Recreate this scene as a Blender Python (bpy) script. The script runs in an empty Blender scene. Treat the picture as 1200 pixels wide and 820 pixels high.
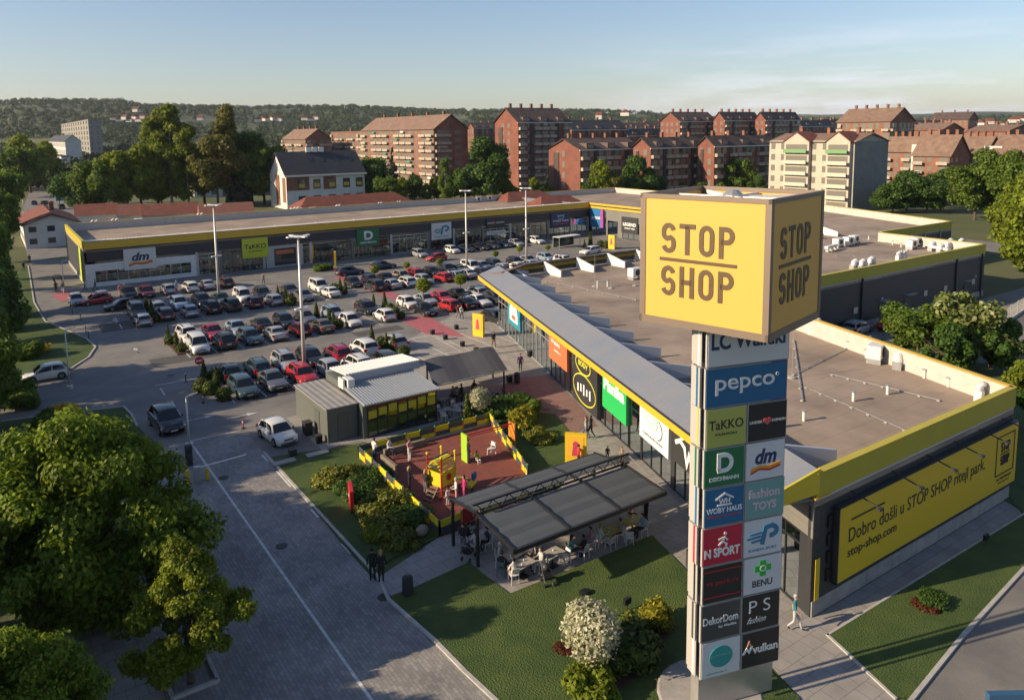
import bpy, bmesh, math, random
import numpy as np
from mathutils import Vector, Matrix
R = math.radians
sc = bpy.context.scene
COL = sc.collection

# ------------------------------------------------------------------ camera
CAM_H, FPX, CX, CY, PITCH, ROLL, YAW = 23.0, 897.4, 600.0, 270.0, R(7.21), R(-.695), R(34.6)
W0, H0 = 1200.0, 820.0
_cp, _sp = math.cos(PITCH), math.sin(PITCH)
_a = np.array([-math.sin(YAW), math.cos(YAW)]); _b = np.array([math.cos(YAW), math.sin(YAW)])
def _toworld(w): return np.array([w[0]*_b[0]+w[1]*_b[1], w[0]*_a[0]+w[1]*_a[1], w[2]])
_fw = np.array([0, _cp, -_sp]); _up0 = np.array([0, _sp, _cp]); _rt0 = np.array([1., 0, 0])
_rt = _rt0*math.cos(ROLL)+_up0*math.sin(ROLL); _up = -_rt0*math.sin(ROLL)+_up0*math.cos(ROLL)
FW, RT, UP = _toworld(_fw), _toworld(_rt), _toworld(_up)
EYE = np.array([0, 0, CAM_H])
cam = bpy.data.cameras.new('camera'); camo = bpy.data.objects.new('camera', cam); COL.objects.link(camo)
cam.sensor_fit = 'HORIZONTAL'; cam.sensor_width = 36; cam.lens = FPX/W0*36
cam.shift_y = -(H0/2-CY)/W0
cam.clip_start = .5; cam.clip_end = 20000
camo.matrix_world = Matrix(((RT[0], UP[0], -FW[0], 0), (RT[1], UP[1], -FW[1], 0), (RT[2], UP[2], -FW[2], CAM_H), (0, 0, 0, 1)))
sc.camera = camo
def ray(x, y): return FW*FPX+RT*(x-CX)-UP*(y-CY)
def G(x, y, z=0.):
    """point of the world at height z seen at photo position x, y"""
    d = ray(x, y); t = (z-CAM_H)/d[2]; p = EYE+d*t
    return float(p[0]), float(p[1])
def on(x, y, pt, n):
    """point of the plane (pt, n) seen at photo position x, y"""
    d = ray(x, y); n = np.array(n, float); t = ((np.array(pt, float)-EYE)@n)/(d@n)
    return EYE+d*t
def pix(u, v, z=0.):
    q = np.array([u, v, z], float)-EYE; d = q@FW
    return CX+FPX*(q@RT)/d, CY-FPX*(q@UP)/d

# ------------------------------------------------------------------ world, sun, exposure
SUN_EL, SUN_DIR = R(24), R(-16.5)          # shadows fall along SUN_DIR on the ground
wd = bpy.data.worlds.new('World'); sc.world = wd; wd.use_nodes = True
nt = wd.node_tree; bg = nt.nodes['Background']
sky = nt.nodes.new('ShaderNodeTexSky'); sky.sky_type = 'NISHITA'; sky.sun_disc = False
sky.sun_elevation = SUN_EL; sky.sun_rotation = math.atan2(-math.cos(SUN_DIR), -math.sin(SUN_DIR))
sky.air_density = 1.1; sky.dust_density = .7; sky.ozone_density = 2.2
# thin streaky clouds low over the right of the horizon
tc = nt.nodes.new('ShaderNodeTexCoord'); sep = nt.nodes.new('ShaderNodeSeparateXYZ'); nt.links.new(tc.outputs['Generated'], sep.inputs[0])
def wmath(op, a, b=None):
    n = nt.nodes.new('ShaderNodeMath'); n.operation = op
    for i, s in enumerate((a, b)):
        if s is None: continue
        if isinstance(s, (int, float)): n.inputs[i].default_value = s
        else: nt.links.new(s, n.inputs[i])
    return n.outputs[0]
mp = nt.nodes.new('ShaderNodeMapping'); mp.inputs['Scale'].default_value = (3.2, 3.2, 30); nt.links.new(tc.outputs['Generated'], mp.inputs['Vector'])
nz = nt.nodes.new('ShaderNodeTexNoise'); nz.inputs['Scale'].default_value = 1.5; nz.inputs['Detail'].default_value = 7; nz.inputs['Roughness'].default_value = .6
nt.links.new(mp.outputs[0], nz.inputs['Vector'])
cl = nt.nodes.new('ShaderNodeMapRange'); cl.inputs[1].default_value = .44; cl.inputs[2].default_value = .66; nt.links.new(nz.outputs[0], cl.inputs[0])
side = nt.nodes.new('ShaderNodeMapRange'); side.inputs[1].default_value = .62; side.inputs[2].default_value = .85; nt.links.new(sep.outputs[0], side.inputs[0])
low = nt.nodes.new('ShaderNodeMapRange'); low.inputs[1].default_value = .13; low.inputs[2].default_value = .03; nt.links.new(sep.outputs[2], low.inputs[0])
cf = wmath('MULTIPLY', wmath('MULTIPLY', cl.outputs[0], side.outputs[0]), wmath('MULTIPLY', low.outputs[0], .75))
mx = nt.nodes.new('ShaderNodeMix'); mx.data_type = 'RGBA'; nt.links.new(cf, mx.inputs[0]); nt.links.new(sky.outputs[0], mx.inputs[6]); mx.inputs[7].default_value = (8.6, 8.9, 9.4, 1)
tint = nt.nodes.new('ShaderNodeMix'); tint.data_type = 'RGBA'; tint.blend_type = 'MULTIPLY'; tint.inputs[0].default_value = 1; tint.inputs[7].default_value = (.97, .95, 1.03, 1); nt.links.new(mx.outputs[2], tint.inputs[6])
nt.links.new(tint.outputs[2], bg.inputs['Color']); bg.inputs['Strength'].default_value = .086
sl = bpy.data.lights.new('sun', 'SUN'); sl.energy = 5.0; sl.angle = R(.6); sl.color = (1, .79, .53)
so = bpy.data.objects.new('sun', sl); COL.objects.link(so)
sdir = Vector((math.cos(SUN_DIR)*math.cos(SUN_EL), math.sin(SUN_DIR)*math.cos(SUN_EL), -math.sin(SUN_EL)))
so.rotation_euler = sdir.to_track_quat('-Z', 'Y').to_euler()
sc.view_settings.view_transform = 'Standard'; sc.view_settings.look = 'None'; sc.view_settings.exposure = .68; sc.view_settings.gamma = 1
sc.render.engine = 'CYCLES'; sc.cycles.max_bounces = 5; sc.cycles.diffuse_bounces = 2; sc.cycles.glossy_bounces = 2; sc.cycles.transparent_max_bounces = 8; sc.cycles.transmission_bounces = 2
sc.cycles.caustics_reflective = False; sc.cycles.caustics_refractive = False; sc.cycles.use_denoising = True

# ------------------------------------------------------------------ materials
_m = {}
def mat(name, col, rough=.8, metal=0., var=0., scale=1., bump=0., bscale=8., spec=.5, col2=None, coat=0., stretch=(1, 1, 1), detail=6, emit=None, trans=0.):
    """principled material; col is mottled towards col2 (or darker) by world-space noise"""
    if name in _m: return _m[name]
    m = bpy.data.materials.new(name); m.use_nodes = True; t = m.node_tree; p = t.nodes['Principled BSDF']
    p.inputs['Roughness'].default_value = rough; p.inputs['Metallic'].default_value = metal
    p.inputs['Specular IOR Level'].default_value = spec
    if coat: p.inputs['Coat Weight'].default_value = coat; p.inputs['Coat Roughness'].default_value = .05
    c = (*col, 1); p.inputs['Base Color'].default_value = c
    if var or bump:
        g = t.nodes.new('ShaderNodeNewGeometry'); mpn = t.nodes.new('ShaderNodeMapping'); mpn.inputs['Scale'].default_value = stretch
        t.links.new(g.outputs['Position'], mpn.inputs[0])
    if var:
        n = t.nodes.new('ShaderNodeTexNoise'); n.inputs['Scale'].default_value = scale; n.inputs['Detail'].default_value = detail; n.inputs['Roughness'].default_value = .62
        t.links.new(mpn.outputs[0], n.inputs['Vector'])
        r = t.nodes.new('ShaderNodeMapRange'); r.inputs[1].default_value = .35; r.inputs[2].default_value = .68; t.links.new(n.outputs[0], r.inputs[0])
        x = t.nodes.new('ShaderNodeMix'); x.data_type = 'RGBA'; t.links.new(r.outputs[0], x.inputs[0])
        x.inputs[6].default_value = c; d = col2 or tuple(k*(1-var) for k in col); x.inputs[7].default_value = (*d, 1)
        t.links.new(x.outputs[2], p.inputs['Base Color'])
    if bump:
        n2 = t.nodes.new('ShaderNodeTexNoise'); n2.inputs['Scale'].default_value = bscale; n2.inputs['Detail'].default_value = 4; t.links.new(mpn.outputs[0], n2.inputs['Vector'])
        bn = t.nodes.new('ShaderNodeBump'); bn.inputs['Strength'].default_value = bump; bn.inputs['Distance'].default_value = .1; t.links.new(n2.outputs[0], bn.inputs['Height']); t.links.new(bn.outputs[0], p.inputs['Normal'])
    _m[name] = m; return m
def nodes_of(m): return m.node_tree.nodes, m.node_tree.links, m.node_tree.nodes['Principled BSDF']
def overlay_brick(name, base, brick_w, row_h, mortar, mcol, mix=.6, var=.25, axis='XY', off=.5, rot=0, bump=.2):
    """adds joints of a brick texture over a mottled material; axis picks the plane the joints are laid in"""
    if name in _m: return _m[name]
    m = base.copy(); m.name = name; _m[name] = m; N, L, p = nodes_of(m)
    g = N.new('ShaderNodeNewGeometry'); s = N.new('ShaderNodeSeparateXYZ'); c = N.new('ShaderNodeCombineXYZ'); L.new(g.outputs['Position'], s.inputs[0])
    if axis == 'WALL':
        a = N.new('ShaderNodeMath'); a.operation = 'ADD'; L.new(s.outputs[0], a.inputs[0]); L.new(s.outputs[1], a.inputs[1]); L.new(a.outputs[0], c.inputs[0]); L.new(s.outputs[2], c.inputs[1])
    else:
        L.new(s.outputs[0 if axis[0] == 'X' else 1], c.inputs[0]); L.new(s.outputs[1 if axis[1] == 'Y' else (0 if axis[1] == 'X' else 2)], c.inputs[1])
    mpn = N.new('ShaderNodeMapping'); mpn.inputs['Rotation'].default_value = (0, 0, rot); L.new(c.outputs[0], mpn.inputs[0])
    b = N.new('ShaderNodeTexBrick'); b.offset = off; b.inputs['Scale'].default_value = 1; b.inputs['Brick Width'].default_value = brick_w; b.inputs['Row Height'].default_value = row_h
    b.inputs['Mortar Size'].default_value = mortar; b.inputs['Mortar Smooth'].default_value = .2
    b.inputs['Color1'].default_value = (1, 1, 1, 1); b.inputs['Color2'].default_value = (1-var,)*3+(1,); b.inputs['Mortar'].default_value = (*mcol, 1)
    L.new(mpn.outputs[0], b.inputs['Vector'])
    x = N.new('ShaderNodeMix'); x.data_type = 'RGBA'; x.blend_type = 'MULTIPLY'; x.inputs[0].default_value = mix
    src = p.inputs['Base Color'].links
    if src: L.new(src[0].from_socket, x.inputs[6])
    else: x.inputs[6].default_value = p.inputs['Base Color'].default_value
    L.new(b.outputs['Color'], x.inputs[7]); L.new(x.outputs[2], p.inputs['Base Color'])
    return m
def corrugate(m, pitch, vec, strength=.6):
    """ribs across a sheet: a sine bump along the direction vec"""
    N, L, p = nodes_of(m); g = N.new('ShaderNodeNewGeometry'); d = N.new('ShaderNodeVectorMath'); d.operation = 'DOT_PRODUCT'; d.inputs[1].default_value = (*vec, 0)
    L.new(g.outputs['Position'], d.inputs[0]); a = N.new('ShaderNodeMath'); a.operation = 'MULTIPLY'; a.inputs[1].default_value = 2*math.pi/pitch; L.new(d.outputs['Value'], a.inputs[0])
    s = N.new('ShaderNodeMath'); s.operation = 'SINE'; L.new(a.outputs[0], s.inputs[0]); bn = N.new('ShaderNodeBump'); bn.inputs['Strength'].default_value = strength; bn.inputs['Distance'].default_value = .05
    L.new(s.outputs[0], bn.inputs['Height']); L.new(bn.outputs[0], p.inputs['Normal']); return m
def leafmat(name, c1, c2, c3=None, tr=.35):
    if name in _m: return _m[name]
    m = bpy.data.materials.new(name); m.use_nodes = True; t = m.node_tree; p = t.nodes['Principled BSDF']; o = t.nodes['Material Output']
    g = t.nodes.new('ShaderNodeNewGeometry'); r = t.nodes.new('ShaderNodeValToRGB'); t.links.new(g.outputs['Random Per Island'], r.inputs[0])
    r.color_ramp.elements[0].color = (*c1, 1); r.color_ramp.elements[1].color = (*c2, 1)
    if c3: e = r.color_ramp.elements.new(.85); e.color = (*c2, 1); r.color_ramp.elements[-1].color = (*c3, 1)
    n = t.nodes.new('ShaderNodeTexNoise'); n.inputs['Scale'].default_value = .45; t.links.new(g.outputs['Position'], n.inputs['Vector'])
    h = t.nodes.new('ShaderNodeHueSaturation'); mr = t.nodes.new('ShaderNodeMapRange'); mr.inputs[1].default_value = .3; mr.inputs[2].default_value = .7; mr.inputs[3].default_value = .72; mr.inputs[4].default_value = 1.25
    t.links.new(n.outputs[0], mr.inputs[0]); t.links.new(mr.outputs[0], h.inputs['Value']); t.links.new(r.outputs[0], h.inputs['Color'])
    t.links.new(h.outputs[0], p.inputs['Base Color']); p.inputs['Roughness'].default_value = .6; p.inputs['Specular IOR Level'].default_value = .3
    tl = t.nodes.new('ShaderNodeBsdfTranslucent'); t.links.new(h.outputs[0], tl.inputs['Color']); mx = t.nodes.new('ShaderNodeMixShader'); mx.inputs[0].default_value = tr
    t.links.new(p.outputs[0], mx.inputs[1]); t.links.new(tl.outputs[0], mx.inputs[2]); t.links.new(mx.outputs[0], o.inputs['Surface']); _m[name] = m; return m
def islandmat(name, cols, rough=.6):
    """one colour out of a palette for every loose piece of a mesh"""
    if name in _m: return _m[name]
    m = bpy.data.materials.new(name); m.use_nodes = True; N, L, p = nodes_of(m); g = N.new('ShaderNodeNewGeometry'); r = N.new('ShaderNodeValToRGB'); r.color_ramp.interpolation = 'CONSTANT'
    r.color_ramp.elements[0].color = (*cols[0], 1); r.color_ramp.elements[1].position = 1/len(cols); r.color_ramp.elements[1].color = (*cols[1], 1)
    for i in range(2, len(cols)): e = r.color_ramp.elements.new(i/len(cols)); e.color = (*cols[i], 1)
    L.new(g.outputs['Random Per Island'], r.inputs[0]); L.new(r.outputs[0], p.inputs['Base Color']); p.inputs['Roughness'].default_value = rough; _m[name] = m; return m

# ------------------------------------------------------------------ mesh helpers
class MB:
    def __init__(s): s.v = []; s.f = []; s.m = []; s.k = 0
    def mat(s, k): s.k = k; return s
    def add(s, vs, fs):
        o = len(s.v); s.v += [tuple(map(float, p)) for p in vs]
        for f in fs: s.f.append(tuple(i+o for i in f)); s.m.append(s.k)
        return s
    def box(s, x0, x1, y0, y1, z0, z1):
        return s.add([(x0,y0,z0),(x1,y0,z0),(x1,y1,z0),(x0,y1,z0),(x0,y0,z1),(x1,y0,z1),(x1,y1,z1),(x0,y1,z1)],
                     [(0,3,2,1),(4,5,6,7),(0,1,5,4),(1,2,6,5),(2,3,7,6),(3,0,4,7)])
    def cbox(s, c, d): return s.box(c[0]-d[0]/2, c[0]+d[0]/2, c[1]-d[1]/2, c[1]+d[1]/2, c[2]-d[2]/2, c[2]+d[2]/2)
    def prism(s, pts, z0, z1):
        a = sum(pts[i-1][0]*pts[i][1]-pts[i][0]*pts[i-1][1] for i in range(len(pts)))
        if a < 0: pts = pts[::-1]
        n = len(pts); s.add([(p[0], p[1], z0) for p in pts]+[(p[0], p[1], z1) for p in pts],
                            [tuple(range(n-1, -1, -1)), tuple(range(n, 2*n))]+[(i, (i+1) % n, n+(i+1) % n, n+i) for i in range(n)]); return s
    def hull8(s, bot, top):     # two quads of points, bottom and top
        return s.add(list(bot)+list(top), [(3,2,1,0),(4,5,6,7),(0,1,5,4),(1,2,6,5),(2,3,7,6),(3,0,4,7)])
    def obox(s, o, ax, ay, az):  # box from corner o with edge vectors
        o, ax, ay, az = map(Vector, (o, ax, ay, az))
        return s.hull8([o, o+ax, o+ax+ay, o+ay], [o+az, o+ax+az, o+ax+ay+az, o+ay+az])
    def beam(s, a, b, w, h=None):
        a, b = Vector(a), Vector(b); h = h or w; d = (b-a).normalized(); up = Vector((0, 0, 1)) if abs(d.z) < .95 else Vector((1, 0, 0))
        x = d.cross(up).normalized()*w; y = x.cross(d).normalized()*h; return s.obox(a-x/2-y/2, x, y, b-a)
    def tube(s, pts, rs, n=8, cap=True):
        pts = [Vector(p) for p in pts]; rs = [rs]*len(pts) if isinstance(rs, (int, float)) else rs; vs = []; fs = []
        for i, p in enumerate(pts):
            d = (pts[min(i+1, len(pts)-1)]-pts[max(i-1, 0)]).normalized(); ref = Vector((1, 0, 0)) if abs(d.x) < .9 else Vector((0, 1, 0))
            x = d.cross(ref).normalized(); y = d.cross(x)
            for k in range(n): a = 2*math.pi*k/n; vs.append(p+(x*math.cos(a)+y*math.sin(a))*rs[i])
        for i in range(len(pts)-1):
            for k in range(n): a = i*n+k; b2 = i*n+(k+1) % n; fs.append((a, b2, b2+n, a+n))
        if cap: fs += [tuple(range(n-1, -1, -1)), tuple(range((len(pts)-1)*n, len(pts)*n))]
        return s.add(vs, fs)
    def ball(s, c, r, n=10, m=7, sq=(1, 1, 1)):
        vs = []; fs = []
        for i in range(m+1):
            t = math.pi*i/m
            for k in range(n): a = 2*math.pi*k/n; vs.append((c[0]+r*sq[0]*math.sin(t)*math.cos(a), c[1]+r*sq[1]*math.sin(t)*math.sin(a), c[2]+r*sq[2]*math.cos(t)))
        for i in range(m):
            for k in range(n): a = i*n+k; b2 = i*n+(k+1) % n; fs.append((a, a+n, b2+n, b2))
        return s.add(vs, fs)
    def lathe(s, c, prof, n=16):
        vs = []; fs = []
        for r, z in prof:
            for k in range(n): a = 2*math.pi*k/n; vs.append((c[0]+r*math.cos(a), c[1]+r*math.sin(a), c[2]+z))
        for i in range(len(prof)-1):
            for k in range(n): a = i*n+k; b2 = i*n+(k+1) % n; fs.append((a, b2, b2+n, a+n))
        fs += [tuple(range(n-1, -1, -1)), tuple(range((len(prof)-1)*n, len(prof)*n))]
        return s.add(vs, fs)
    def quad(s, *p): return s.add(p, [tuple(range(len(p)))])
    def mesh(s, name, mats, off=(0, 0, 0), smooth=False):
        me = bpy.data.meshes.new(name)
        if off != (0, 0, 0): me.from_pydata([(x-off[0], y-off[1], z-off[2]) for x, y, z in s.v], [], s.f)
        else: me.from_pydata(s.v, [], s.f)
        for q in (mats if isinstance(mats, (list, tuple)) else [mats]): me.materials.append(q)
        if s.m and max(s.m): me.polygons.foreach_set('material_index', s.m)
        if smooth: me.polygons.foreach_set('use_smooth', [True]*len(me.polygons))
        me.update(); return me
    def build(s, name, mats, parent=None, smooth=False, local=False, loc=None, rot=0, bevel=0):
        off = (0, 0, 0)
        if parent is not None and not local: off = tuple(wloc(parent))
        elif loc is not None and not local: off = tuple(loc)
        me = s.mesh(name, mats, off, smooth); o = bpy.data.objects.new(name, me); COL.objects.link(o); o.parent = parent
        if parent is None and loc is not None: o.location = loc; o.rotation_euler.z = rot
        if bevel:
            bm = bmesh.new(); bm.from_mesh(me); bmesh.ops.remove_doubles(bm, verts=bm.verts, dist=1e-4)
            bmesh.ops.bevel(bm, geom=[e for e in bm.edges if len(e.link_faces) == 2 and e.calc_face_angle(0) > .35], offset=bevel, segments=1, affect='EDGES'); bm.to_mesh(me); bm.free()
        return o
def wloc(o):
    p = Vector(o.location)
    while o.parent: o = o.parent; p += Vector(o.location)
    return p
def tag(o, label=None, cat=None, group=None, kind=None):
    for k, v in (('label', label), ('category', cat), ('group', group), ('kind', kind)):
        if v: o[k] = v
    return o
def thing(name, label, cat, loc=(0, 0, 0), rz=0, group=None):
    o = bpy.data.objects.new(name, None); COL.objects.link(o); o.location = loc; o.rotation_euler.z = rz; o.empty_display_size = .3
    return tag(o, label, cat, group)
def struct(o): o['kind'] = 'structure'; return o
def link(name, me, parent=None, loc=(0, 0, 0), rot=(0, 0, 0), sca=(1, 1, 1)):
    o = bpy.data.objects.new(name, me); COL.objects.link(o); o.parent = parent; o.location = loc; o.rotation_euler = rot; o.scale = sca; return o
def copytree(o, parent=None):
    c = o.copy(); COL.objects.link(c)
    if parent: c.parent = parent
    for ch in list(o.children): copytree(ch, c)
    return c
ORD = 'first second third fourth fifth sixth seventh eighth ninth tenth eleventh twelfth thirteenth fourteenth fifteenth sixteenth seventeenth eighteenth nineteenth twentieth'.split()
def ordn(i):
    i += 1
    if i <= 20: return ORD[i-1]
    tn = ['', '', 'twent', 'thirt', 'fort', 'fift', 'sixt', 'sevent', 'eight', 'ninet'][i//10]
    return tn+'ieth' if i % 10 == 0 else tn+'y-'+ORD[i % 10-1]

# lettering ------------------------------------------------------------
_fontcache = {}
def glyphs(s, bold=0., shear=0.):
    k = (s, bold, shear)
    if k in _fontcache: return _fontcache[k]
    cu = bpy.data.curves.new('lettering', 'FONT'); cu.body = s; cu.size = 1; cu.offset = bold; cu.shear = shear; cu.resolution_u = 4; cu.extrude = .01
    ob = bpy.data.objects.new('lettering', cu); COL.objects.link(ob); bpy.context.view_layer.update()
    me = bpy.data.meshes.new_from_object(ob.evaluated_get(bpy.context.evaluated_depsgraph_get()))
    v = np.array([q.co[:] for q in me.vertices]); fc = [tuple(p.vertices) for p in me.polygons]
    bpy.data.objects.remove(ob); bpy.data.meshes.remove(me); bpy.data.curves.remove(cu)
    v[:, :2] -= v[:, :2].min(0); v[:, :2] /= v[:, :2].max(0); v[:, 2] = (v[:, 2]-v[:, 2].min())/max(1e-6, np.ptp(v[:, 2])); _fontcache[k] = (v, fc); return v, fc
class Face:
    """a flat sign face: origin (lower left), unit vector to the right, unit vector up, outward normal"""
    def __init__(s, o, r, u=(0, 0, 1), n=None):
        s.o, s.r, s.u = Vector(o), Vector(r).normalized(), Vector(u).normalized(); s.n = Vector(n).normalized() if n else s.r.cross(s.u)
    def p(s, x, y, d=0): return s.o+s.r*x+s.u*y+s.n*d
    def rect(s, mb, x0, x1, y0, y1, d0=0, d1=.02): return mb.obox(s.p(x0, y0, d0), s.r*(x1-x0), s.n*(d1-d0), s.u*(y1-y0)) if False else mb.hull8([s.p(x0,y0,d0),s.p(x1,y0,d0),s.p(x1,y0,d1),s.p(x0,y0,d1)],[s.p(x0,y1,d0),s.p(x1,y1,d0),s.p(x1,y1,d1),s.p(x0,y1,d1)])
    def text(s, mb, t, x0, y0, w, h, d=.02, th=.02, bold=0., shear=0.):
        v, fc = glyphs(t, bold, shear); return mb.add([s.p(x0+a*w, y0+b2*h, d+c*th) for a, b2, c in v], fc)
    def poly(s, mb, pts, d=.02, th=.02):
        n = len(pts); a = sum(pts[i-1][0]*pts[i][1]-pts[i][0]*pts[i-1][1] for i in range(n)); pts = pts if a > 0 else pts[::-1]
        return mb.add([s.p(x, y, d) for x, y in pts]+[s.p(x, y, d+th) for x, y in pts], [tuple(range(n-1, -1, -1)), tuple(range(n, 2*n))]+[(i, (i+1) % n, n+(i+1) % n, n+i) for i in range(n)])
    def stroke(s, mb, pts, w, d=.02, th=.02):
        """mitred ribbon along a line"""
        P = [Vector(p) for i, p in enumerate(pts) if i == 0 or (Vector(p)-Vector(pts[i-1])).length > 1e-5]; Lf = []; Rt = []
        for i, p in enumerate(P):
            a = (P[i]-P[i-1]).normalized() if i else (P[1]-P[0]).normalized(); b2 = (P[i+1]-P[i]).normalized() if i < len(P)-1 else a
            t = (a+b2).normalized(); nn = Vector((-t.y, t.x)); k = w/2/max(.5, nn.dot(Vector((-a.y, a.x)))); Lf.append(p+nn*k); Rt.append(p-nn*k)
        for i in range(len(P)-1): s.poly(mb, [tuple(Rt[i]), tuple(Rt[i+1]), tuple(Lf[i+1]), tuple(Lf[i])], d, th)
        return mb
    def disc(s, mb, x, y, rx, ry=None, d=.02, th=.02, n=20): ry = ry or rx; return s.poly(mb, [(x+rx*math.cos(2*math.pi*k/n), y+ry*math.sin(2*math.pi*k/n)) for k in range(n)], d, th)
    def ring(s, mb, x, y, rx, ry, w, d=.02, th=.02, n=28, a0=0, a1=2*math.pi): return s.stroke(mb, [(x+rx*math.cos(a0+(a1-a0)*k/n), y+ry*math.sin(a0+(a1-a0)*k/n)) for k in range(n+1)], w, d, th)
def arc(cx, cy, rx, ry, a0, a1, n=8): return [(cx+rx*math.cos(R(a0+(a1-a0)*k/n)), cy+ry*math.sin(R(a0+(a1-a0)*k/n))) for k in range(n+1)]
def narrow_letter(ch, w=.5, r=.2):
    """strokes of narrow industrial capitals in a box of width w and height 1 (centre lines)"""
    t = .09; x0, x1, y0, y1 = t, w-t, t, 1-t; cx = (x0+x1)/2; rx = (x1-x0)/2; m = .5
    if ch == 'O': return [[(x1, m)]+arc(cx, y1-r, rx, r, 0, 180)+arc(cx, y0+r, rx, r, 180, 360)+[(x1, m+.01)]]
    if ch == 'S': return [arc(cx, y1-r, rx, r, 15, 180)+arc(cx, m+.13, rx, .16, 190, 250, 4)+arc(cx, m-.13, rx, .16, 70, -10, 4)+arc(cx, y0+r, rx, r, 0, -165)]
    if ch == 'T': return [[(0, y1), (w, y1)], [(cx, y1), (cx, 0)]]
    if ch == 'P': return [[(x0, 0), (x0, y1), (cx, y1)]+arc(cx, y1-.2, rx, .2, 90, -90)+[(x0, y1-.4)]]
    if ch == 'H': return [[(x0, 0), (x0, 1)], [(x1, 0), (x1, 1)], [(x0, m), (x1, m)]]
def stop_shop(fc, mb, x0, y0, w, h, d=.02, th=.02):
    """STOP over a bar over SHOP in the box"""
    lw = w/4; lh = h*.42
    for word, yy in (('STOP', y0+h-lh), ('SHOP', y0)):
        for i, ch in enumerate(word):
            for st in narrow_letter(ch): fc.stroke(mb, [(x0+i*lw+lw*.06+p[0]/.5*lw*.84, yy+p[1]*lh) for p in st], lh*.155, d, th)
    fc.rect(mb, x0, x0+w, y0+h/2-h*.022, y0+h/2+h*.022, d, d+th)

# ------------------------------------------------------------------ palette
asph = mat('asphalt', (.13, .127, .125), .85, var=.38, scale=.30, bump=.25, bscale=30, col2=(.205, .195, .18))
asph_d = mat('asphalt_road', (.13, .127, .125), .85, var=.3, scale=.5, bump=.2, bscale=30, col2=(.19, .18, .17))
paver = overlay_brick('paver_blocks', mat('paver_base', (.20, .192, .185), .8, var=.4, scale=.35, col2=(.34, .325, .30), bump=.2, bscale=20), .36, .18, .016, (.45, .45, .45), .7, .42, 'YX')
flag = overlay_brick('plaza_flags', mat('flag_base', (.25, .235, .22), .8, var=.3, scale=.6, col2=(.34, .32, .30), bump=.15, bscale=14), .8, .8, .02, (.4, .4, .4), .7, .2, 'XY')
redpave = overlay_brick('red_paving', mat('redpave_base', (.22, .13, .115), .8, var=.3, scale=.8, col2=(.28, .17, .15)), .4, .2, .02, (.5, .5, .5), .7, .3, 'XY')
kerbm = mat('kerb_concrete', (.42, .41, .39), .85, var=.25, scale=2)
linem = mat('road_paint', (.62, .62, .60), .7, var=.35, scale=3, col2=(.40, .40, .39))
redpaint = mat('red_paint', (.45, .10, .12), .75, var=.45, scale=1.6, col2=(.22, .10, .11))
grass = mat('lawn_grass', (.032, .066, .010), .9, var=.5, scale=.55, col2=(.066, .100, .016), bump=1, bscale=12, detail=12)

grass_w = mat('rough_grass', (.05, .075, .02), .95, var=.5, scale=.05, col2=(.10, .10, .035), bump=1, bscale=4, detail=10)
soil = mat('bark_mulch', (.10, .045, .03), .95, var=.5, scale=5, bump=1, bscale=20)
rubber = mat('rubber_floor', (.20, .055, .04), .9, var=.3, scale=1.5, bump=.1)
concr = mat('concrete', (.36, .345, .32), .85, var=.3, scale=1.2, bump=.1)
roofm = mat('roof_membrane', (.20, .155, .12), .85, var=.5, scale=.16, col2=(.36, .285, .22), bump=.15, bscale=6, detail=9)
roofm = overlay_brick('roof_sheets', roofm, 9, 1.6, .03, (.6, .58, .55), .6, .12, 'XY', rot=.0)
white = mat('white_paint', (.74, .73, .70), .6, var=.15, scale=2)
whitem = mat('white_metal', (.70, .70, .68), .45, metal=.2)
galv = mat('galvanised', (.50, .51, .52), .4, metal=.7, var=.2, scale=2)
polem = mat('pole_paint', (.55, .53, .50), .45, metal=.3)
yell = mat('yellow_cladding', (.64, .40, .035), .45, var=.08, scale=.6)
yell_shade = mat('yellow_band_shade', (.44, .37, .03), .5, var=.1, scale=.6)  # the yellow cladding again, with shade mixed into its colour
yboard = mat('yellow_board', (.66, .45, .02), .45)
dark = overlay_brick('dark_cladding', mat('dark_clad_base', (.034, .038, .046), .5, var=.2, scale=.5), 3.0, 1.1, .025, (.35, .35, .35), .7, .08, 'WALL', off=0)
greyclad = overlay_brick('grey_cladding', mat('grey_clad_base', (.19, .185, .17), .5, var=.15, scale=.5), 3.0, 1.5, .02, (.5, .5, .5), .6, .08, 'WALL', off=0)
plinth = overlay_brick('plinth_panels', concr, 2.4, 3, .03, (.6, .6, .6), .6, .1, 'WALL', off=0)
charc = mat('charcoal', (.03, .032, .035), .5)
black = mat('black_plastic', (.012, .012, .013), .45)
blackm = mat('black_metal', (.02, .02, .022), .35, metal=.5)
glass = mat('shop_glass', (.015, .02, .024), .06, spec=.8)
glassd = mat('window_glass', (.03, .04, .05), .08, spec=.8)
carglass = mat('car_glass', (.008, .010, .012), .04, spec=.9)
tyre = mat('tyre', (.015, .015, .015), .9); rim = mat('rim', (.30, .30, .31), .35, metal=.8)
lampw = mat('headlamp', (.60, .62, .64), .12, spec=.9); lampr = mat('tail_lamp', (.42, .015, .01), .2); plate = mat('number_plate', (.65, .65, .63), .4)
metroof = corrugate(mat('standing_seam', (.30, .33, .37), .38, metal=.45, var=.18, scale=.35, col2=(.37, .36, .35)), .32, (math.cos(R(71.1)), math.sin(R(71.1))), .35)
metroof2 = corrugate(mat('cream_seam', (.62, .57, .48), .5, metal=.1, var=.12, scale=.5), .5, (1, 0), .35)
ridgem = corrugate(mat('corrugated_white', (.60, .62, .64), .4, metal=.3), .22, (1, 0), 1)
wood = mat('weathered_wood', (.20, .16, .12), .8, var=.3, scale=3)
bark = mat('bark', (.11, .085, .065), .95, var=.4, scale=6, bump=.8, bscale=15)
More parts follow.
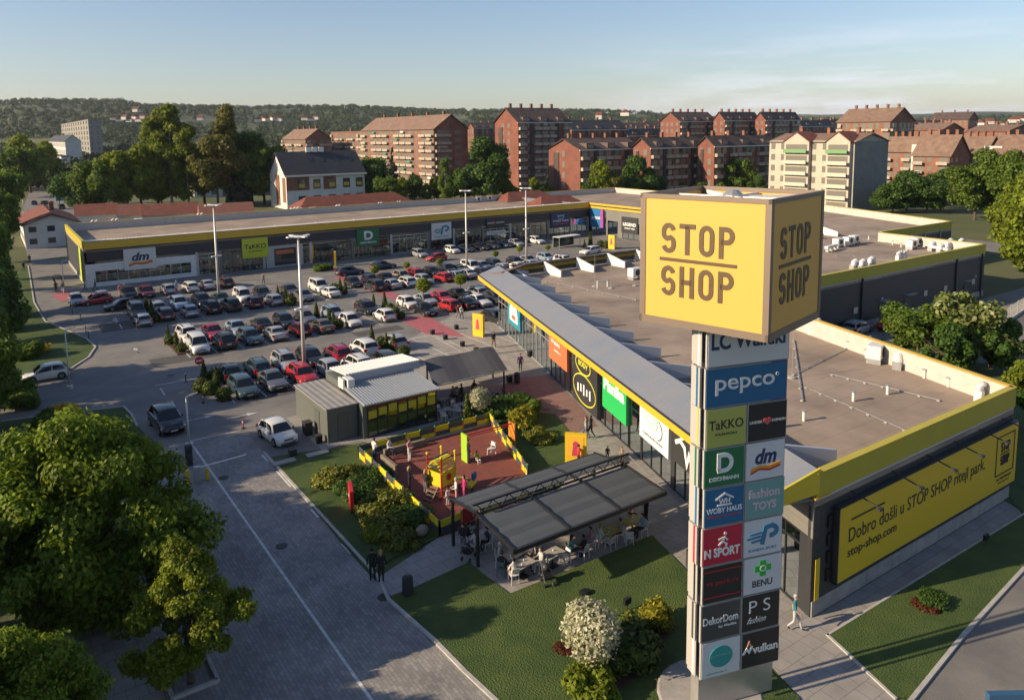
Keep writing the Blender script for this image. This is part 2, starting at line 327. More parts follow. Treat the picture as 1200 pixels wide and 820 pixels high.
birchb = mat('pale_bark', (.42, .38, .33), .9, var=.4, scale=5)
def flat(name, c, r=.5): return mat('paint_'+name, c, r)
CW, CK = flat('white', (.80, .80, .78)), flat('near_black', (.012, .012, .016))
skin = mat('skin', (.50, .30, .22), .6)

# ------------------------------------------------------------------ ground
def sheet(name, pts, z, m, kind='structure', kerb=None):
    o = MB().prism([tuple(p) for p in pts], z-.06, z).build(name, m); o['kind'] = kind
    return o
def P(*l): return [G(x, y) for x, y in l]
def kerb(pts, w=.18, h=.12, closed=False, name='kerb'):
    mb = MB(); n = len(pts)
    for i in range(n if closed else n-1):
        a, b = Vector(pts[i]), Vector(pts[(i+1) % n]); d = (b-a).normalized()*w*.5; q = Vector((-d.y, d.x))
        mb.hull8([(*(a-d-q), 0), (*(b+d-q), 0), (*(b+d+q), 0), (*(a-d+q), 0)], [(*(a-d-q), h+.001*(i % 3)), (*(b+d-q), h+.001*(i % 3)), (*(b+d+q), h+.001*(i % 3)), (*(a-d+q), h+.001*(i % 3))])
    return struct(mb.build(name, kerbm))
def hill_e(px):      # photo height of the skyline of hills over the horizon line
    ys = np.interp(px, [-400, 0, 30, 60, 100, 150, 175, 220, 300, 350, 410, 450, 520, 560, 620, 700, 780, 850, 900, 1000, 1080, 1130, 1200, 1600], [124, 126, 123, 122, 122, 120, 125, 125, 126, 124, 123, 125, 128, 127, 128, 128, 131, 134, 133, 133, 134, 131, 132, 130])
    yh = 156.5+.0121*(600-px); return (yh-ys)/FPX
def terrain():
    rs = [0, 60, 200, 450, 700, 900, 1150, 1400, 1700, 2000, 2300, 2600, 3000, 3600, 4400, 5400, 7000, 9500]
    az = np.linspace(-math.pi, math.pi, 361); vs = []; fs = []
    fa = math.atan2(FW[0], FW[1]); rng = np.random.RandomState(5); ph = rng.rand(12)*6.3
    for r in rs:
        for a in az:
            rel = a; px = 600+FPX*math.tan(max(-1.1, min(1.1, rel)))
            e = float(hill_e(px))*.93
            peak = 2500 if px < 700 else 2500+min(1, (px-700)/200)*1700
            t = min(1, max(0, (r-850)/(peak-850))); t2 = t*t*(3-2*t)
            wob = .5*math.sin(a*37+ph[0]+r*.004)+.5*math.sin(a*91+ph[1]-r*.003)
            z = (CAM_H+e*peak-9)*t2*(1+.16*wob*(1-t)) if r > 850 else 0
            if r > peak: z = (CAM_H+e*peak)*(.86+.1*wob)
            d = math.sin(fa+rel)*r, math.cos(fa+rel)*r
            vs.append((d[0], d[1], z))
    n = len(az)
    for i in range(len(rs)-1):
        for k in range(n-1): fs.append((i*n+k, i*n+k+1, (i+1)*n+k+1, (i+1)*n+k))
    mb = MB(); mb.v = vs; mb.f = [f[::-1] for f in fs]; mb.m = [0]*len(fs)
    hm = mat('hill_cover', (.028, .047, .016), .95, var=.5, scale=.006, col2=(.10, .115, .035), bump=0, detail=12)
    N, L, p = nodes_of(hm)
    for nn in N:
        if nn.type == 'MAP_RANGE': nn.inputs[1].default_value = .50; nn.inputs[2].default_value = .60
    o = mb.build('hills', hm, smooth=True); struct(o); return o
terrain()
ground = sheet('ground', [(-400, -200), (700, -200), (700, 900), (-400, 900)], .004, grass_w)
lot = P((30, 310), (37, 355), (50, 377), (75, 387), (100, 397), (112, 407), (105, 419), (85, 434), (-200, 482), (-200, 530), (3, 494), (145, 477), (154, 486), (162, 500))+[(10, 55), (22, 52), (22, 60.6), (31, 60.6), (36.5, 75), (49, 77), (114.5, 74), (114.5, 136), (14, 136)]+P((85, 302), (40, 306))
sheet('parking_lot', lot, .012, asph)
sheet('road_far', P((34, 306), (44, 306), (75, 300), (105, 300), (130, 200), (45, 200), (20, 260)), .016, asph_d)
sheet('paver_road', [(3.2, -8), (3.2, 60), (12, 60.2), (15.4, 58.5), (15.3, 34.9)]+P((455, 704), (510, 752), (545, 788), (590, 830), (660, 880), (800, 950)), .020, paver)
rd = P((455, 704), (510, 752), (545, 788), (590, 830), (660, 880), (800, 950))
sheet('plaza_paving', [(22, 52.5), (19.0, 52.5), (19, 60.6), (31, 60.6), (36.5, 75), (49, 84), (58, 84), (46, 58), (30.8, 19.8), (55, 19.8), (55, 18.2)]+P((1200, 600), (1009, 719), (970, 744), (1048, 818), (1200, 940), (1000, 940), (935, 815))+[(28.8, 25.5), (30, 29.7), (20.1, 29.7), (20, 33.1)]+P((448, 702), (437, 681), (512, 631), (520, 628))+[(30, 36.6)], .026, flag)
sheet('service_road', [(49, 46), (64, 47.6), (150, 47.6), (160, 90), (170, 90), (160, 30), (120, 26), (80, 34), (58, 36)], .016, asph)
sheet('car_park_exit_road', P((1069, 821), (1130, 745), (1200, 668))+[(90, 26), (200, 26), (200, -40), (26, -40), (27, 8)], .018, asph)
# lawns -------------------------------------------------------------------
lawn1 = P((456, 703), (549, 660), (597, 697), (765, 629), (811, 676), (870, 745), (905, 790), (936, 818), (1010, 945))+[(16, 5)]+rd[::-1][0:5]
sheet('lawn_front', lawn1, .09, grass)
sheet('lawn_side', [(15.45, 52.6), (22, 51.6), (33.5, 51.9), (37.2, 48), (34, 40), (28.5, 37.2), (19.9, 36.8)]+P((512, 631), (456, 657), (437, 678), (400, 636)), .085, grass)
sheet('lawn_right', P((970, 745), (1010, 720), (1200, 604))+[(60, 28), (80, 29)]+P((1200, 666), (1130, 743), (1068, 819), (1049, 819)), .09, grass)
isl = P((33, 312), (40, 355), (53, 377), (77, 387), (101, 397), (111, 407), (103, 418), (84, 431), (-200, 470), (-200, 330))
sheet('lawn_island', isl, .09, grass)
sheet('lawn_corner', P((3, 495), (145, 478), (153, 487), (160, 500))+[(9.2, 56), (3.1, 55), (-12, 50)]+P((-160, 520)), .09, grass)
sheet('verge_back', [(151, 80), (160, 70), (185, 95), (200, 160), (152, 160)], .02, grass)
sheet('verge_service', [(55.5, 30), (57, 36.5), (66, 44.5), (80, 44.5), (79, 30)]+P((1200, 600)), .07, grass)
sheet('footpath_left', P((0, 640), (40, 690), (75, 760), (100, 830), (200, 830), (130, 700), (100, 640)), .03, flag)
kerb(P((33, 312), (40, 355), (53, 377), (77, 387), (101, 397), (112, 407), (104, 419), (84, 432), (0, 452)))
kerb(P((3, 494), (145, 477), (154, 486), (161, 500)))
kerb([(15.35, 54.5), (15.35, 35)]+P((456, 704), (510, 752), (545, 788), (590, 830), (660, 880)), h=.11)
kerb(P((1200, 667), (1130, 744), (1069, 820), (1000, 905)))
kerb(P((970, 745), (1010, 720), (1200, 603)), w=.12, h=.1); kerb(P((970, 745), (1049, 819)), w=.12, h=.1)
# painted lines --------------------------------------------------------------
def strip(mb, a, b, w=.12, z=.033):
    a, b = Vector(a), Vector(b); d = (b-a).normalized(); q = Vector((-d.y, d.x))*w/2
    mb.prism([tuple(a-q), tuple(b-q), tuple(b+q), tuple(a+q)], z-.004, z); return mb
lines = MB()
BAY = 2.77; U0 = 16.5
def bayu(k): return U0+BAY*k
for v0, v1, ks in ((66.7, 71.6, range(0, 13)), (71.6, 76.6, range(0, 13)), (83.8, 88.9, range(0, 10)), (88.9, 94, range(0, 10)), (83.8, 88.9, range(12, 17)), (88.9, 94, range(12, 17)), (101.8, 107, range(0, 9)), (107, 112.2, range(0, 9)), (101.8, 107, range(11, 26)), (107, 112.2, range(11, 26)), (119.5, 124.5, range(-2, 6))):
    for k in ks: strip(lines, (bayu(k), v0), (bayu(k), v1), .10)
strip(lines, (11.4, 60.2), (11.4, 4), .14); strip(lines, (11.4, 60.2), (15.2, 60.0), .12)
for v in range(38, 56, 5): strip(lines, (15.12, v), (15.12, v+1.3 if v != 48 else v+3), .14)
strip(lines, G(182, 452), G(234, 443), .14)
for a, b in (((188, 455), (193, 463)), ((201, 470), (205, 477)), ((207, 480), (211, 487)), ((135, 372), (138, 377)), ((140, 380), (143, 385)), ((158, 410), (163, 414))): strip(lines, G(*a), G(*b), .12)
strip(lines, G(245, 387), G(300, 372), .1) if 0 else None
strip(lines, (bayu(5)+.2, 83.7), (bayu(7)+.5, 83.7), .1)
strip(lines, G(472, 400), G(505, 392), .12); strip(lines, G(478, 418), G(540, 412), .12); strip(lines, G(540, 412), G(500, 390), .1)
def arrow(c, ang, s=1.):
    c = Vector(c); d = Vector((math.cos(ang), math.sin(ang))); q = Vector((-d.y, d.x))
    strip(lines, tuple(c-d*1.6*s), tuple(c+d*.4*s), .14); lines.prism([tuple(c+d*.4*s+q*.35*s), tuple(c+d*1.6*s), tuple(c+d*.4*s-q*.35*s)], .029, .033)
for x, y, a in ((235, 490, 0), (285, 487, 0), (160, 411, 1.6), (135, 376, 1.6), (445, 397, 0), (470, 401, 0)): arrow(G(x, y), a, .8)
struct(lines.build('road_markings', linem))
rc = MB()
rc.prism(P((459, 370), (500, 392), (546, 395), (502, 371)), .030, .036); rc.prism([(46.3, 95.5), (48.3, 95.5), (48.3, 118), (45.8, 118)], .030, .036)
rc.prism(P((88, 349), (72, 354), (60, 345), (84, 341)), .030, .036)
struct(rc.build('red_crossing', redpaint))
sheet('entrance_mats', [(36.4, 55.5), (39.5, 57.8), (43.4, 56.6), (38.4, 44), (33.5, 44)], .031, redpave)

# ------------------------------------------------------------------ shopping centre
WD = Vector((.325, .9457, 0)); WN = Vector((-.9457, .325, 0)); P0 = Vector((30.7, 19.9, 0)); WL = 58.3
def wing(t, off=0., z=0.): q = P0+WD*t+WN*off; return (q.x, q.y, z)
ZB, ZT, ZR = 5.95, 7.15, 5.75           # bottom and top of the yellow band, roof surface
clear = bpy.data.materials.new('clear_shop_glass'); clear.use_nodes = True
_t = clear.node_tree; _t.nodes.clear(); _o = _t.nodes.new('ShaderNodeOutputMaterial'); _x = _t.nodes.new('ShaderNodeMixShader'); _g = _t.nodes.new('ShaderNodeBsdfGlossy'); _g.inputs['Roughness'].default_value = .03; _g.inputs['Color'].default_value = (.75, .85, .9, 1)
_tr = _t.nodes.new('ShaderNodeBsdfTransparent'); _tr.inputs[0].default_value = (.62, .70, .72, 1); _fr = _t.nodes.new('ShaderNodeFresnel'); _fr.inputs[0].default_value = 1.6
_mr = _t.nodes.new('ShaderNodeMapRange'); _mr.inputs[1].default_value = 0; _mr.inputs[2].default_value = 1; _mr.inputs[3].default_value = .05; _mr.inputs[4].default_value = .9
_t.links.new(_fr.outputs[0], _mr.inputs[0]); _t.links.new(_mr.outputs[0], _x.inputs[0]); _t.links.new(_tr.outputs[0], _x.inputs[1]); _t.links.new(_g.outputs[0], _x.inputs[2]); _t.links.new(_x.outputs[0], _o.inputs[0])
goodsm = islandmat('shop_goods', [(.5, .48, .45), (.35, .06, .06), (.06, .10, .2), (.55, .35, .15), (.02, .02, .02), (.1, .25, .22), (.45, .2, .28), (.6, .6, .6), (.12, .10, .09), (.5, .42, .1), (.03, .03, .04), (.2, .3, .4)])
frame_d = mat('dark_frame', (.03, .032, .035), .4, metal=.3); frame_l = mat('light_frame', (.40, .42, .43), .4, metal=.4)
shoplight = bpy.data.materials.new('shop_light'); shoplight.use_nodes = True; _p = shoplight.node_tree.nodes['Principled BSDF']; _p.inputs['Emission Color'].default_value = (1, .93, .82, 1); _p.inputs['Emission Strength'].default_value = 1.6
inner = mat('shop_interior', (.13, .12, .11), .8); floorm = mat('shop_floor', (.25, .24, .22), .5)
def shopfront(par, fc, x0, x1, z1, seed, step=1.6, light=False, depth=3.2, open_frac=.8):
    """glazing with mullions, transom and goods behind it"""
    rng = random.Random(seed); g = MB(); fc.rect(g, x0, x1, .12, z1, -.02, 0); g.build('shop_window', clear, par)
    f = MB(); n = max(1, round((x1-x0)/step))
    for i in range(n+1):
        x = x0+(x1-x0)*i/n; fc.rect(f, x-.035, x+.035, 0, z1, -.06, .05)
    fc.rect(f, x0, x1, z1-.7, z1-.63, -.06, .045); fc.rect(f, x0, x1, 0, .12, -.06, .04); fc.rect(f, x0, x1, z1-.06, z1+.01, -.06, .042)
    f.build('window_frame', frame_l if light else frame_d, par)
    k = MB()
    for i in range(int((x1-x0)*9)):
        x = rng.uniform(x0+.1, x1-.5); w = rng.uniform(.12, .55); z = rng.choice([.0, .0, .0, .55, 1.0, 1.5, 2.0]); h = rng.uniform(.2, .75) if z else rng.uniform(.6, 1.7); d = rng.uniform(.25, depth-.4)
        fc.rect(k, x, x+w, z, min(z+h, z1-.3), -d-.25, -d)
    k.build('shop_goods', goodsm, par)['kind'] = 'stuff'
    q = MB(); fc.rect(q, x0+.3, x1-.3, 3.86, 3.90, -depth+.6, -.8); q.build('ceiling_light', shoplight, par)
    # posters
    for i in range(int((x1-x0)/5)):
        x = rng.uniform(x0+.3, x1-1.6); q = MB(); fc.rect(q, x, x+rng.uniform(.8, 1.3), .9, min(2.4, z1-.8), -.12, -.09); q.build('window_poster', rng.choice([flat('poster_white', (.55, .55, .52)), flat('poster_teal', (.15, .38, .40)), flat('poster_red', (.45, .06, .07)), flat('poster_pink', (.5, .25, .38))]), par)
def hall(name, label, poly, front=(), zr=ZR, depth=3.2, clad=None):
    """hall body: walls with shop recesses on the listed edges, roof slab. front: indexes of glazed edges"""
    cx = sum(p[0] for p in poly)/len(poly); cy = sum(p[1] for p in poly)/len(poly)
    t = thing(name, label, 'shopping hall', (poly[0][0], poly[0][1], 0)); n = len(poly)
    a = sum(poly[i-1][0]*poly[i][1]-poly[i][0]*poly[i-1][1] for i in range(n)); assert a > 0
    r = MB().prism(poly, zr-.25, zr); r.build('roof', roofm, t)
    w = MB(); fl = MB()
    for i in range(n):
        A, B2 = Vector((*poly[i], 0)), Vector((*poly[(i+1) % n], 0)); d = (B2-A).normalized(); nn = Vector((d.y, -d.x, 0))
        if i in front:
            w.obox(A-nn*.3+Vector((0, 0, 3.95)), B2-A, nn*.3, (0, 0, zr-.26-3.95))     # wall over the glazing
            A2, E2 = A+d*1.7, (B2-A)-d*3.4
            w.obox(A2-nn*depth, E2, -nn*.2, (0, 0, zr-.26))
            fl.obox(A2-nn*depth+Vector((0, 0, .02)), E2, nn*depth, (0, 0, .06)); w.obox(A2-nn*depth+Vector((0, 0, 3.97)), E2, nn*(depth-.3), (0, 0, .1))
        else: w.obox(A-nn*.3, B2-A, nn*.3, (0, 0, zr-.26))
    w.build('wall', clad or dark, t)
    if fl.v: fl.build('shop_floor', floorm, t)
    return t
def band(par, a, b, z0=ZB, z1=ZT, th=.25, m=None, cap=True, inner_m=None, out=.06):
    """yellow band and white-backed parapet along an edge, outside is to the right of a-b"""
    A, B2 = Vector((*a, 0)), Vector((*b, 0)); d = (B2-A).normalized(); nn = Vector((d.y, -d.x, 0))
    q = MB().obox(A+nn*out+Vector((0, 0, z0)), B2-A, -nn*.09, (0, 0, z1-z0)); q.build('yellow_band', m or yell, par)
    q = MB().obox(A-nn*.03+Vector((0, 0, ZR+.002)), B2-A, -nn*th, (0, 0, z1-ZR-.04)); q.build('parapet', inner_m if inner_m and inner_m is not white else mat('parapet_paint', (.50, .465, .42), .7, var=.15, scale=1.5), par)
    if cap: q = MB().obox(A+nn*(out+.03)+Vector((0, 0, z1)), B2-A, -nn*(th+.15), (0, 0, .05)); q.build('coping', yell if m is None else m, par)
def brow(par, a, b, over=2.3, inn=.2, zo=6.35, zi=7.3, m=None, fins=True, step=4.4, fl=3.4, finm=None, bandm=None, z0=5.85):
    """sloping eyebrow roof along a front: outer yellow fascia, seamed sheet, fins behind"""
    A, B2 = Vector((*a, 0)), Vector((*b, 0)); L = (B2-A).length; d = (B2-A).normalized(); nn = Vector((d.y, -d.x, 0))
    o0, i0 = A+nn*over, A-nn*inn
    s = MB(); s.obox(o0+Vector((0, 0, zo-.06)), B2-A, (i0-o0)+Vector((0, 0, zi-zo)), (0, 0, .08)); s.build('sloping_roof', m or metroof, par)
    s = MB(); s.obox(o0+nn*.04+Vector((0, 0, z0)), B2-A, -nn*.12, (0, 0, zo-z0-.02)); s.build('yellow_fascia', bandm or yell, par)
    s = MB(); s.obox(o0+nn*.07+Vector((0, 0, zo-.02)), B2-A, -nn*.2, (0, 0, .07)); s.build('eaves_trim', charc, par)
    s = MB(); s.obox(o0-nn*.1+Vector((0, 0, z0+.02)), B2-A, i0-o0+nn*.4, (0, 0, .08)); s.build('soffit', greyclad, par)
    if fins:
        k = int(L/step)
        for i in range(k+1):
            p = i0+d*min(L-.2, i*step+.3); q = MB()
            w = d*.22
            q.hull8([p, p+w, p+w-nn*fl, p-nn*fl], [p+Vector((0, 0, 1.5)), p+w+Vector((0, 0, 1.5)), p+w-nn*fl+Vector((0, 0, .75)), p-nn*fl+Vector((0, 0, .75))])
            q.v = [(x, y, z+ZR+.003) for x, y, z in q.v]; q.build('roof_fin', finm or mat('fin_paint', (.42, .45, .50), .5), par)
# --- long left hall
U1 = 114.
lh = hall('long_shopping_hall', 'long dark shopping hall with yellow band behind the car park', [(12, 134), (U1, 134), (U1, 165), (12, 165)], (0,))
LF = Face((12, 134, 0), (1, 0, 0))
brow(lh, (12, 134), (U1, 134), over=.35, inn=1.9, zo=7.15, zi=7.15, m=metroof2, fins=True, step=7.5, fl=3.0, finm=white, z0=ZB)
band(lh, (U1, 165), (12, 165), inner_m=white); band(lh, (12, 165), (12, 134), m=yell_shade)
x = MB(); LF.rect(x, 0, 16.2, 0, .69, .02, .2); LF.rect(x, 0, 1.3, .69, 2.45, .02, .2); LF.rect(x, 15.4, 16.2, .69, 2.45, .02, .2); LF.rect(x, 0, 16.2, 2.45, 3.6, .02, .2); x.build('white_shop_surround', white, lh)
shopfront(lh, LF, 1.3, 15.4, 2.45, 3, light=True); edges = [16.4, 20.2, 27.5, 31.8, 36.0, 44.0, 52.0, 60.2, 66.0, 73.0, 80.0, 90.0, 96.5, 101.6]
for i in range(len(edges)-1): shopfront(lh, LF, edges[i]+.25, edges[i+1]-.25, 3.55+.2*(i % 2), 10+i, light=i % 3 == 0)
for i, e in enumerate(edges):
    x = MB(); LF.rect(x, e-.22, e+.22, 0, 3.93, 0, .12); x.build('wall_pier', frame_l if i % 2 == 0 else greyclad, lh)
x = MB(); LF.rect(x, 27.9, 34.5, 0, 3.8, .02, .14); x.build('light_portal', frame_l, lh)
x = MB(); LF.rect(x, 29.3, 33.2, .3, 3.3, .15, .17); x.build('shop_window', glassd, lh)
x = MB(); LF.rect(x, 29.6, 32.8, 2.3, 3.0, .18, .20); x.build('window_poster', flat('poster_orange', (.5, .14, .05)), lh)
# left gable end panels
LE = Face((12, 165, 0), (0, -1, 0)); x = MB(); LE.rect(x, 24, 26.5, .2, 5.6, .02, .12); x.build('lime_banner', flat('lime', (.45, .55, .05)), lh)
x = MB(); LE.rect(x, 0, 31, 0, .6, .01, .06); x.build('plinth', plinth, lh)
def sign(par, fc, x0, x1, z0, z1, m, d=.25, name='shop_sign', border=None):
    q = MB(); fc.rect(q, x0, x1, z0, z1, .03, d); s = q.build(name, m, par)
    return s, Face(fc.p(x0, z0, d), fc.r, fc.u, fc.n), x1-x0, z1-z0
def lett(s, fc, t, x, y, w, h, m, bold=.02, shear=0., name='lettering'):
    q = MB(); fc.text(q, t, x, y, w, h, .012, .008, bold, shear); return q.build(name, m, s)
W_, K_, DB = flat('letter_white', (.75, .75, .74)), flat('letter_black', (.02, .02, .02)), flat('navy', (.015, .03, .10))
cream = mat('sign_cream', (.62, .61, .57), .5)
def brand_dm(s, f, w, h, sub=True):
    lett(s, f, 'dm', w*.24, h*.42, w*.55, h*.40, DB, .035, .25)
    for m_, a in ((flat('dm_red', (.45, .02, .03)), .0), (flat('dm_orange', (.75, .30, .02)), .055)):
        q = MB(); pts = [(w*.13, h*(.17+a)), (w*.35, h*(.27+a)), (w*.6, h*(.22+a)), (w*.88, h*(.30+a)), (w*.88, h*(.38+a)), (w*.6, h*(.30+a)), (w*.35, h*(.33+a)), (w*.16, h*(.27+a))]
        for i in range(3): f.poly(q, [pts[i], pts[i+1], pts[6-i], pts[7-i]], .012+a*.1, .02)
        q.build('swoosh', m_, s)
def brand_takko(s, f, w, h): lett(s, f, 'TaKKO', w*.08, h*.46, w*.84, h*.24, K_, .015); lett(s, f, 'FASHION', w*.24, h*.30, w*.52, h*.07, K_)
def brand_d(s, f, w, h, name='DEICHMANN'):
    q = MB(); f.stroke(q, [(w*.36, h*.42), (w*.36, h*.82), (w*.50, h*.82)]+arc(w*.50, h*.62, w*.17, h*.20, 90, -90)+[(w*.33, h*.42)], w*.09, .012, .03); q.build('emblem', W_, s)
    lett(s, f, name, w*.14, h*.16, w*.72, h*.10, W_, .03)
def brand_p(s, f, w, h):
    teal = flat('planet_blue', (.03, .18, .32)); q = MB(); f.stroke(q, [(w*.48, h*.30), (w*.56, h*.75), (w*.72, h*.78)]+arc(w*.70, h*.64, w*.15, h*.13, 80, -100), h*.12, .012, .03)
    for i, (a, b2, y) in enumerate(((.16, .46, .60), (.10, .44, .50), (.20, .46, .40))): f.stroke(q, [(w*a, h*y), (w*b2, h*(y+.03))], h*.05, .012+.001*i, .03)
    q.build('emblem', teal, s); lett(s, f, 'PLANETA SPORT', w*.14, h*.14, w*.72, h*.07, teal)
def brand_under(s, f, w, h):
    lett(s, f, 'UNDER', w*.06, h*.47, w*.32, h*.07, W_); lett(s, f, 'FASHION', w*.62, h*.47, w*.34, h*.07, W_)
    q = MB(); f.disc(q, w*.45, h*.53, w*.055); f.disc(q, w*.55, h*.53, w*.055, d=.013); f.poly(q, [(w*.395, h*.52), (w*.605, h*.52), (w*.5, h*.41)], .0145); q.build('heart', flat('heart_red', (.6, .10, .10)), s)
s, f, w, h = sign(lh, LF, 5.4, 10.1, 2.15, 5.5, cream, .5); brand_dm(s, f, w, h)
s, f, w, h = sign(lh, LF, 23.8, 28.2, 2.15, 5.55, flat('takko_lime', (.50, .54, .03)), .4); brand_takko(s, f, w, h)
s, f, w, h = sign(lh, LF, 44.9, 49.4, 2.2, 5.45, flat('deep_green', (.01, .14, .05)), .3); brand_d(s, f, w, h)
s, f, w, h = sign(lh, LF, 60.8, 65.3, 2.05, 5.4, cream, .3); brand_p(s, f, w, h)
s, f, w, h = sign(lh, LF, 73.8, 78.5, 3.3, 5.45, charc, .3); brand_under(s, f, w, h*1.3) if 0 else lett(s, f, 'UNDER   FASHION', w*.06, h*.45, w*.88, h*.14, W_); q = MB(); f.disc(q, w*.42, h*.52, h*.1, d=.02); q.build('heart', flat('heart_red', (.6, .1, .1)), s)
s, f, w, h = sign(lh, LF, 73.9, 78.6, 1.9, 2.7, cream, .3); lett(s, f, 'FASHION SHOP', w*.1, h*.35, w*.8, h*.3, flat('sign_grey', (.2, .2, .22)))
s, f, w, h = sign(lh, LF, 90.8, 96.2, 2.0, 5.3, flat('night_blue', (.02, .04, .10)), .3)
q = MB(); f.ring(q, w*.5, h*.72, w*.16, h*.12, .12); f.stroke(q, [(w*.3, h*.86), (w*.42, h*.78), (w*.58, h*.78), (w*.7, h*.86)], .14, .014); q.build('emblem', flat('pale_blue', (.35, .55, .65)), s); lett(s, f, 'WOBY HAUS', w*.08, h*.40, w*.84, h*.13, W_, .03)
q = MB(); f.rect(q, w*.1, w*.9, h*.22, h*.30, .01, .03); q.build('stripe', flat('magenta', (.35, .06, .22)), s)
# --- corner hall
ch = hall('corner_shopping_hall', 'grey and dark corner hall with yellow band ending the car park', [(U1+.02, 96.05), (147.1, 96.05), (150, 165), (U1+.02, 165)], (3,))
CF = Face((U1, 134, 0), (0, -1, 0))
x = MB(); x.obox((U1-.35, 75, ZB), (.3, 0, 0), (0, 59, 0), (0, 0, .45)); x.obox((U1-.35, 75, ZB+.75), (.3, 0, 0), (0, 59, 0), (0, 0, .40)); x.build('yellow_band', yell, ch)
x = MB(); x.obox((U1-.25, 75, ZB+.43), (.2, 0, 0), (0, 59, 0), (0, 0, .34)); x.build('band_groove', charc, ch)
x = MB(); x.obox((U1, 75, ZR), (.25, 0, 0), (0, 90, 0), (0, 0, .9)); x.build('parapet', mat('slate_strip', (.14, .16, .18), .5), ch)
band(ch, (147.1, 96.05), (150, 165), m=yell_shade); band(ch, (150, 165), (U1, 165))
x = MB(); CF.rect(x, 6, 59, 3.5, ZB, .02, .1); CF.rect(x, 6, 6.5, 0, 3.5, .02, .1); CF.rect(x, 9.8, 11.3, 0, 3.5, .02, .1); CF.rect(x, 16.5, 59, 0, 3.5, .02, .1); x.build('grey_panels', greyclad, ch)
shopfront(ch, CF, 1, 6, 3.5, 41); shopfront(ch, CF, 6.5, 9.8, 3.5, 42); shopfront(ch, CF, 11.3, 16.5, 3.5, 43)
s, f, w, h = sign(ch, CF, .9, 5.2, 1.7, ZB-.1, flat('pepco_blue', (.01, .14, .32)), .3); q = MB(); f.rect(q, w*.8, w, 0, h, .003, .02); q.build('magenta_edge', flat('pepco_magenta', (.35, .05, .28)), s); lett(s, f, 'pepco', w*.1, h*.38, w*.66, h*.2, W_, .02)
s, f, w, h = sign(ch, CF, 11.2, 16.2, 1.3, 4.8, charc, .3); lett(s, f, 'LEGEND', w*.1, h*.45, w*.8, h*.2, W_, .03); lett(s, f, 'WORLD WIDE', w*.18, h*.26, w*.64, h*.09, W_)
# --- central hall
mh = hall('central_shopping_hall', 'dark windowless rear hall with shaded yellow band facing the service yard', [(60.4, 48.6), (112.4, 48.6), (113.4, 64.35), (U1-.02, 64.4), (U1-.02, 75), (60.4, 75)], ())
band(mh, (60.4, 48.6), (112.4, 48.6), m=yell_shade); band(mh, (112.4, 48.6), (113.4, 64.35), m=yell_shade); MF = Face((60.4, 48.6, 0), (1, 0, 0))
brow(mh, (U1, 75), (49.8, 75), over=2.3, inn=.2, m=metroof2, step=5.2, finm=white)
for xx in (22, 44, 51): x = MB(); MF.rect(x, xx, xx+.18, 0, ZB, .03, .2); x.build('downpipe', charc, mh)
for xx, w_, z_ in ((26, 1.1, 2.3), (31.5, 1.6, 2.3), (46.5, 1.0, 2.2)):
    x = MB(); MF.rect(x, xx, xx+w_, 0, z_, .02, .08); x.build('service_door', mat('door_dark', (.05, .055, .06), .5), mh)
    x = MB(); MF.rect(x, xx-.2, xx+w_+.2, z_+.5, z_+.56, .02, .7); x.build('door_canopy', galv, mh)
for xx in (20.5, 36, 41, 48.5): x = MB(); MF.rect(x, xx, xx+.8, 2.0, 2.7, .02, .12); x.build('wall_vent', galv, mh)
x = MB(); MF.rect(x, 0, 52, 0, .75, .01, .07); x.build('plinth', plinth, mh)
for xx in (12, 35, 47): x = MB(); x.ball(tuple(MF.p(xx+14, 3.1, .3)), .13, 8, 6); x.build('wall_lamp', lampw, mh)
# --- rear hall
rh = hall('rear_shopping_hall', 'farthest dark hall with shaded yellow band behind the rear hall roof', [(U1+.02, 64.4), (136, 64.4), (147, 96), (U1+.02, 96)], ())
rh.location.z = 0
band(rh, (U1+.05, 64.4), (136, 64.4), m=yell_shade); band(rh, (136, 64.4), (147, 96), m=yell_shade); RF = Face((U1, 64.4, 0), (1, 0, 0))
for xx in (3, 8, 13, 18): x = MB(); RF.rect(x, xx, xx+.15, 0, ZB, .03, .2); x.build('downpipe', galv, rh)
# --- near wing
nw = hall('near_shopping_wing', 'nearest shopping wing with slanted glazed front and the yellow welcome board on its end', [wing(0)[:2], (51.2, 19.9), (60.35, 48.55), (60.35, 74.95), wing(WL)[:2]], (4,))
NF = Face(wing(WL), -WD)                       # local x = WL - t
EF = Face((30.7, 19.9, 0), (1, 0, 0))
brow(nw, wing(WL+.5)[:2], wing(0)[:2], over=2.3, inn=.2, step=5.0, fl=3.6)
x = MB(); a_, b_, c_, d_ = (Vector(wing(-.05, o_, z_)) for o_, z_ in ((2.3, 5.8), (-.2, 6.2), (-.2, 7.42), (2.3, 6.45))); o_ = WD*.12; x.hull8([a_, b_, b_+o_, a_+o_], [d_, c_, c_+o_, d_+o_]); x.build('end_fascia', yell_shade, nw)
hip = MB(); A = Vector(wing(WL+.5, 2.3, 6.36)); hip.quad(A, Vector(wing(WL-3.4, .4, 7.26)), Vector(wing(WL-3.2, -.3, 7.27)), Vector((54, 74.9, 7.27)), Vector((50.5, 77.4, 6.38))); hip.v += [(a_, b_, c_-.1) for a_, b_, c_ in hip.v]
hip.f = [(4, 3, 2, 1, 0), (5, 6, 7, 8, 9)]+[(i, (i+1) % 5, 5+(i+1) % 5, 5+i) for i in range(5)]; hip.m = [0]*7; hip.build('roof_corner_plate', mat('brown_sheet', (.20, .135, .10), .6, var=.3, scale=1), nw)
band(nw, (30.75, 19.9), (51.2, 19.9), m=yell_shade, inner_m=mat('parapet_back', (.55, .53, .50), .7, var=.2)); band(nw, (51.2, 19.9), (60.35, 48.55), m=yell)
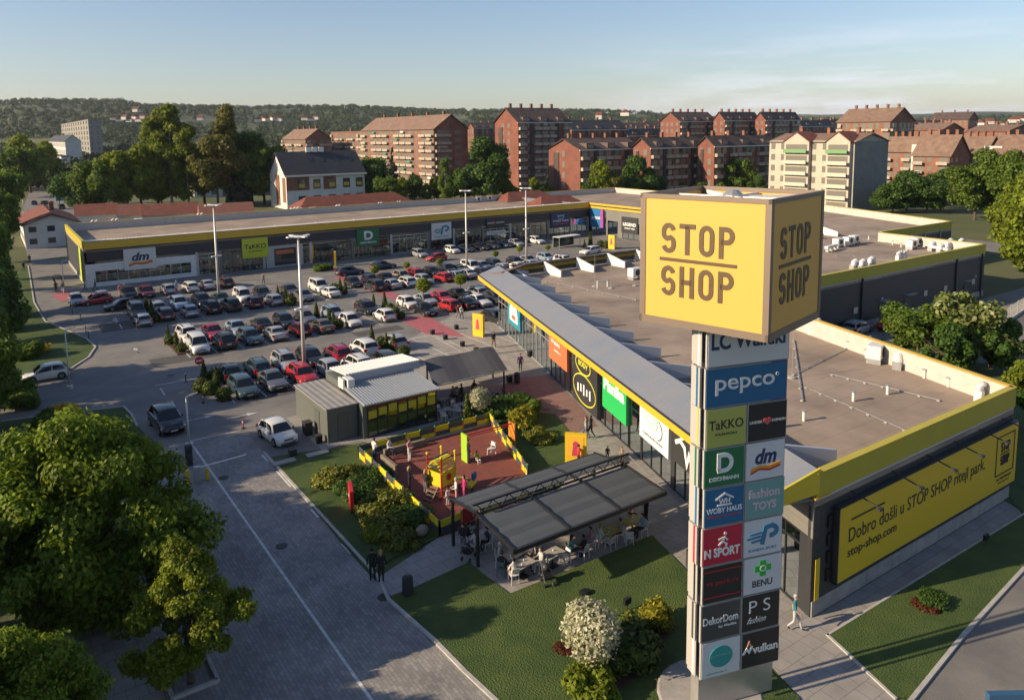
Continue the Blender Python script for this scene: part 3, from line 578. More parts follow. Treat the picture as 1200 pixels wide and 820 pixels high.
x = MB(); x.obox((30.6, 19.8, ZB-.02), (1.2, -.02, 0), (.4, 1.3, 0), (0, 0, .06)); x.build('corner_cap', yell, nw)
def T(t0, t1): return WL-t1, WL-t0
for t0, t1, m_ in ((0, 6.2, greyclad), (6.2, WL, dark)):
    x = MB(); a, b_ = T(t0, t1); NF.rect(x, a, b_, 3.95, ZB-.1, .0, .05); x.build('upper_panels', m_, nw)
for i, (t0, t1) in enumerate(((.9, 3.2), (3.5, 6.5), (7.0, 13.6), (14.1, 18.5), (18.7, 20.6), (20.8, 25.2), (25.3, 26.2), (32, 33.3), (33.4, 38.5), (38.7, 43), (43.1, 47.9), (48, 53.5), (53.7, 58))):
    a, b_ = T(t0, t1); shopfront(nw, NF, a, b_, 3.9, 60+i, step=1.3, light=i > 8, depth=3.0)
for t0, t1 in ((0, .9), (3.2, 3.5), (6.5, 7), (13.6, 14.1), (18.5, 18.7), (25.2, 25.3), (26.2, 32), (47.9, 48)):
    a, b_ = T(t0, t1); x = MB(); NF.rect(x, a, b_, 0, 3.93, -.1, .06); x.build('wall_pier', greyclad if t1 > 40 else charc, nw)
def nsign(t0, t1, z0, z1, m_, d=.25): a, b_ = T(t0, t1); return sign(nw, NF, a, b_, z0, z1, m_, d)
s, f, w, h = nsign(7.2, 13.5, 2.2, 5.4, charc); lett(s, f, 'vulkan', w*.42, h*.22, w*.5, h*.26, W_, .03)
q = MB(); f.disc(q, w*.20, h*.66, w*.045, h*.1); f.stroke(q, [(w*.06, h*.42), (w*.16, h*.52), (w*.25, h*.44), (w*.3, h*.12), (w*.34, h*.36), (w*.4, h*.18)], h*.09, .014); q.build('emblem', W_, s)
s, f, w, h = nsign(14.1, 18.4, 1.95, 5.4, flat('sign_white', (.70, .72, .72))); q = MB(); f.disc(q, w*.42, h*.52, w*.24, h*.24); q.build('emblem', flat('mint', (.40, .62, .60)), s); q = MB(); f.ring(q, w*.62, h*.40, w*.18, h*.2, .08, a0=-1.4, a1=1.2); q.build('arc', flat('sign_grey2', (.12, .14, .15)), s); lett(s, f, 'calzedonia', w*.12, h*.12, w*.7, h*.06, flat('sign_grey2', (.12, .14, .15)))
s, f, w, h = nsign(20.7, 25.2, 1.7, 5.3, flat('bright_green', (.02, .42, .10))); lett(s, f, 'Planika', w*.07, h*.42, w*.86, h*.28, W_, .05)
s, f, w, h = nsign(26.15, 31.8, .2, 5.3, charc, .3); ye = flat('lime_neon', (.62, .60, .05)); q = MB(); f.ring(q, w*.45, h*.70, w*.30, h*.15, .12); f.ring(q, w*.5, h*.30, w*.45, h*.24, .1); q.build('rings', ye, s); lett(s, f, 'BODY', w*.26, h*.66, w*.38, h*.09, ye, .03)
q = MB()
for i in range(5): f.rect(q, w*(.22+.12*i), w*(.27+.12*i), h*(.2+.03*(i % 2)), h*(.34+.02*(i % 3)), .012, .03)
q.build('figures', W_, s)
s, f, w, h = nsign(33.4, 38.4, 1.9, 5.2, flat('orange_red', (.62, .15, .06))); lett(s, f, 'Waikiki', w*.12, h*.5, w*.5, h*.12, W_); lett(s, f, 'fashion', w*.30, h*.32, w*.36, h*.06, W_)
s, f, w, h = nsign(48.2, 53.1, 1.85, 5.2, flat('teal_sign', (.02, .22, .30))); q = MB(); f.rect(q, w*.18, w*.82, h*.16, h*.42, .012, .03); f.disc(q, w*.36, h*.46, w*.18); f.disc(q, w*.64, h*.44, w*.17, d=.014); q.build('emblem', W_, s); q = MB(); f.rect(q, w*.35, w*.65, h*.24, h*.38, .036, .05); f.rect(q, 0, w, h*.72, h, .003, .02); q.build('red_detail', flat('coral', (.6, .12, .08)), s)
# end wall: plinth, welcome board, lamps
x = MB(); EF.rect(x, 0, 20.5, 0, .8, .0, .05); x.build('plinth', plinth, nw)
bd = MB(); EF.rect(bd, 1.55, 20.4, 1.33, 5.1, .05, .35); bd = bd.build('welcome_board', yboard, nw); f = Face(EF.p(1.55, 1.33, .35), EF.r, EF.u, EF.n)
x = MB(); EF.rect(x, 1.48, 1.55, 1.28, 5.15, .03, .36); EF.rect(x, 20.4, 20.47, 1.28, 5.15, .03, .36); EF.rect(x, 1.48, 20.47, 5.1, 5.16, .03, .36); EF.rect(x, 1.48, 20.47, 1.27, 1.33, .03, .36); x.build('board_frame', charc, bd)
lett(bd, f, 'Dobro došli u STOP SHOP ritejl park.', .8, 1.62, 13.9, .95, K_, .0); lett(bd, f, 'stop-shop.com', .75, .95, 4.4, .60, K_, .01)
x = MB(); f.rect(x, .95, 3.9, 2.94, 3.02, .012, .03); x.build('bar', K_, bd)
x = MB(); stop_shop(f, x, 16.65, 1.5, 1.2, 1.45, .012, .02); f.stroke(x, [(16.1, .95), (18.4, .95), (18.4, 3.35), (16.1, 3.35), (16.1, .95)], .06, .015, .02); x.build('logo', K_, bd)
lett(bd, f, 'deo IMMOFINANZ', 16.3, .6, 1.9, .14, K_); lett(bd, f, 'vaše kupovine', 16.5, .35, 1.5, .12, K_)
for xx in (2.9, 6.6, 10.0, 13.0, 16.0, 18.9):
    x = MB(); x.beam(EF.p(xx, 5.55, .03), EF.p(xx, 5.25, 1.5), .06); x.cbox(tuple(EF.p(xx, 5.2, 1.55)), (.35, .15, .12)); x.build('board_lamp', charc, nw)
for i in range(4): x = MB(); EF.rect(x, 1.05, 1.35, 1.5+.9*i, 2.1+.9*i, .02, .1); x.build('wall_vent', black, nw)
x = MB(); EF.rect(x, .15, .5, .8, 2.9, .05, .07); x.build('window_poster', yboard, nw)

# rooftop pieces: things of their own -------------------------------------
def rooftop(name, label, cat, px, py, fn, rz=0, group='units on the flat roofs', z=ZR):
    u, v = G(px, py, z); t = thing(name, label, cat, (u, v, z), rz, group); fn(t); return t
def vent_pair(t):
    for k, (dx, dy) in enumerate(((0, 0), (.75, .15))):
        MB().box(dx-.22, dx+.22, dy-.22, dy+.22, 0, .75).build('vent_stack', white, t, local=True); MB().tube([(dx, dy, .7), (dx, dy, 1.0), (dx+.18, dy-.05, 1.15), (dx+.4, dy-.05, 1.1)], .2, 8).build('vent_hood', whitem, t, local=True, smooth=True)
def ac_unit(t):
    MB().box(-.75, .75, -.5, .5, .35, 1.35).build('casing', whitem, t, local=True, bevel=.03)
    MB().lathe((-.76, 0, .85), [(.01, -.005), (.01, .005)], 6) ; x = MB(); x.tube([(0, -.505, .85), (0, -.52, .85)], .38, 14); x.build('fan_grille', charc, t, local=True)
    x = MB(); x.box(-.72, -.66, -.5, .5, 0, .35); x.box(.66, .72, -.5, .5, 0, .35); x.box(-.66, .66, -.03, .03, .28, .34); x.build('stand', galv, t, local=True)
def small_pipe(t): MB().tube([(0, 0, 0), (0, 0, .6)], .1, 8).build('stack', whitem, t, local=True); MB().tube([(0, 0, .6), (0, 0, .66)], .16, 8).build('cap', galv, t, local=True)
def bent_duct(t): MB().tube([(0, 0, 0), (0, 0, .7), (.12, 0, .95), (.4, 0, 1.05), (.75, 0, .95), (.85, 0, .7), (.85, 0, 0)], .33, 10).build('duct', whitem, t, local=True, smooth=True); MB().box(-.45, -.36, -.3, .3, 0, .6).build('bracket', galv, t, local=True)
def rod(t): MB().tube([(0, 0, 0), (0, 0, 3.6)], .022, 6).build('rod', galv, t, local=True); MB().lathe((0, 0, 0), [(.3, 0), (.3, .1), (.1, .16)], 10).build('base', concr, t, local=True)
def bench_frame(t):
    x = MB(); x.box(-.8, .8, -.05, .05, .75, .85); x.box(-.8, -.7, -.05, .05, 0, .75); x.box(.7, .8, -.05, .05, 0, .75); x.build('pipe_frame', whitem, t, local=True)
def flow(t): 
    x = MB(); x.box(-1.8, 1.8, -.25, .25, .5, .85); x.build('duct', whitem, t, local=True)
    for a in (-1.5, 0, 1.5): MB().box(a-.06, a+.06, -.2, .2, 0, .5).build('support', galv, t, local=True)
_n = {}
def lab(k, tail): _n[k] = _n.get(k, -1)+1; return ordn(_n[k])+' '+tail
for px, py in ((951, 392), (1147, 471)): rooftop('vent_stack_pair', ('pair of white vent stacks in the %s corner of the near wing roof' % ('far' if px < 1000 else 'front right')), 'roof vent', px, py, vent_pair)
for px, py, l in ((1052, 428, 'big bent white duct beside the parapet of the near wing roof'),): rooftop('bent_duct', l, 'roof duct', px, py+4, bent_duct, .3)
rooftop('air_unit', 'small air unit near the right parapet of the near wing roof', 'air conditioner', 1026, 424, ac_unit, .3)
for i, (px, py) in enumerate(((994, 409), (985, 403), (1083, 443), (1111, 453), (1015, 419), (942, 493), (1000, 470), (1040, 462))): rooftop('roof_stack', 'thin white pipe stack, '+ordn(i)+' from the far end of the near wing roof', 'roof vent', px, py, small_pipe)
rooftop('lightning_rod', 'thin lightning rod on the near wing roof right of the sign tower', 'lightning rod', 928, 443, rod)
for i, (px, py) in enumerate(((697, 336), (716, 338), (744, 335))): rooftop('lightning_rod', ordn(i)+' thin lightning rod left of the yellow sign cube', 'lightning rod', px, py, rod)
rooftop('pipe_frame', 'white pipe frame on the flat roof left of the yellow sign cube', 'pipe frame', 706, 337, bench_frame)
rooftop('air_unit', 'air unit at the end of the white beam beside the yellow sign cube', 'air conditioner', 744, 327, ac_unit, 0)
for i, (px, py) in enumerate(((1000, 316), (1009, 316), (1019, 313), (1052, 306), (1058, 305))): rooftop('bent_duct' if i < 3 else 'vent_stack_pair', ordn(i)+' small white vent along the shaded yellow edge of the rear hall roof', 'roof duct', px, py, bent_duct if i < 3 else vent_pair, 0)
for i, (px, py) in enumerate(((982, 290), (994, 288), (1001, 286), (1068, 292), (1074, 289), (1109, 294), (1091, 294), (1101, 297), (1112, 290), (1125, 290))): rooftop('air_unit', ordn(i)+' air unit of the row on the rear hall roof', 'air conditioner', px, py, ac_unit if i in (0, 1, 2, 3, 4) else bent_duct)
rooftop('long_duct', 'long white duct on legs in front of the rear hall air units', 'roof duct', 974, 294, flow, .2); rooftop('long_duct', 'short white duct between air units of the rear hall roof', 'roof duct', 1100, 296, flow, 1.2)
for i, (px, py) in enumerate(((1014, 252), (1037, 253), (1080, 258), (1018, 281), (1046, 287), (1056, 290))): rooftop('roof_stack', ordn(i)+' short pipe along the parapets of the rear roofs', 'roof vent', px, py, small_pipe)
for i, px in enumerate((108, 132, 232, 345, 394, 443, 465, 507)): rooftop('vent_stack_pair', ordn(i)+' vent pair from the left along the back parapet of the long hall', 'roof vent', px, np.interp(px, [100, 300, 600], [265, 251, 233])+1, vent_pair)
for i, (px, py) in enumerate(((163, 264), (176, 264), (191, 263), (351, 251), (360, 251), (367, 250), (560, 237), (573, 236))): rooftop('air_unit', ordn(i)+' boxy air unit from the left on the long hall roof', 'air conditioner', px, py, ac_unit)

# ------------------------------------------------------------------ sign tower
TR = R(-16.6); Tr = Vector((math.cos(TR), math.sin(TR), 0)); Tb = Vector((-math.sin(TR), math.cos(TR), 0)); TO = Vector((21.55, 18.73, 0)); TW, TD = 3.66, .80
tw = thing('sign_tower', 'tall sign tower with a yellow STOP SHOP cube over columns of shop panels', 'sign tower', tuple(TO))
x = MB(); x.lathe((TO.x+1.3, TO.y+.5, 0), [(2.1, 0), (2.15, .10), (2.05, .15)], 28); x.build('footing', concr, tw)
steel = mat('brushed_steel', (.48, .47, .46), .35, metal=.6, var=.15, scale=1.5)
x = MB(); x.obox(TO+Tr*.1+Tb*.12+Vector((0, 0, .2)), Tr*(TW-.2), Tb*(TD-.24), (0, 0, 15.4)); x.build('core', steel, tw)
SF = Face(TO, Tr); BF = Face(TO+Tr*TW+Tb*TD, -Tr); SL = Face(TO+Tb*TD, -Tb); SR = Face(TO+Tr*TW, Tb)
red = flat('brand_red', (.50, .015, .05)); teal = flat('brand_teal', (.03, .30, .30)); mint = flat('pale_teal', (.16, .33, .32))
gre = flat('brand_green', (.01, .15, .06)); nav = flat('brand_blue', (.01, .12, .27))
def b_lc(s, f, w, h): lett(s, f, 'LC Waikiki', w*.05, h*.42, w*.90, h*.42, DB, .03)
def b_pepco(s, f, w, h):
    lett(s, f, 'pepco', w*.12, h*.30, w*.72, h*.40, W_, .01); q = MB()
    for i in range(6): f.rect(q, w*(.80+.033*i), w*(.833+.033*i), 0, h, .003, .006)
    q.build('magenta_edge', flat('pepco_purple', (.14, .02, .16)), s); q = MB(); f.ring(q, w*.87, h*.68, .06, .06, .02); q.build('mark', W_, s)
def b_woby(s, f, w, h):
    q = MB(); f.stroke(q, [(w*.28, h*.70), (w*.5, h*.84), (w*.72, h*.70)], .07); f.rect(q, w*.32, w*.68, h*.52, h*.56, .012, .03); q.build('emblem', W_, s); lett(s, f, 'WH', w*.36, h*.57, w*.28, h*.13, W_, .03); lett(s, f, 'WOBY HAUS', w*.06, h*.34, w*.88, h*.14, W_, .03); lett(s, f, 'kupovina sa stilom', w*.1, h*.22, w*.8, h*.07, flat('brand_red2', (.6, .03, .05)))
def b_fash(s, f, w, h): c = flat('pale_pink', (.55, .45, .50)); lett(s, f, 'fashion', w*.08, h*.55, w*.8, h*.24, c, .03); lett(s, f, 'TOYS', w*.2, h*.22, w*.6, h*.22, c, .04)
def b_nsport(s, f, w, h):
    lett(s, f, 'N SPORT', w*.06, h*.20, w*.88, h*.24, W_, .04); q = MB(); f.disc(q, w*.56, h*.80, w*.035); f.stroke(q, [(w*.40, h*.66), (w*.55, h*.70), (w*.62, h*.62)], .07, .013); f.stroke(q, [(w*.54, h*.70), (w*.50, h*.60), (w*.40, h*.50)], .08, .014); f.stroke(q, [(w*.5, h*.60), (w*.60, h*.52), (w*.58, h*.46)], .07, .016); q.build('runner', W_, s)
def b_black(s, f, w, h):
    r2 = flat('dark_red', (.30, .01, .03)); q = MB(); f.rect(q, 0, w, h*.84, h*.87, .012, .02); f.rect(q, 0, w, h*.14, h*.17, .012, .02); q.build('stripes', r2, s); lett(s, f, 'rs park.rs', w*.12, h*.44, w*.78, h*.16, r2, .01)
def b_benu(s, f, w, h):
    g2 = flat('cross_green', (.02, .42, .05)); q = MB(); f.rect(q, w*.42, w*.58, h*.46, h*.88, .012, .03); f.rect(q, w*.29, w*.42, h*.59, h*.75, .0125, .03); f.rect(q, w*.58, w*.71, h*.59, h*.75, .0125, .03); q.build('green_cross', g2, s)
    q = MB(); f.ring(q, w*.5, h*.67, w*.07, h*.07, .04, .034, .01); q.build('swirl', W_, s); lett(s, f, 'BENU', w*.24, h*.18, w*.52, h*.18, K_, .02)
def b_dekor(s, f, w, h): lett(s, f, 'DekorDom', w*.06, h*.45, w*.88, h*.20, W_); lett(s, f, 'by Medile', w*.45, h*.30, w*.45, h*.09, W_)
def b_ps(s, f, w, h): lett(s, f, 'P S', w*.2, h*.50, w*.55, h*.34, W_, -.005); lett(s, f, 'fashion', w*.15, h*.22, w*.5, h*.17, W_, 0, .6)
def b_calz(s, f, w, h):
    q = MB(); f.disc(q, w*.5, h*.55, w*.29, h*.29, n=28); q.build('disc', teal, s); q = MB(); f.text(q, 'BIJOUTERIE', w*.26, h*.52, w*.48, h*.09, .034, .01); q.build('lettering', mint, s); lett(s, f, 'calzedonia.rs', w*.12, h*.10, w*.55, h*.06, mint)
def b_vulkan(s, f, w, h):
    lett(s, f, 'vulkan', w*.30, h*.38, w*.66, h*.22, W_, .03); q = MB(); f.stroke(q, [(w*.04, h*.42), (w*.14, h*.56), (w*.2, h*.46), (w*.28, h*.62)], .09); q.build('emblem', W_, s); q = MB(); f.stroke(q, [(w*.16, h*.62), (w*.20, h*.74), (w*.24, h*.62)], .07, .02); q.build('flame', flat('flame', (.6, .3, .25)), s)
pw = flat('panel_white', (.62, .63, .65)); charc2 = flat('panel_charcoal', (.06, .06, .065)); cream2 = flat('panel_lime', (.42, .44, .10)); pit = flat('panel_black', (.012, .013, .018))
rows = [((pw, b_lc),), ((nav, b_pepco),), ((cream2, brand_takko), (pit, brand_under)), ((gre, brand_d), (pw, brand_dm)), ((nav, b_woby), (mint, b_fash)), ((red, b_nsport), (pw, brand_p)), ((pit, b_black), (pw, b_benu)), ((charc2, b_dekor), (pit, b_ps)), ((pw, b_calz), (pit, b_vulkan))]
edge_m = flat('panel_edge', (.40, .385, .36))
PZ, PH = 1.65, 1.575
for ff in (SF, BF):
    for i, row in enumerate(rows):
        z1 = PZ+PH*(9-i); pad = .0
        cw = (TW-.0)/len(row)
        for j, (m_, fn) in enumerate(row):
            off = -.04 if i % 2 else .0
            s, f, w, h = sign(tw, ff, off+j*cw+.02, off+(j+1)*cw-.02, z1-PH+.02, z1-.02, edge_m, .13, 'shop_panel')
            q = MB(); f.rect(q, .05, w-.03, .03, h-.03, .001, .012); q.build('panel_face', m_, s); fn(s, f, w, h)
for ff in (SL, SR):
    for i, row in enumerate(rows):
        z1 = PZ+PH*(9-i); off = .05*(i % 2)
        s, f, w, h = sign(tw, ff, .1, TD-.1, z1-PH+.02, z1-.03, edge_m, .07+off, 'side_panel'); q = MB(); f.rect(q, w-.24, w-.12, .0, h, .001, .01); q.build('panel_face', row[0][0], s)
CR = R(13.4); CC = Vector((23.42, 19.13, 0)); ca = Vector((math.cos(CR), math.sin(CR), 0)); cb = Vector((-math.sin(CR), math.cos(CR), 0)); CL, CR2 = 5.15, 4.80; CZ0, CZ1 = 15.77, 20.70
N0 = CC-ca*CR2/2-cb*CL/2
bronze = mat('bronze_frame', (.20, .155, .12), .5, metal=.2); cubey = mat('cube_yellow', (.68, .385, .085), .45, spec=.35)
brn = flat('cube_letters', (.10, .065, .03))
cu = MB(); cu.obox(N0+ca*.12+cb*.12+Vector((0, 0, CZ0+.05)), ca*(CR2-.24), cb*(CL-.24), (0, 0, CZ1-CZ0-.45)); cu = cu.build('cube', bronze, tw)
for (o_, r_, w_) in ((N0+cb*CL, -cb, CL), (N0, ca, CR2), (N0+ca*CR2, cb, CL), (N0+ca*CR2+cb*CL, -ca, CR2)):
    f = Face(o_+Vector((0, 0, CZ0)), r_); h_ = CZ1-CZ0; q = MB(); t_ = .17
    f.rect(q, 0, w_, 0, t_+.1, -.12, 0); f.rect(q, 0, w_, h_-t_, h_, -.12, 0); f.rect(q, 0, t_+.06, t_+.1, h_-t_, -.12, -.002); f.rect(q, w_-t_-.06, w_, t_+.1, h_-t_, -.12, -.002); q.build('frame', bronze, cu)
    q = MB(); f.rect(q, t_, w_-t_, t_, h_-t_, -.10, -.03); q = q.build('face_panel', cubey, cu)
    y = MB(); stop_shop(f, y, w_*.165, h_*.23, w_*.60, h_*.56, -.028, .02); y.build('stop_shop_lettering', brn, cu)
q = MB(); q.obox(N0+ca*.2+cb*.2+Vector((0, 0, CZ1-.42)), ca*(CR2-.4), cb*(CL-.4), (0, 0, .05)); q.build('top_tray', mat('tray', (.35, .34, .33), .6), cu)
q = MB(); c0 = CC+Vector((0, 0, CZ1-.22))
for k in range(4): a = CR+math.pi/4+k*math.pi/2; q.beam(c0, c0+Vector((math.cos(a), math.sin(a), 0))*3.1, .12, .16)
q.beam(c0-ca*2.2, c0+ca*2.2, .1, .14); q.beam(c0-cb*2.3, c0+cb*2.3, .1, .14); q.build('top_beams', white, cu)
q = MB(); q.lathe(tuple(c0), [(.4, -.1), (.4, .12), (.2, .3)], 10); q.build('hub', galv, cu)

# ------------------------------------------------------------------ flats and houses
brick = overlay_brick('red_brick', mat('brick_base', (.22, .078, .050), .85, var=.35, scale=.25, col2=(.15, .055, .040)), 1.2, .6, .03, (.7, .7, .7), .5, .18, 'WALL')
brick2 = overlay_brick('orange_brick', mat('brick_base2', (.27, .12, .075), .85, var=.4, scale=.25), 1.2, .6, .03, (.7, .7, .7), .5, .18, 'WALL')
rooft = mat('roof_tile_brown', (.15, .09, .065), .9, var=.45, scale=.5, col2=(.22, .15, .11), bump=.2)
roofd = mat('roof_tile_dark', (.085, .06, .055), .9, var=.4, scale=.4); roofs = mat('roof_slate', (.035, .038, .045), .7, var=.3, scale=.5); roofr = mat('roof_tile_red', (.19, .06, .04), .9, var=.35, scale=.6)
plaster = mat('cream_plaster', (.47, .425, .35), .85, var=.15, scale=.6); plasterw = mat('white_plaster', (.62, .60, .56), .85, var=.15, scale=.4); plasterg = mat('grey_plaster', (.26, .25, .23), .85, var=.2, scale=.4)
balc = mat('balcony_concrete', (.42, .36, .29), .85, var=.25, scale=.8); curt = islandmat('flat_windows', [(.02, .025, .03), (.04, .045, .05), (.18, .17, .15), (.02, .02, .02), (.03, .04, .06)], .15)
LIM = {'n': 0}
def corner_block(name, label, xl, xc, xr, yb, ye, yr, wall, roof, floors, ridge='v', lit='balc', dark_face='balc', flatroof=False, cat='apartment block', group='apartment blocks', chim=4, z0=0., base_z=0., wallv=None, trim=balc, small=False):
    """block whose near corner stands at photo column xc; xl and xr are where its two visible faces end"""
    u, v = G(xc, yb); zc = float(on(xc, ye, (u, v, 0), (FW[0], FW[1], 0))[2])
    def ext(px, d):
        lo, hi = .5, 300
        for _ in range(40):
            m_ = (lo+hi)/2; qx = pix(u+d[0]*m_, v+d[1]*m_, zc)[0]
            if (qx > px) == (d[1] > 0): lo = m_
            else: hi = m_
        return lo
    lv = ext(xl, (0, 1)) if xl is not None else 12; lu = ext(xr, (1, 0)) if xr is not None else 12
    zr = float(on(xc, yr, (u+(lu/2 if ridge == 'v' else 0), v+(0 if ridge == 'v' else lv/2), 0), (FW[0], FW[1], 0))[2])
    t = thing(name, label, cat, (u, v, base_z), 0, group)
    MB().box(u, u+lu, v, v+lv, base_z, zc).build('wall', wall, t)
    r = MB(); o = .6
    if flatroof: r.box(u-.2, u+lu+.2, v-.2, v+lv+.2, zc, zc+.5)
    elif ridge == 'v':
        m_ = u+lu/2; r.add([(u-o, v-o, zc-.25), (m_, v-o, zr), (u+lu+o, v-o, zc-.25), (u-o, v+lv+o, zc-.25), (m_, v+lv+o, zr), (u+lu+o, v+lv+o, zc-.25), (m_, v-o, zr-.4), (m_, v+lv+o, zr-.4)], [(0, 1, 4, 3), (1, 2, 5, 4), (0, 3, 7, 6), (6, 7, 5, 2), (0, 6, 1), (6, 2, 1), (3, 4, 7), (7, 4, 5)])
        g = MB(); g.add([(u, v+.01, zc), (u+lu, v+.01, zc), (m_, v+.01, zr-.5), (u, v+lv-.01, zc), (u+lu, v+lv-.01, zc), (m_, v+lv-.01, zr-.5)], [(0, 1, 2), (3, 5, 4), (0, 2, 5, 3), (1, 4, 5, 2)]); g.build('gable', wall, t)
    else:
        m_ = v+lv/2; r.add([(u-o, v-o, zc-.25), (u-o, m_, zr), (u-o, v+lv+o, zc-.25), (u+lu+o, v-o, zc-.25), (u+lu+o, m_, zr), (u+lu+o, v+lv+o, zc-.25), (u-o, m_, zr-.4), (u+lu+o, m_, zr-.4)], [(0, 3, 4, 1), (1, 4, 5, 2), (0, 6, 7, 3), (6, 2, 5, 7), (0, 1, 6), (6, 1, 2), (3, 7, 4), (7, 5, 4)])
        g = MB(); g.add([(u+.01, v, zc), (u+.01, v+lv, zc), (u+.01, m_, zr-.5), (u+lu-.01, v, zc), (u+lu-.01, v+lv, zc), (u+lu-.01, m_, zr-.5)], [(0, 2, 1), (3, 4, 5), (0, 3, 5, 2), (1, 2, 5, 4)]); g.build('gable', wall, t)
    rf = r.build('roof', roof, t)
    for k in range(chim):
        a = (k+.5)/chim
        cx, cy = (u+lu/2+.9, v+lv*a) if ridge == 'v' else (u+lu*a, v+lv/2+.9)
        zz = (zc if flatroof else zr-.9); q = MB(); q.box(cx-.45, cx+.45, cy-.45, cy+.45, zz, zz+2.3); q.box(cx-.55, cx+.55, cy-.55, cy+.55, zz+2.3, zz+2.5); q.build('chimney', brick2, rf)
    if name.startswith('brick') and ridge == 'u' and not flatroof:
        for k in range(3): a = (k+.5)/3; q = MB(); q.box(u+lu*a-1.6, u+lu*a+1.6, v+.3, v+lv*.30, zc, zc+1.9); q.build('dormer', mat('dormer_dark', (.10, .07, .06), .7), t); q = MB(); q.box(u+lu*a-1.2, u+lu*a+1.2, v+.22, v+.29, zc+.4, zc+1.6); q.build('window', curt, t)
        for fl_ in (.25, .75): q = MB(); q.box(u+lu*fl_-.9, u+lu*fl_+.9, v-.25, v+.02, 1, zc-.4); q.build('stair_bay', roofd, t)
    fh = (zc-base_z)/floors
    Lf = Face((u, v+lv, base_z), (0, -1, 0)); Rf = Face((u, v, base_z), (1, 0, 0))
    nb = [0, 0]
    for fc, L, mode in ((Lf, lv, lit), (Rf, lu, dark_face)):
        if not mode: continue
        n = max(1, round(L/3.6)); st = L/n
        while nb[1]+n*floors > 96 and n > 2: n -= 1; st = L/n
        for k in range(n):
            for fl_ in range(floors):
                x0 = k*st+st*.2; z = fl_*fh
                bl = mode == 'balc' and (k % 4 != 1)
                if mode == 'gable' and not (n//2-1 <= k <= n//2): continue
                q = MB(); fc.rect(q, x0, x0+st*(.70 if bl else .42), z+(.25 if bl else .9), z+fh*.82, -.25 if bl else .02, .03 if not bl else .02); q = q.build('window', curt if not small else glassd, t); nb[1] += 1
                if bl and nb[0] < 95:
                    q = MB(); fc.rect(q, x0-st*.14, x0+st*.74, z-.08, z+1.0, 1.05, 1.18); fc.rect(q, x0-st*.14, x0+st*.74, z-.12, z+.0, .0, 1.06); fc.rect(q, x0-st*.14, x0-st*.14+.1, z, z+1.0, 0, 1.05); q.build('balcony', trim, t); nb[0] += 1
                    if (k*7+fl_*3) % 5 == 0: q = MB(); fc.rect(q, x0, x0+st*.5, z+1.7, z+fh*.8, .9, 1.0); q.build('awning', random.Random(k*9+fl_).choice([plasterw, mat('awning_green', (.05, .22, .13)), balc]), t)
        if mode == 'gable' and not small: q = MB(); fc.rect(q, L*.18, L*.34, fh*.8, zc*.93, .01, .25); q.build('stair_panel', roofd, t)
    q = MB(); Rf.rect(q, -.65, lu+.65, zc-base_z-.55, zc-base_z-.2, .35, .68); q.build('eaves_board', plasterw, t) if ridge == 'u' and not flatroof else None
    return t, (u, v, lu, lv, zc, zr)
B = corner_block
B('brick_apartment_block', 'long red brick apartment block with brown roof and sunlit balcony front', 424, 510, 548, 224, 151, 134, brick2, rooft, 8, 'v', 'balc', 'balc', chim=5)
B('brick_apartment_block', 'lower flat topped brick block joined left of the long brick apartment block', 388, 431, None, 212, 155, 150, brick2, rooft, 6, 'v', 'balc', None, flatroof=True, chim=2)
B('brick_apartment_block', 'small brown roofed brick block farthest left, half behind trees', 331, 360, 388, 212, 163, 151, brick2, rooft, 6, 'v', 'balc', 'balc', chim=4)
B('brick_apartment_tower', 'tall red brick tower block with gabled sunlit end and dark shaded front', 580, 608, 668, 226, 143, 126, brick, roofd, 9, 'u', 'gable', 'balc', chim=5)
B('brick_apartment_block', 'brick block with sunlit end gable left of the stepped row', 643, 680, 752, 238, 175, 162, brick, roofd, 5, 'u', 'gable', 'balc', chim=5)
B('brick_apartment_block', 'second brick block of the stepped row behind the sign cube', 742, 762, 828, 236, 173, 161, brick, roofd, 5, 'u', 'gable', 'balc', chim=4)
B('brick_apartment_block', 'third brick block of the stepped row, left of the cream flats', 818, 836, 910, 234, 171, 159, brick, roofd, 5, 'u', 'gable', 'balc', chim=4)
B('brick_apartment_block', 'dark roofed block behind the tall brick tower', 650, 670, 735, 208, 152, 141, brick, roofs, 7, 'u', None, 'win', chim=4)
B('brick_apartment_block', 'low dark roofed block between the tower and the far row', 725, 735, 790, 205, 159, 151, brick, roofs, 6, 'u', None, 'win', chim=5)
B('brick_apartment_block', 'far brick row, left house with sunlit gable', 774, 796, 840, 205, 142, 131, brick, roofd, 8, 'u', 'win', 'balc', chim=5)
B('brick_apartment_block', 'far brick row, middle house under the skyline', 836, 848, 890, 204, 141, 131, brick, roofd, 8, 'u', 'win', 'balc', chim=5)
B('brick_apartment_block', 'far brick row, right house under the skyline', 885, 895, 937, 203, 140.5, 131, brick, roofd, 8, 'u', 'win', 'balc', chim=5)
B('brick_apartment_block', 'dark roofed brick block between the far row and the orange block', 930, 938, 985, 196, 148, 141, brick, roofs, 6, 'u', None, 'win', chim=4)
B('brick_apartment_block', 'orange brick block with large brown roof right of the far row', 981, 1040, 1072, 212, 142, 126, brick2, rooft, 6, 'v', 'balc', 'balc', chim=5)
B('brick_apartment_block', 'small dark roofed block on the skyline at the right', 1090, 1132, 1146, 186, 140, 131, brick2, roofd, 5, 'v', 'win', 'win', chim=3)
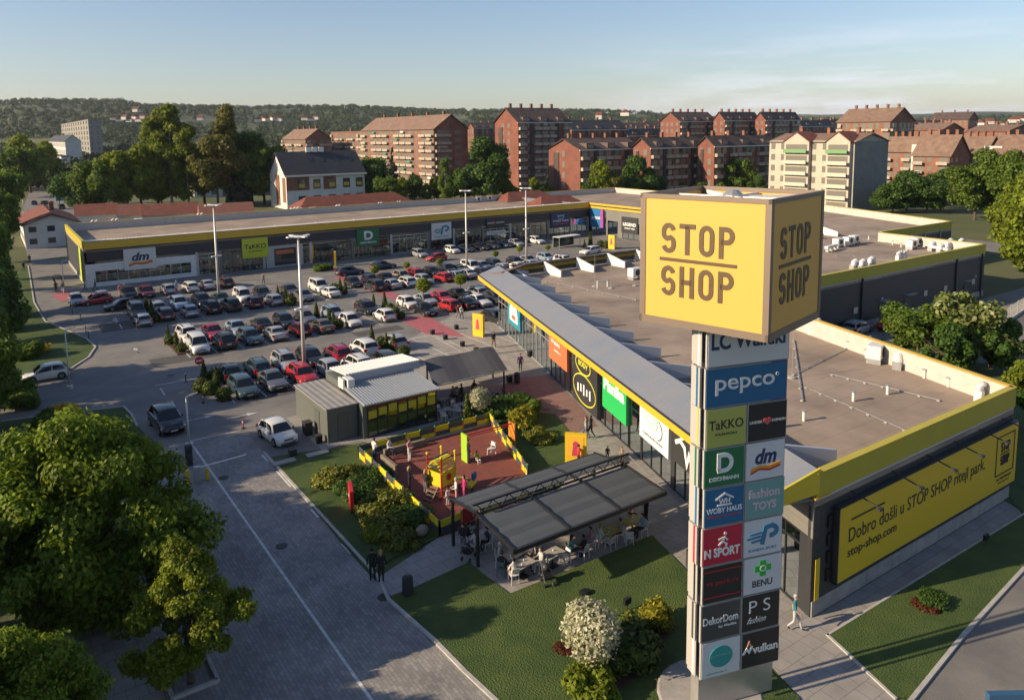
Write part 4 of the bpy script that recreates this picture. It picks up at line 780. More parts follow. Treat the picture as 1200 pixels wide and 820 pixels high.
for i, (xl, xc, xr, yb, ye, yr) in enumerate(((440, 452, 500, 196, 148, 141), (548, 556, 582, 192, 150, 144), (700, 712, 772, 198, 150, 144), (745, 756, 800, 190, 147, 142), (955, 962, 1000, 190, 146, 140), (1060, 1072, 1110, 192, 147, 141))):
    B('brick_apartment_block', 'distant brick block between the nearer blocks, '+ordn(i)+' from the left', xl, xc, xr, yb, ye, yr, brick if i % 2 else brick2, roofd, 5, 'u', 'win', 'win', chim=3)
t, (u, v, lu, lv, zc, zr) = B('cream_apartment_block', 'cream plaster apartment block with sunlit balconies and grey shaded gable', 902, 998, 1041, 248, 166, 156, plaster, rooft, 6, 'v', 'win', 'win', chim=3, wallv=None)
g = MB(); g.box(u+.02, u+lu-.02, v-.12, v-.01, 0, zc); g.build('shaded_side', plasterg, t)  # grey layer over the cream gable wall, its shade put into the colour
Lf = Face((u, v+lv, 0), (0, -1, 0))
for (a0, a1) in ((lv*.22, lv*.52), (lv*.72, lv*.98)):
    q = MB(); m_ = (a0+a1)/2; Lf.poly(q, [(a0, 0), (a1, 0), (a1, zc), (m_, zc+2.6), (a0, zc)], .02, 1.2); q.build('gable_bay', plaster, t)
    q = MB(); q.hull8([Lf.p(a0-.4, zc-.3, 1.5), Lf.p(m_, zc+2.6, 1.5), Lf.p(m_, zc+2.6, -6), Lf.p(a0-.4, zc-.3, -6)], [Lf.p(a0-.4, zc-.05, 1.5), Lf.p(m_, zc+2.9, 1.5), Lf.p(m_, zc+2.9, -6), Lf.p(a0-.4, zc-.05, -6)]); q.hull8([Lf.p(a1+.4, zc-.3, 1.5), Lf.p(m_, zc+2.6, 1.5), Lf.p(m_, zc+2.6, -6), Lf.p(a1+.4, zc-.3, -6)], [Lf.p(a1+.4, zc-.05, 1.5), Lf.p(m_, zc+2.9, 1.5), Lf.p(m_, zc+2.9, -6), Lf.p(a1+.4, zc-.05, -6)]); q.build('bay_roof', roofr, t)
    for fl_ in range(6):
        z = zc/6*fl_
        q = MB(); Lf.rect(q, a0+.6, a1-.6, z+.3, z+2.4, 1.15, 1.24); q.build('window', curt, t)
        q = MB(); Lf.rect(q, a0+.3, a1-.3, z, z+1.0, 2.2, 2.3); Lf.rect(q, a0+.3, a1-.3, z-.1, z, 1.2, 2.25); q.build('balcony', mat('balcony_pale', (.45, .46, .38), .8) if fl_ != 5 else mat('balcony_green', (.16, .30, .14), .8), t)
# stepped brown roofed terrace on the right
for i, (xl, xc, xr, yb, ye, yr) in enumerate(((1036, 1066, 1085, 232, 178, 160), (1070, 1110, 1136, 236, 183, 158), (1118, 1150, 1175, 232, 180, 160), (1160, 1200, 1230, 236, 184, 158), (1065, 1100, 1130, 205, 152, 144), (1130, 1175, 1215, 206, 154, 146))):
    t, (u, v, lu, lv, zc, zr) = B('terraced_flats', ordn(i)+' orange brick house of the stepped terrace at the right, brown roof', xl, xc, xr, yb, ye, yr, brick2, rooft, 5, 'v', 'balc' if i < 4 else 'win', 'win', chim=4, group='stepped terrace')
    if i in (0, 2): q = MB(); q.box(u-.5, u+4.5, v-5.5, v-.05, 0, zc+2.4); q.build('white_stair_tower', plasterw, t)
# grey slab far left, offices, low houses
B('grey_slab_block', 'very long grey concrete slab block far off at the left edge', -60, 107, 118, 190, 140, 139, plasterg, roofs, 8, 'v', 'win', 'win', flatroof=True, chim=3, group=None)
B('white_block', 'white rendered block with flat roof seen through the poplars', 163, 228, 258, 232, 178, 176, plasterw, roofs, 5, 'v', 'balc', 'win', flatroof=True, chim=2, group=None)
B('pale_house', 'pale grey house with red gable trim beyond the side street', 56, 79, 95, 200, 166, 158, plasterw, roofs, 4, 'v', 'win', None, chim=1, group=None, cat='house')
B('pale_house', 'low white shop house in front of the pale grey house', 62, 74, 82, 208, 184, 180, plasterw, roofs, 2, 'v', 'win', 'win', flatroof=True, chim=0, group=None, cat='house')
t, (u, v, lu, lv, zc, zr) = B('office_house', 'white and brick office house with dark slate roof behind the long hall', 316, 337, 427, 246, 206, 178, plasterw, roofs, 3, 'u', None, None, chim=0, group=None, cat='office house')
Rf = Face((u, v, 0), (1, 0, 0)); 
q = MB(); Rf.rect(q, 0, lu*.28, zc*.55, zc-.6, .02, .1); q.build('brick_panel', brick2, t); q = MB(); Rf.rect(q, lu*.46, lu*.62, zc*.55, zc-.6, .02, .1); q.build('brick_panel', brick2, t)
q = MB(); Rf.rect(q, -.6, lu+.6, zc-.5, zc, .3, .8); q.build('eaves', plasterw, t)
for a in (.14, .33, .52, .71, .88):
    for zz in (.10, .58): q = MB(); Rf.rect(q, lu*a, lu*(a+.09), zc*zz, zc*(zz+.28), .12, .18); q = q.build('window', glassd, t); y = MB(); Rf.rect(y, lu*(a+.01), lu*(a+.08), zc*(zz+.05), zc*(zz+.16), .185, .2); y.build('yellow_blind', mat('yellow_blind', (.5, .33, .05)), q)
Lf = Face((u, v+lv, 0), (0, -1, 0)); q = MB(); Lf.rect(q, lv*.4, lv*.6, 1, zc, .02, .2); q.build('brick_panel', brick2, t); q = MB(); Lf.rect(q, lv*.78, lv*.95, zc*.2, zc-.8, .02, .1); q.build('brick_panel', brick2, t)
for a in (.35, .5, .68, .86): q = MB(); zz = .35; q.hull8([(u+lu*a, v+lv*.25, zc+(zr-zc)*.5+.1), (u+lu*a+1.4, v+lv*.25, zc+(zr-zc)*.5+.1), (u+lu*a+1.4, v+lv*.35, zc+(zr-zc)*.7+.1), (u+lu*a, v+lv*.35, zc+(zr-zc)*.7+.1)], [(u+lu*a, v+lv*.25, zc+(zr-zc)*.5+.25), (u+lu*a+1.4, v+lv*.25, zc+(zr-zc)*.5+.25), (u+lu*a+1.4, v+lv*.35, zc+(zr-zc)*.7+.25), (u+lu*a, v+lv*.35, zc+(zr-zc)*.7+.25)]); q.build('roof_light', glassd, t)
for k in range(3): q = MB(); q.box(u+lu*.36+k*2.2, u+lu*.36+k*2.2+1.6, v+lv*.45, v+lv*.5, zr-.3, zr+1.3); q.build('roof_unit', whitem, t)
B('low_house', 'white walled low house with red tile roof left of the long hall', 22, 31, 93, 292, 264, 250, plasterw, roofr, 2, 'v', 'win', 'win', chim=1, group=None, cat='house', small=True)
for i, (x0, x1, y) in enumerate(((88, 140, 246), (139, 168, 244), (166, 236, 243), (235, 300, 240))):
    u0, v0 = G(x0, 268); u1, v1 = G(x1, 268-(x1-x0)*.06); d = Vector((u1-u0, v1-v0, 0)); L = d.length; d.normalize(); nn = Vector((-d.y, d.x, 0)); zt = 7.6
    t = thing('low_house', ordn(i)+' low house from the left with a long red tile roof behind the long hall', 'house', (u0, v0, 0)); q = MB(); q.obox((u0, v0, 0), d*L, nn*9, (0, 0, 3.4)); q.build('wall', plasterw, t)
    q = MB(); o = Vector((u0, v0, 3.3)); q.add([o-nn*.6, o+d*L-nn*.6, o+d*L+nn*4.5+Vector((0, 0, 2.6)), o+nn*4.5+Vector((0, 0, 2.6)), o+nn*9.6, o+d*L+nn*9.6], [(0, 1, 2, 3), (3, 2, 5, 4), (0, 3, 4), (1, 5, 2), (0, 4, 5, 1)]); q.build('roof', roofr if i % 2 == 0 else mat('roof_tile_old', (.20, .075, .05), .9, var=.5, scale=.8, col2=(.13, .06, .045)), t)
for i, (px, py, w_, l_) in enumerate(((625, 234, 16, 'red roofed pavilion behind the corner of the halls'), (420, 238, 30, 'low red roof behind the back parapet of the long hall'), (662, 240, 14, 'small red roof under the gable of the stepped row'))):
    u, v = G(px, py, 6); t = thing('low_house', l_, 'house', (u, v, 0)); MB().box(u-w_/2, u+w_/2, v, v+8, 0, 5.5).build('wall', plasterw, t); q = MB(); q.add([(u-w_/2-.5, v-.5, 5.4), (u+w_/2+.5, v-.5, 5.4), (u+w_/2-3, v+4, 8), (u-w_/2+3, v+4, 8), (u-w_/2-.5, v+8.5, 5.4), (u+w_/2+.5, v+8.5, 5.4)], [(0, 1, 2, 3), (3, 2, 5, 4), (0, 3, 4), (1, 5, 2), (0, 4, 5, 1)]); q.build('roof', roofr, t)

# ------------------------------------------------------------------ vegetation
L_maple = leafmat('leaves_maple', (.10, .155, .014), (.20, .28, .022), (.30, .37, .035), tr=.5)
L_lime = leafmat('leaves_fresh', (.12, .165, .014), (.24, .30, .022), (.33, .37, .04), tr=.5)
L_dark = leafmat('leaves_dark', (.038, .080, .014), (.075, .15, .022), (.11, .19, .032), tr=.4)
L_mid = leafmat('leaves_mid', (.070, .12, .016), (.14, .22, .024), (.21, .28, .04), tr=.45)
L_pop = leafmat('leaves_poplar', (.11, .16, .014), (.22, .27, .025), (.30, .32, .05), tr=.5)
L_olive = leafmat('leaves_olive', (.09, .10, .02), (.18, .17, .035), (.25, .22, .06), tr=.45)
L_con = leafmat('needles', (.012, .026, .012), (.024, .045, .018), tr=.1)
L_thuja = leafmat('thuja', (.035, .06, .010), (.085, .115, .015), (.12, .14, .02), tr=.15)
L_yel = leafmat('leaves_golden', (.14, .14, .01), (.30, .28, .02), (.42, .36, .03))
L_pale = leafmat('leaves_variegated', (.22, .24, .12), (.50, .48, .34), (.62, .58, .44))
L_juni = leafmat('juniper', (.08, .095, .012), (.19, .20, .022), (.27, .25, .03), tr=.25)
L_red = leafmat('leaves_red', (.07, .03, .012), (.16, .035, .012)); L_flow = leafmat('yellow_flowers', (.5, .30, .01), (.65, .45, .02))
L_yf = leafmat('pale_blossom', (.08, .12, .02), (.20, .24, .06), (.50, .48, .30))
def leaves(name, lobes, n, size, m, rng, flat=.0, fill=.45, up=.35, fold=.25):
    """cloud of folded leaf clumps over a set of lobes (centre, radii)"""
    lobes = [(np.array(c, float), np.array(r, float)) for c, r in lobes]; wts = np.array([r[0]*r[1]+r[0]*r[2] for c, r in lobes]); wts /= wts.sum()
    idx = rng.choice(len(lobes), n, p=wts); C = np.array([lobes[i][0] for i in idx]); Rr = np.array([lobes[i][1] for i in idx])
    d = rng.normal(size=(n, 3)); d /= np.linalg.norm(d, axis=1)[:, None]
    rad = 1-fill*rng.rand(n)**2.2; rad *= 1+.12*rng.normal(size=n)
    p = C+d*Rr*rad[:, None]
    nrm = d*1.0+rng.normal(size=(n, 3))*.55+np.array([0, 0, up]); nrm /= np.linalg.norm(nrm, axis=1)[:, None]
    t = np.cross(nrm, rng.normal(size=(n, 3))); t /= np.linalg.norm(t, axis=1)[:, None]; b = np.cross(nrm, t)
    s = size*(.6+.8*rng.rand(n))[:, None]
    V = np.empty((n, 4, 3)); V[:, 0] = p-t*s; V[:, 1] = p-b*s*.62+nrm*s*fold*.4; V[:, 2] = p+t*s-nrm*s*fold; V[:, 3] = p+b*s*.62+nrm*s*fold*.4
    me = bpy.data.meshes.new(name); me.vertices.add(4*n); me.vertices.foreach_set('co', V.reshape(-1)); me.loops.add(4*n); me.loops.foreach_set('vertex_index', np.arange(4*n, dtype=np.int32))
    me.polygons.add(n); me.polygons.foreach_set('loop_start', np.arange(0, 4*n, 4, dtype=np.int32)); me.polygons.foreach_set('loop_total', np.full(n, 4, dtype=np.int32)); me.materials.append(m); me.update(calc_edges=True); return me
def trunkmesh(h, r, rng, zc, rad, m, nl=7, lean=.1):
    q = MB(); lx, ly = rng.normal(size=2)*lean
    pts = [(lx*z*z*.03, ly*z*z*.03, z) for z in np.linspace(0, h, 6)]; q.tube(pts, [r*1.35, r, r*.85, r*.7, r*.5, r*.25], 9)
    for i in range(nl):
        a = rng.rand()*6.28; z0 = h*(.35+.5*rng.rand()); L = rad*(.5+.4*rng.rand()); b0 = Vector((lx*z0*z0*.03, ly*z0*z0*.03, z0)); e = b0+Vector((math.cos(a)*L, math.sin(a)*L, L*.7)); q.tube([b0, (b0+e)/2+Vector((0, 0, -.1*L)), e], [r*.4, r*.26, r*.1], 6)
    return q.mesh('trunk', m)
def broad(seed, H, rad, zc, rz, n, size, m, nlob=26, lr=.34, bm=None, tr=.22, taper=0.):
    rng = np.random.RandomState(seed); lobes = []
    for i in range(nlob):
        d = rng.normal(size=3); d /= np.linalg.norm(d); k = .35+.6*rng.rand()**.5; c = np.array([d[0]*rad*k, d[1]*rad*k, zc+d[2]*rz*k]); sh = 1-taper*max(0, (c[2]-zc)/rz); c[:2] *= sh
        r = rad*lr*(.6+.75*rng.rand()); lobes.append((c, (r, r, r*.85)))
    return leaves('crown', lobes, n, size, m, rng), trunkmesh(zc+rz*.4, tr, rng, zc, rad, bm or bark)
def bigtree(seed, rad, zc, rz, n, size, m, nl=90, tr=.24, cone=0.):
    rng = np.random.RandomState(seed); lobes = []
    for i in range(nl):
        d = rng.normal(size=3); d /= np.linalg.norm(d); k = rng.rand()**.38; bump = 1+.22*math.sin(3*math.atan2(d[1], d[0])+seed)+.15*math.sin(5*d[2]+seed); c = np.array([d[0]*rad*k*bump, d[1]*rad*k*bump, zc+d[2]*rz*k])
        if cone: c[:2] *= 1-cone*max(0, (c[2]-zc)/rz)
        r = rad*rng.uniform(.10, .22); lobes.append((c, (r*1.15, r*1.15, r*.7)))
    return leaves('crown', lobes, n, size, m, rng, fill=.75, up=.5), trunkmesh(zc+rz*.4, tr, rng, zc*.8, rad*.62, bark, 12)
def conifer(seed, H, rad, n, size, m):
    rng = np.random.RandomState(seed); lobes = []
    for k in range(14):
        z = H*(.10+.88*k/14); rr = rad*(1-k/14.5); 
        for j in range(max(1, int(7*(1-k/15)))):
            a = rng.rand()*6.28; lobes.append(((math.cos(a)*rr*.6, math.sin(a)*rr*.6, z-.1*rr), (max(.25, rr*.42), max(.25, rr*.42), H*.05)))
    return leaves('crown', lobes, n, size, m, rng, up=.1), trunkmesh(H*.9, .2, rng, H*.5, .3, bark, 0, .02)
def poplar(seed, H, rad, n, size, m):
    rng = np.random.RandomState(seed); lobes = []
    for k in range(30): z = H*(.16+.8*rng.rand()); rr = rad*min(1, 1.9*(1-z/H)+.18)*min(1, z/H*3); a = rng.rand()*6.28; lobes.append(((math.cos(a)*rr*.6, math.sin(a)*rr*.6, z), (rad*.36, rad*.36, H*.065)))
    return leaves('crown', lobes, n, size, m, rng), trunkmesh(H*.85, .25, rng, H*.5, rad, birchb, 8, .03)
def plant(name, label, cat, meshes, u, v, sca=1., rz=0., z=0., group=None, names=('crown', 'trunk'), sz=1.):
    t = thing(name, label, cat, (u, v, z), rz, group); t.scale = (sca, sca, sca*sz)
    for me, nm in zip(meshes, names):
        if me: link(nm, me, t)
    return t
KIND = {
 'maple': bigtree(1, 6.0, 5.0, 4.9, 70000, .145, L_maple, 140),
 'maple2': bigtree(2, 4.4, 4.9, 4.7, 42000, .14, L_lime, 90, cone=.55),
 'mid': broad(3, 11, 4.6, 7.0, 4.4, 9500, .30, L_mid, 26), 'mid2': broad(4, 10, 4.8, 6.4, 4.0, 9500, .30, L_mid, 22),
 'dark': broad(5, 13, 5.2, 8.0, 5.2, 10500, .32, L_dark, 26), 'dark2': broad(6, 11, 5.6, 6.6, 4.4, 10500, .32, L_dark, 24),
 'lime': broad(7, 12, 4.4, 7.6, 4.8, 10000, .29, L_lime, 24), 'olive': broad(8, 14, 4.8, 9.0, 5.4, 10500, .30, L_olive, 24),
 'poplar': poplar(9, 22, 4.6, 12000, .30, L_pop), 'poplar2': poplar(10, 24, 4.2, 12000, .30, L_olive), 'birch': poplar(11, 15, 2.8, 7000, .22, L_mid),
 'spruce': conifer(12, 18, 3.6, 11000, .30, L_con), 'chestnut': broad(13, 13, 5.4, 7.6, 5.6, 20000, .27, L_mid, 40, .28),
}
TN = {'maple': 'broadleaf tree', 'mid': 'mid green tree', 'dark': 'dark green tree', 'lime': 'fresh green tree', 'olive': 'olive green tree', 'poplar': 'tall light green poplar', 'birch': 'slim birch', 'spruce': 'dark spruce', 'chestnut': 'large dense tree'}
def tree(kind, px, py, top, label, group=None, z=0., wide=1., name=None, seed=0):
    """tree whose foot is at photo point px, py on the ground and whose top reaches photo row top"""
    u, v = G(px, py, z); zt = float(on(px, top, (u, v, 0), (FW[0], FW[1], 0))[2])-z
    me = KIND[kind]; h = {'maple': 10.4, 'maple2': 10.1, 'mid': 12.2, 'mid2': 11.2, 'dark': 14, 'dark2': 11.8, 'lime': 13.1, 'olive': 15.3, 'poplar': 21.3, 'poplar2': 23.2, 'birch': 15.7, 'spruce': 17.5, 'chestnut': 14}[kind]
    k = zt/h; t = plant(name or ('spruce_tree' if kind == 'spruce' else 'poplar_tree' if 'poplar' in kind else 'birch_tree' if kind == 'birch' else 'broadleaf_tree'), label, 'tree', me, u, v, k*wide, (px*1.7) % 6.28, z, group, sz=1/wide); return t
# near trees on the left
tree('maple', 98, 735, 482, 'largest leafy tree at the left, its crown over the paved road', name='maple_tree', wide=.80)
tree('maple2', 224, 800, 628, 'bushy bright green tree in the kerbed planter in the road', name='maple_tree', wide=.74)
tree('maple', 10, 960, 742, 'tree crown cut by the lower left corner of the photo', name='maple_tree', wide=.70)
mbp = MB(); c = G(224, 795); 
for a, b_ in (((-.9, -.9), (.9, -.9)), ((.9, -.9), (.9, .9)), ((.9, .9), (-.9, .9)), ((-.9, .9), (-.9, -.9))): mbp.beam((c[0]+a[0], c[1]+a[1], .08), (c[0]+b_[0], c[1]+b_[1], .08), .15, .2)
tag(mbp.build('tree_planter', kerbm, loc=(c[0], c[1], 0)), 'square concrete kerb around the foot of the bright green tree', 'planter kerb')
tree('mid', -6, 505, 372, 'dense tree at the left edge with its trunk on the corner lawn', wide=.62)
tree('mid', -42, 470, 300, 'tall dark tree at the left edge above the white car', wide=.75)
for i, (px, py, tp, k) in enumerate(((-110, 470, 320, 'dark'), (-150, 520, 345, 'mid'), (-170, 600, 370, 'dark'), (-230, 640, 420, 'dark2'), (-160, 760, 470, 'dark'), (-330, 900, 560, 'dark2'), (-260, 560, 350, 'dark'), (-420, 700, 400, 'mid'))):
    tree(k, px, py, tp, TN[k.rstrip('2')]+', '+ordn(i)+' of the trees standing just left of the view', 'trees left of the view')
for i, (px, py, tp, k) in enumerate(((-12, 405, 300, 'dark2'), (-18, 372, 250, 'mid'), (-14, 345, 235, 'dark'), (-20, 310, 205, 'mid'), (0, 330, 285, 'mid2'), (4, 292, 222, 'mid'), (8, 262, 195, 'mid2'), (-50, 390, 230, 'dark'))):
    tree(k, px, py, tp, TN[k.rstrip('2')]+', '+ordn(i)+' from the front in the belt along the left road', 'tree belt along the left road', wide=.72)
for i, (u, v, h) in enumerate(((-12, 50.5, 13), (-14, 54.5, 12.5), (-11, 41.5, 11), (-13, 35, 10.5), (-11, 29, 11), (-12, 23, 11), (-12, 17, 11))):
    plant('broadleaf_tree', 'tall street tree outside the left edge, '+ordn(i)+' of its row', 'tree', KIND[('dark', 'mid', 'olive')[i % 3]], u, v, h/(14, 12.2, 15.3)[i % 3], i*1.7, 0, 'street trees outside the left edge')
# belt behind the long hall and beyond the side street
back = [(36, 226, 158, 'lime'), (22, 232, 168, 'mid'), (52, 222, 166, 'lime'), (98, 250, 192, 'dark2'), (110, 240, 180, 'spruce'), (120, 250, 183, 'mid'), (136, 248, 180, 'lime'), (150, 248, 178, 'lime'), (166, 246, 170, 'lime'), (186, 244, 160, 'lime'), (202, 244, 127, 'poplar'), (186, 244, 142, 'poplar'), (222, 244, 148, 'poplar'), (190, 244, 190, 'lime'), (240, 240, 168, 'mid'), (268, 242, 127, 'poplar2'), (256, 244, 152, 'olive'), (280, 242, 168, 'spruce'), (296, 240, 158, 'dark'), (310, 240, 165, 'mid'),
        (325, 226, 178, 'dark'), (432, 236, 180, 'mid'), (440, 238, 195, 'dark'), (455, 240, 205, 'mid2'), (470, 240, 208, 'lime'), (486, 238, 206, 'dark'), (461, 238, 172, 'spruce'), (523, 240, 182, 'birch'), (540, 236, 196, 'dark2'), (568, 238, 164, 'dark'), (580, 236, 185, 'mid'), (556, 236, 190, 'dark2'), (420, 232, 190, 'dark2'), (404, 230, 200, 'dark'), (642, 228, 196, 'spruce'), (708, 242, 188, 'lime'), (718, 243, 205, 'olive'), (700, 242, 200, 'dark'), (746, 240, 185, 'dark'), (758, 238, 200, 'dark2'), (793, 232, 204, 'mid'), (860, 232, 182, 'mid'), (868, 232, 198, 'lime'), (735, 240, 215, 'dark2'), (372, 226, 190, 'lime'), (350, 222, 186, 'mid'), (395, 228, 196, 'lime'), (410, 236, 200, 'mid2'), (500, 238, 214, 'mid'), (512, 236, 208, 'lime'), (597, 236, 212, 'mid'), (627, 232, 208, 'lime'), (640, 236, 214, 'mid'), (770, 236, 212, 'lime'), (820, 236, 212, 'mid'), (845, 234, 214, 'lime'), (888, 236, 206, 'dark'), (585, 205, 175, 'mid'), (562, 212, 178, 'lime'), (576, 214, 184, 'dark2')]
for i, (px, py, tp, k) in enumerate(sorted(back)):
    tree(k, px, py, tp, TN[k.rstrip('2')]+' behind the halls, '+ordn(i)+' from the left', 'trees behind the halls')
# right side
for i, (px, py, tp, k, w) in enumerate(((1142, 258, 176, 'chestnut', 1.05), (1192, 262, 178, 'chestnut', 1.0), (1062, 250, 202, 'dark', 1.3), (1046, 250, 210, 'dark2', 1.2), (1086, 250, 206, 'dark2', 1.2), (1190, 300, 205, 'lime', .9), (1206, 335, 225, 'lime', 1.0), (1222, 270, 172, 'mid', 1.0), (1196, 285, 225, 'lime', 1.0), (1105, 245, 200, 'dark', 1.1))):
    tree(k, px, py, tp,  TN[k.rstrip('2')]+' at the right, '+('left of two big dense ones', 'right of two big dense ones', 'in the middle of the low row', 'at the left of the low row', 'at the right of the low row', 'before the big dense one', 'cut by the edge, nearest', 'cut by the edge, farthest', 'between the fresh green ones', 'last of the low row')[i], 'trees right of the service yard', wide=w)
tree('mid2', 1075, 425, 355, 'round green tree in the yard behind the near wing, left of the pair', wide=1.25)
me = broad(30, 9, 4.2, 5, 3.6, 9000, .28, L_yf, 30, .28); me2 = broad(31, 9, 4.4, 4.2, 3.4, 8000, .3, L_dark, 30, .28)
u, v = G(1136, 428); plant('blossoming_tree', 'tree with pale blossom clusters in the yard behind the near wing', 'tree', me, u, v, .86)
u, v = G(1160, 432); plant('broadleaf_tree', 'dark bushy tree right of the pale blossoming tree', 'tree', me2, u, v, .62); u, v = G(1105, 440); plant('broadleaf_tree', 'low dark tree below the pale blossoming tree', 'tree', me2, u, v, .6, 1)
tree('lime', 1212, 500, 398, 'fresh green tree cut by the right edge beside the near wing', wide=.8); tree('dark2', 1222, 510, 440, 'dark tree at the right edge under the fresh green one', wide=.8)
# far wood: nobody can count it
def far_wood():
    rng = np.random.RandomState(77); n = 12500; out = []; fa = math.atan2(FW[0], FW[1])
    bl = []
    while len(bl) < n:
        rel = rng.uniform(-.72, .75); r = 260+2300*rng.rand()**1.35
        px = 600+FPX*math.tan(rel); d = (math.sin(fa+rel)*r, math.cos(fa+rel)*r)
        if r < 400: continue
        if r < 520 and px > 560: continue
        if 300 < px and r < 480 and rng.rand() < .5: continue
        if px < 130 and 60 < px and r < 330: continue
        e = float(hill_e(px))*.93; peak = 2500 if px < 700 else 2500+min(1, (px-700)/200)*1700; tt = min(1, max(0, (r-850)/(peak-850))); t2 = tt*tt*(3-2*tt); z = (CAM_H+e*peak-9)*t2-1
        den = math.sin(d[0]*.011+1)*math.sin(d[1]*.009)+.6*math.sin(d[0]*.031)*math.sin(d[1]*.027+2)
        if r > 700 and den < -.7: continue
        s = rng.uniform(3.2, 5.6)*(1+r/7000); bl.append((d[0], d[1], z, s))
    bl = np.array(bl); per = 60
    C = np.repeat(bl[:, :3], per, 0); S = np.repeat(bl[:, 3], per); N_ = len(S); d = rng.normal(size=(N_, 3)); d[:, 2] = np.abs(d[:, 2])*1.0-.15; d /= np.linalg.norm(d, axis=1)[:, None]
    p = C+d*S[:, None]*np.array([1, 1, 1.15])*(.8+.3*rng.rand(N_))[:, None]+np.array([0, 0, 1])*(S*.75)[:, None]
    nrm = d+rng.normal(size=(N_, 3))*.5; nrm /= np.linalg.norm(nrm, axis=1)[:, None]; t = np.cross(nrm, rng.normal(size=(N_, 3))); t /= np.linalg.norm(t, axis=1)[:, None]; b = np.cross(nrm, t); s = (S*.20*(.7+.6*rng.rand(N_)))[:, None]
    V = np.empty((N_, 4, 3)); V[:, 0] = p-t*s; V[:, 1] = p-b*s; V[:, 2] = p+t*s; V[:, 3] = p+b*s
    me = bpy.data.meshes.new('wood'); me.vertices.add(4*N_); me.vertices.foreach_set('co', V.reshape(-1)); me.loops.add(4*N_); me.loops.foreach_set('vertex_index', np.arange(4*N_, dtype=np.int32)); me.polygons.add(N_); me.polygons.foreach_set('loop_start', np.arange(0, 4*N_, 4, dtype=np.int32)); me.polygons.foreach_set('loop_total', np.full(N_, 4, dtype=np.int32)); 
    m = leafmat('wood_leaves', (.016, .034, .010), (.040, .072, .016), (.075, .10, .024), tr=.2); 
    for nn in m.node_tree.nodes:
        if nn.type == 'TEX_NOISE': nn.inputs['Scale'].default_value = .02
    me.materials.append(m); me.update(calc_edges=True)
    o = bpy.data.objects.new('distant_wood', me); COL.objects.link(o); tag(o, 'wooded town edge and hills far behind the flats', 'wood', None, 'stuff')
far_wood()
# scattered houses on the far hills
rng = random.Random(4); hp = [(75, 190)]
spots = [(133, 137), (140, 139), (147, 136), (152, 139), (158, 136), (163, 139), (168, 135), (174, 138), (180, 136), (187, 134), (192, 137), (302, 139), (310, 138), (320, 137), (327, 138), (357, 137), (364, 138), (370, 136), (160, 127), (235, 137), (545, 155), (550, 158), (560, 153), (566, 157), (572, 156), (555, 161), (650, 133), (733, 131), (702, 134), (715, 147), (1010, 140), (1150, 143), (1160, 141), (1188, 139), (1195, 138), (1172, 144)]
for i, (px, py) in enumerate(sorted(spots)):
    D = 1250 if px < 400 else 620 if 540 < px < 580 else 900; rel = math.atan((px-600)/FPX); z = float(on(px, py+1, (FW[0]*D, FW[1]*D, 0), (FW[0], FW[1], 0))[2]); q = on(px, py+1, (FW[0]*D, FW[1]*D, 0), (FW[0], FW[1], 0)); u, v = q[0], q[1]; w = rng.uniform(6, 9); h = rng.uniform(3.5, 5); zb = z-h
    t = thing('far_house', 'tiny far house on the hillside, '+ordn(i)+' from the left', 'house', (u, v, zb), rng.random()*3, 'houses on the far hills')
    MB().box(-w/2, w/2, -5, 5, 0, z-zb).build('wall', plasterw, t, local=True); y = MB(); hh = z-zb; y.add([(-w/2-.5, -5.5, hh), (w/2+.5, -5.5, hh), (w/2+.5, 0, hh+3.5), (-w/2-.5, 0, hh+3.5), (-w/2-.5, 5.5, hh), (w/2+.5, 5.5, hh)], [(0, 1, 2, 3), (3, 2, 5, 4), (0, 3, 4), (1, 5, 2), (0, 4, 5, 1)]); y.build('roof', roofr, t, local=True)

# worn ground: manholes, oil stains, patches; conduits on the roofs
for i, (px, py) in enumerate(sorted(((330, 640), (262, 560), (200, 440), (450, 700), (380, 600), (470, 640), (640, 480)))):
    u, v = G(px, py); o = MB().lathe((0, 0, 0), [(.33, 0), (.33, .012), (.28, .016)], 20).build('manhole_cover', mat('cast_iron', (.06, .055, .05), .6, metal=.5), loc=(u, v, .028), local=True); tag(o, 'round manhole cover in the paving, '+ordn(i)+' from the left', 'manhole cover', 'manhole covers')
rng = random.Random(12); st_ = MB()
for i in range(46):
    row = rng.choice([68.5, 74.5, 86, 91, 104, 109]); u, v = U0+BAY*(rng.randint(0, 12)+.5)+rng.uniform(-.3, .3), row+rng.uniform(-1.6, 1.6); n_ = 10; r_ = rng.uniform(.18, .5)
    st_.prism([(u+math.cos(k*.628)*r_*rng.uniform(.6, 1.2), v+math.sin(k*.628)*r_*rng.uniform(.6, 1.3)) for k in range(n_)], .0125, .015)
for px, py, a, b_ in ((300, 470, 9, 3.4), (180, 430, 7, 3), (420, 395, 6, 2.2), (120, 390, 4, 5)): u, v = G(px, py); st_.prism([(u, v), (u+a, v), (u+a, v+b_), (u, v+b_)], .0125, .0145)
struct(st_.build('asphalt_patches', mat('asphalt_repair', (.085, .083, .082), .9, var=.4, scale=2)))
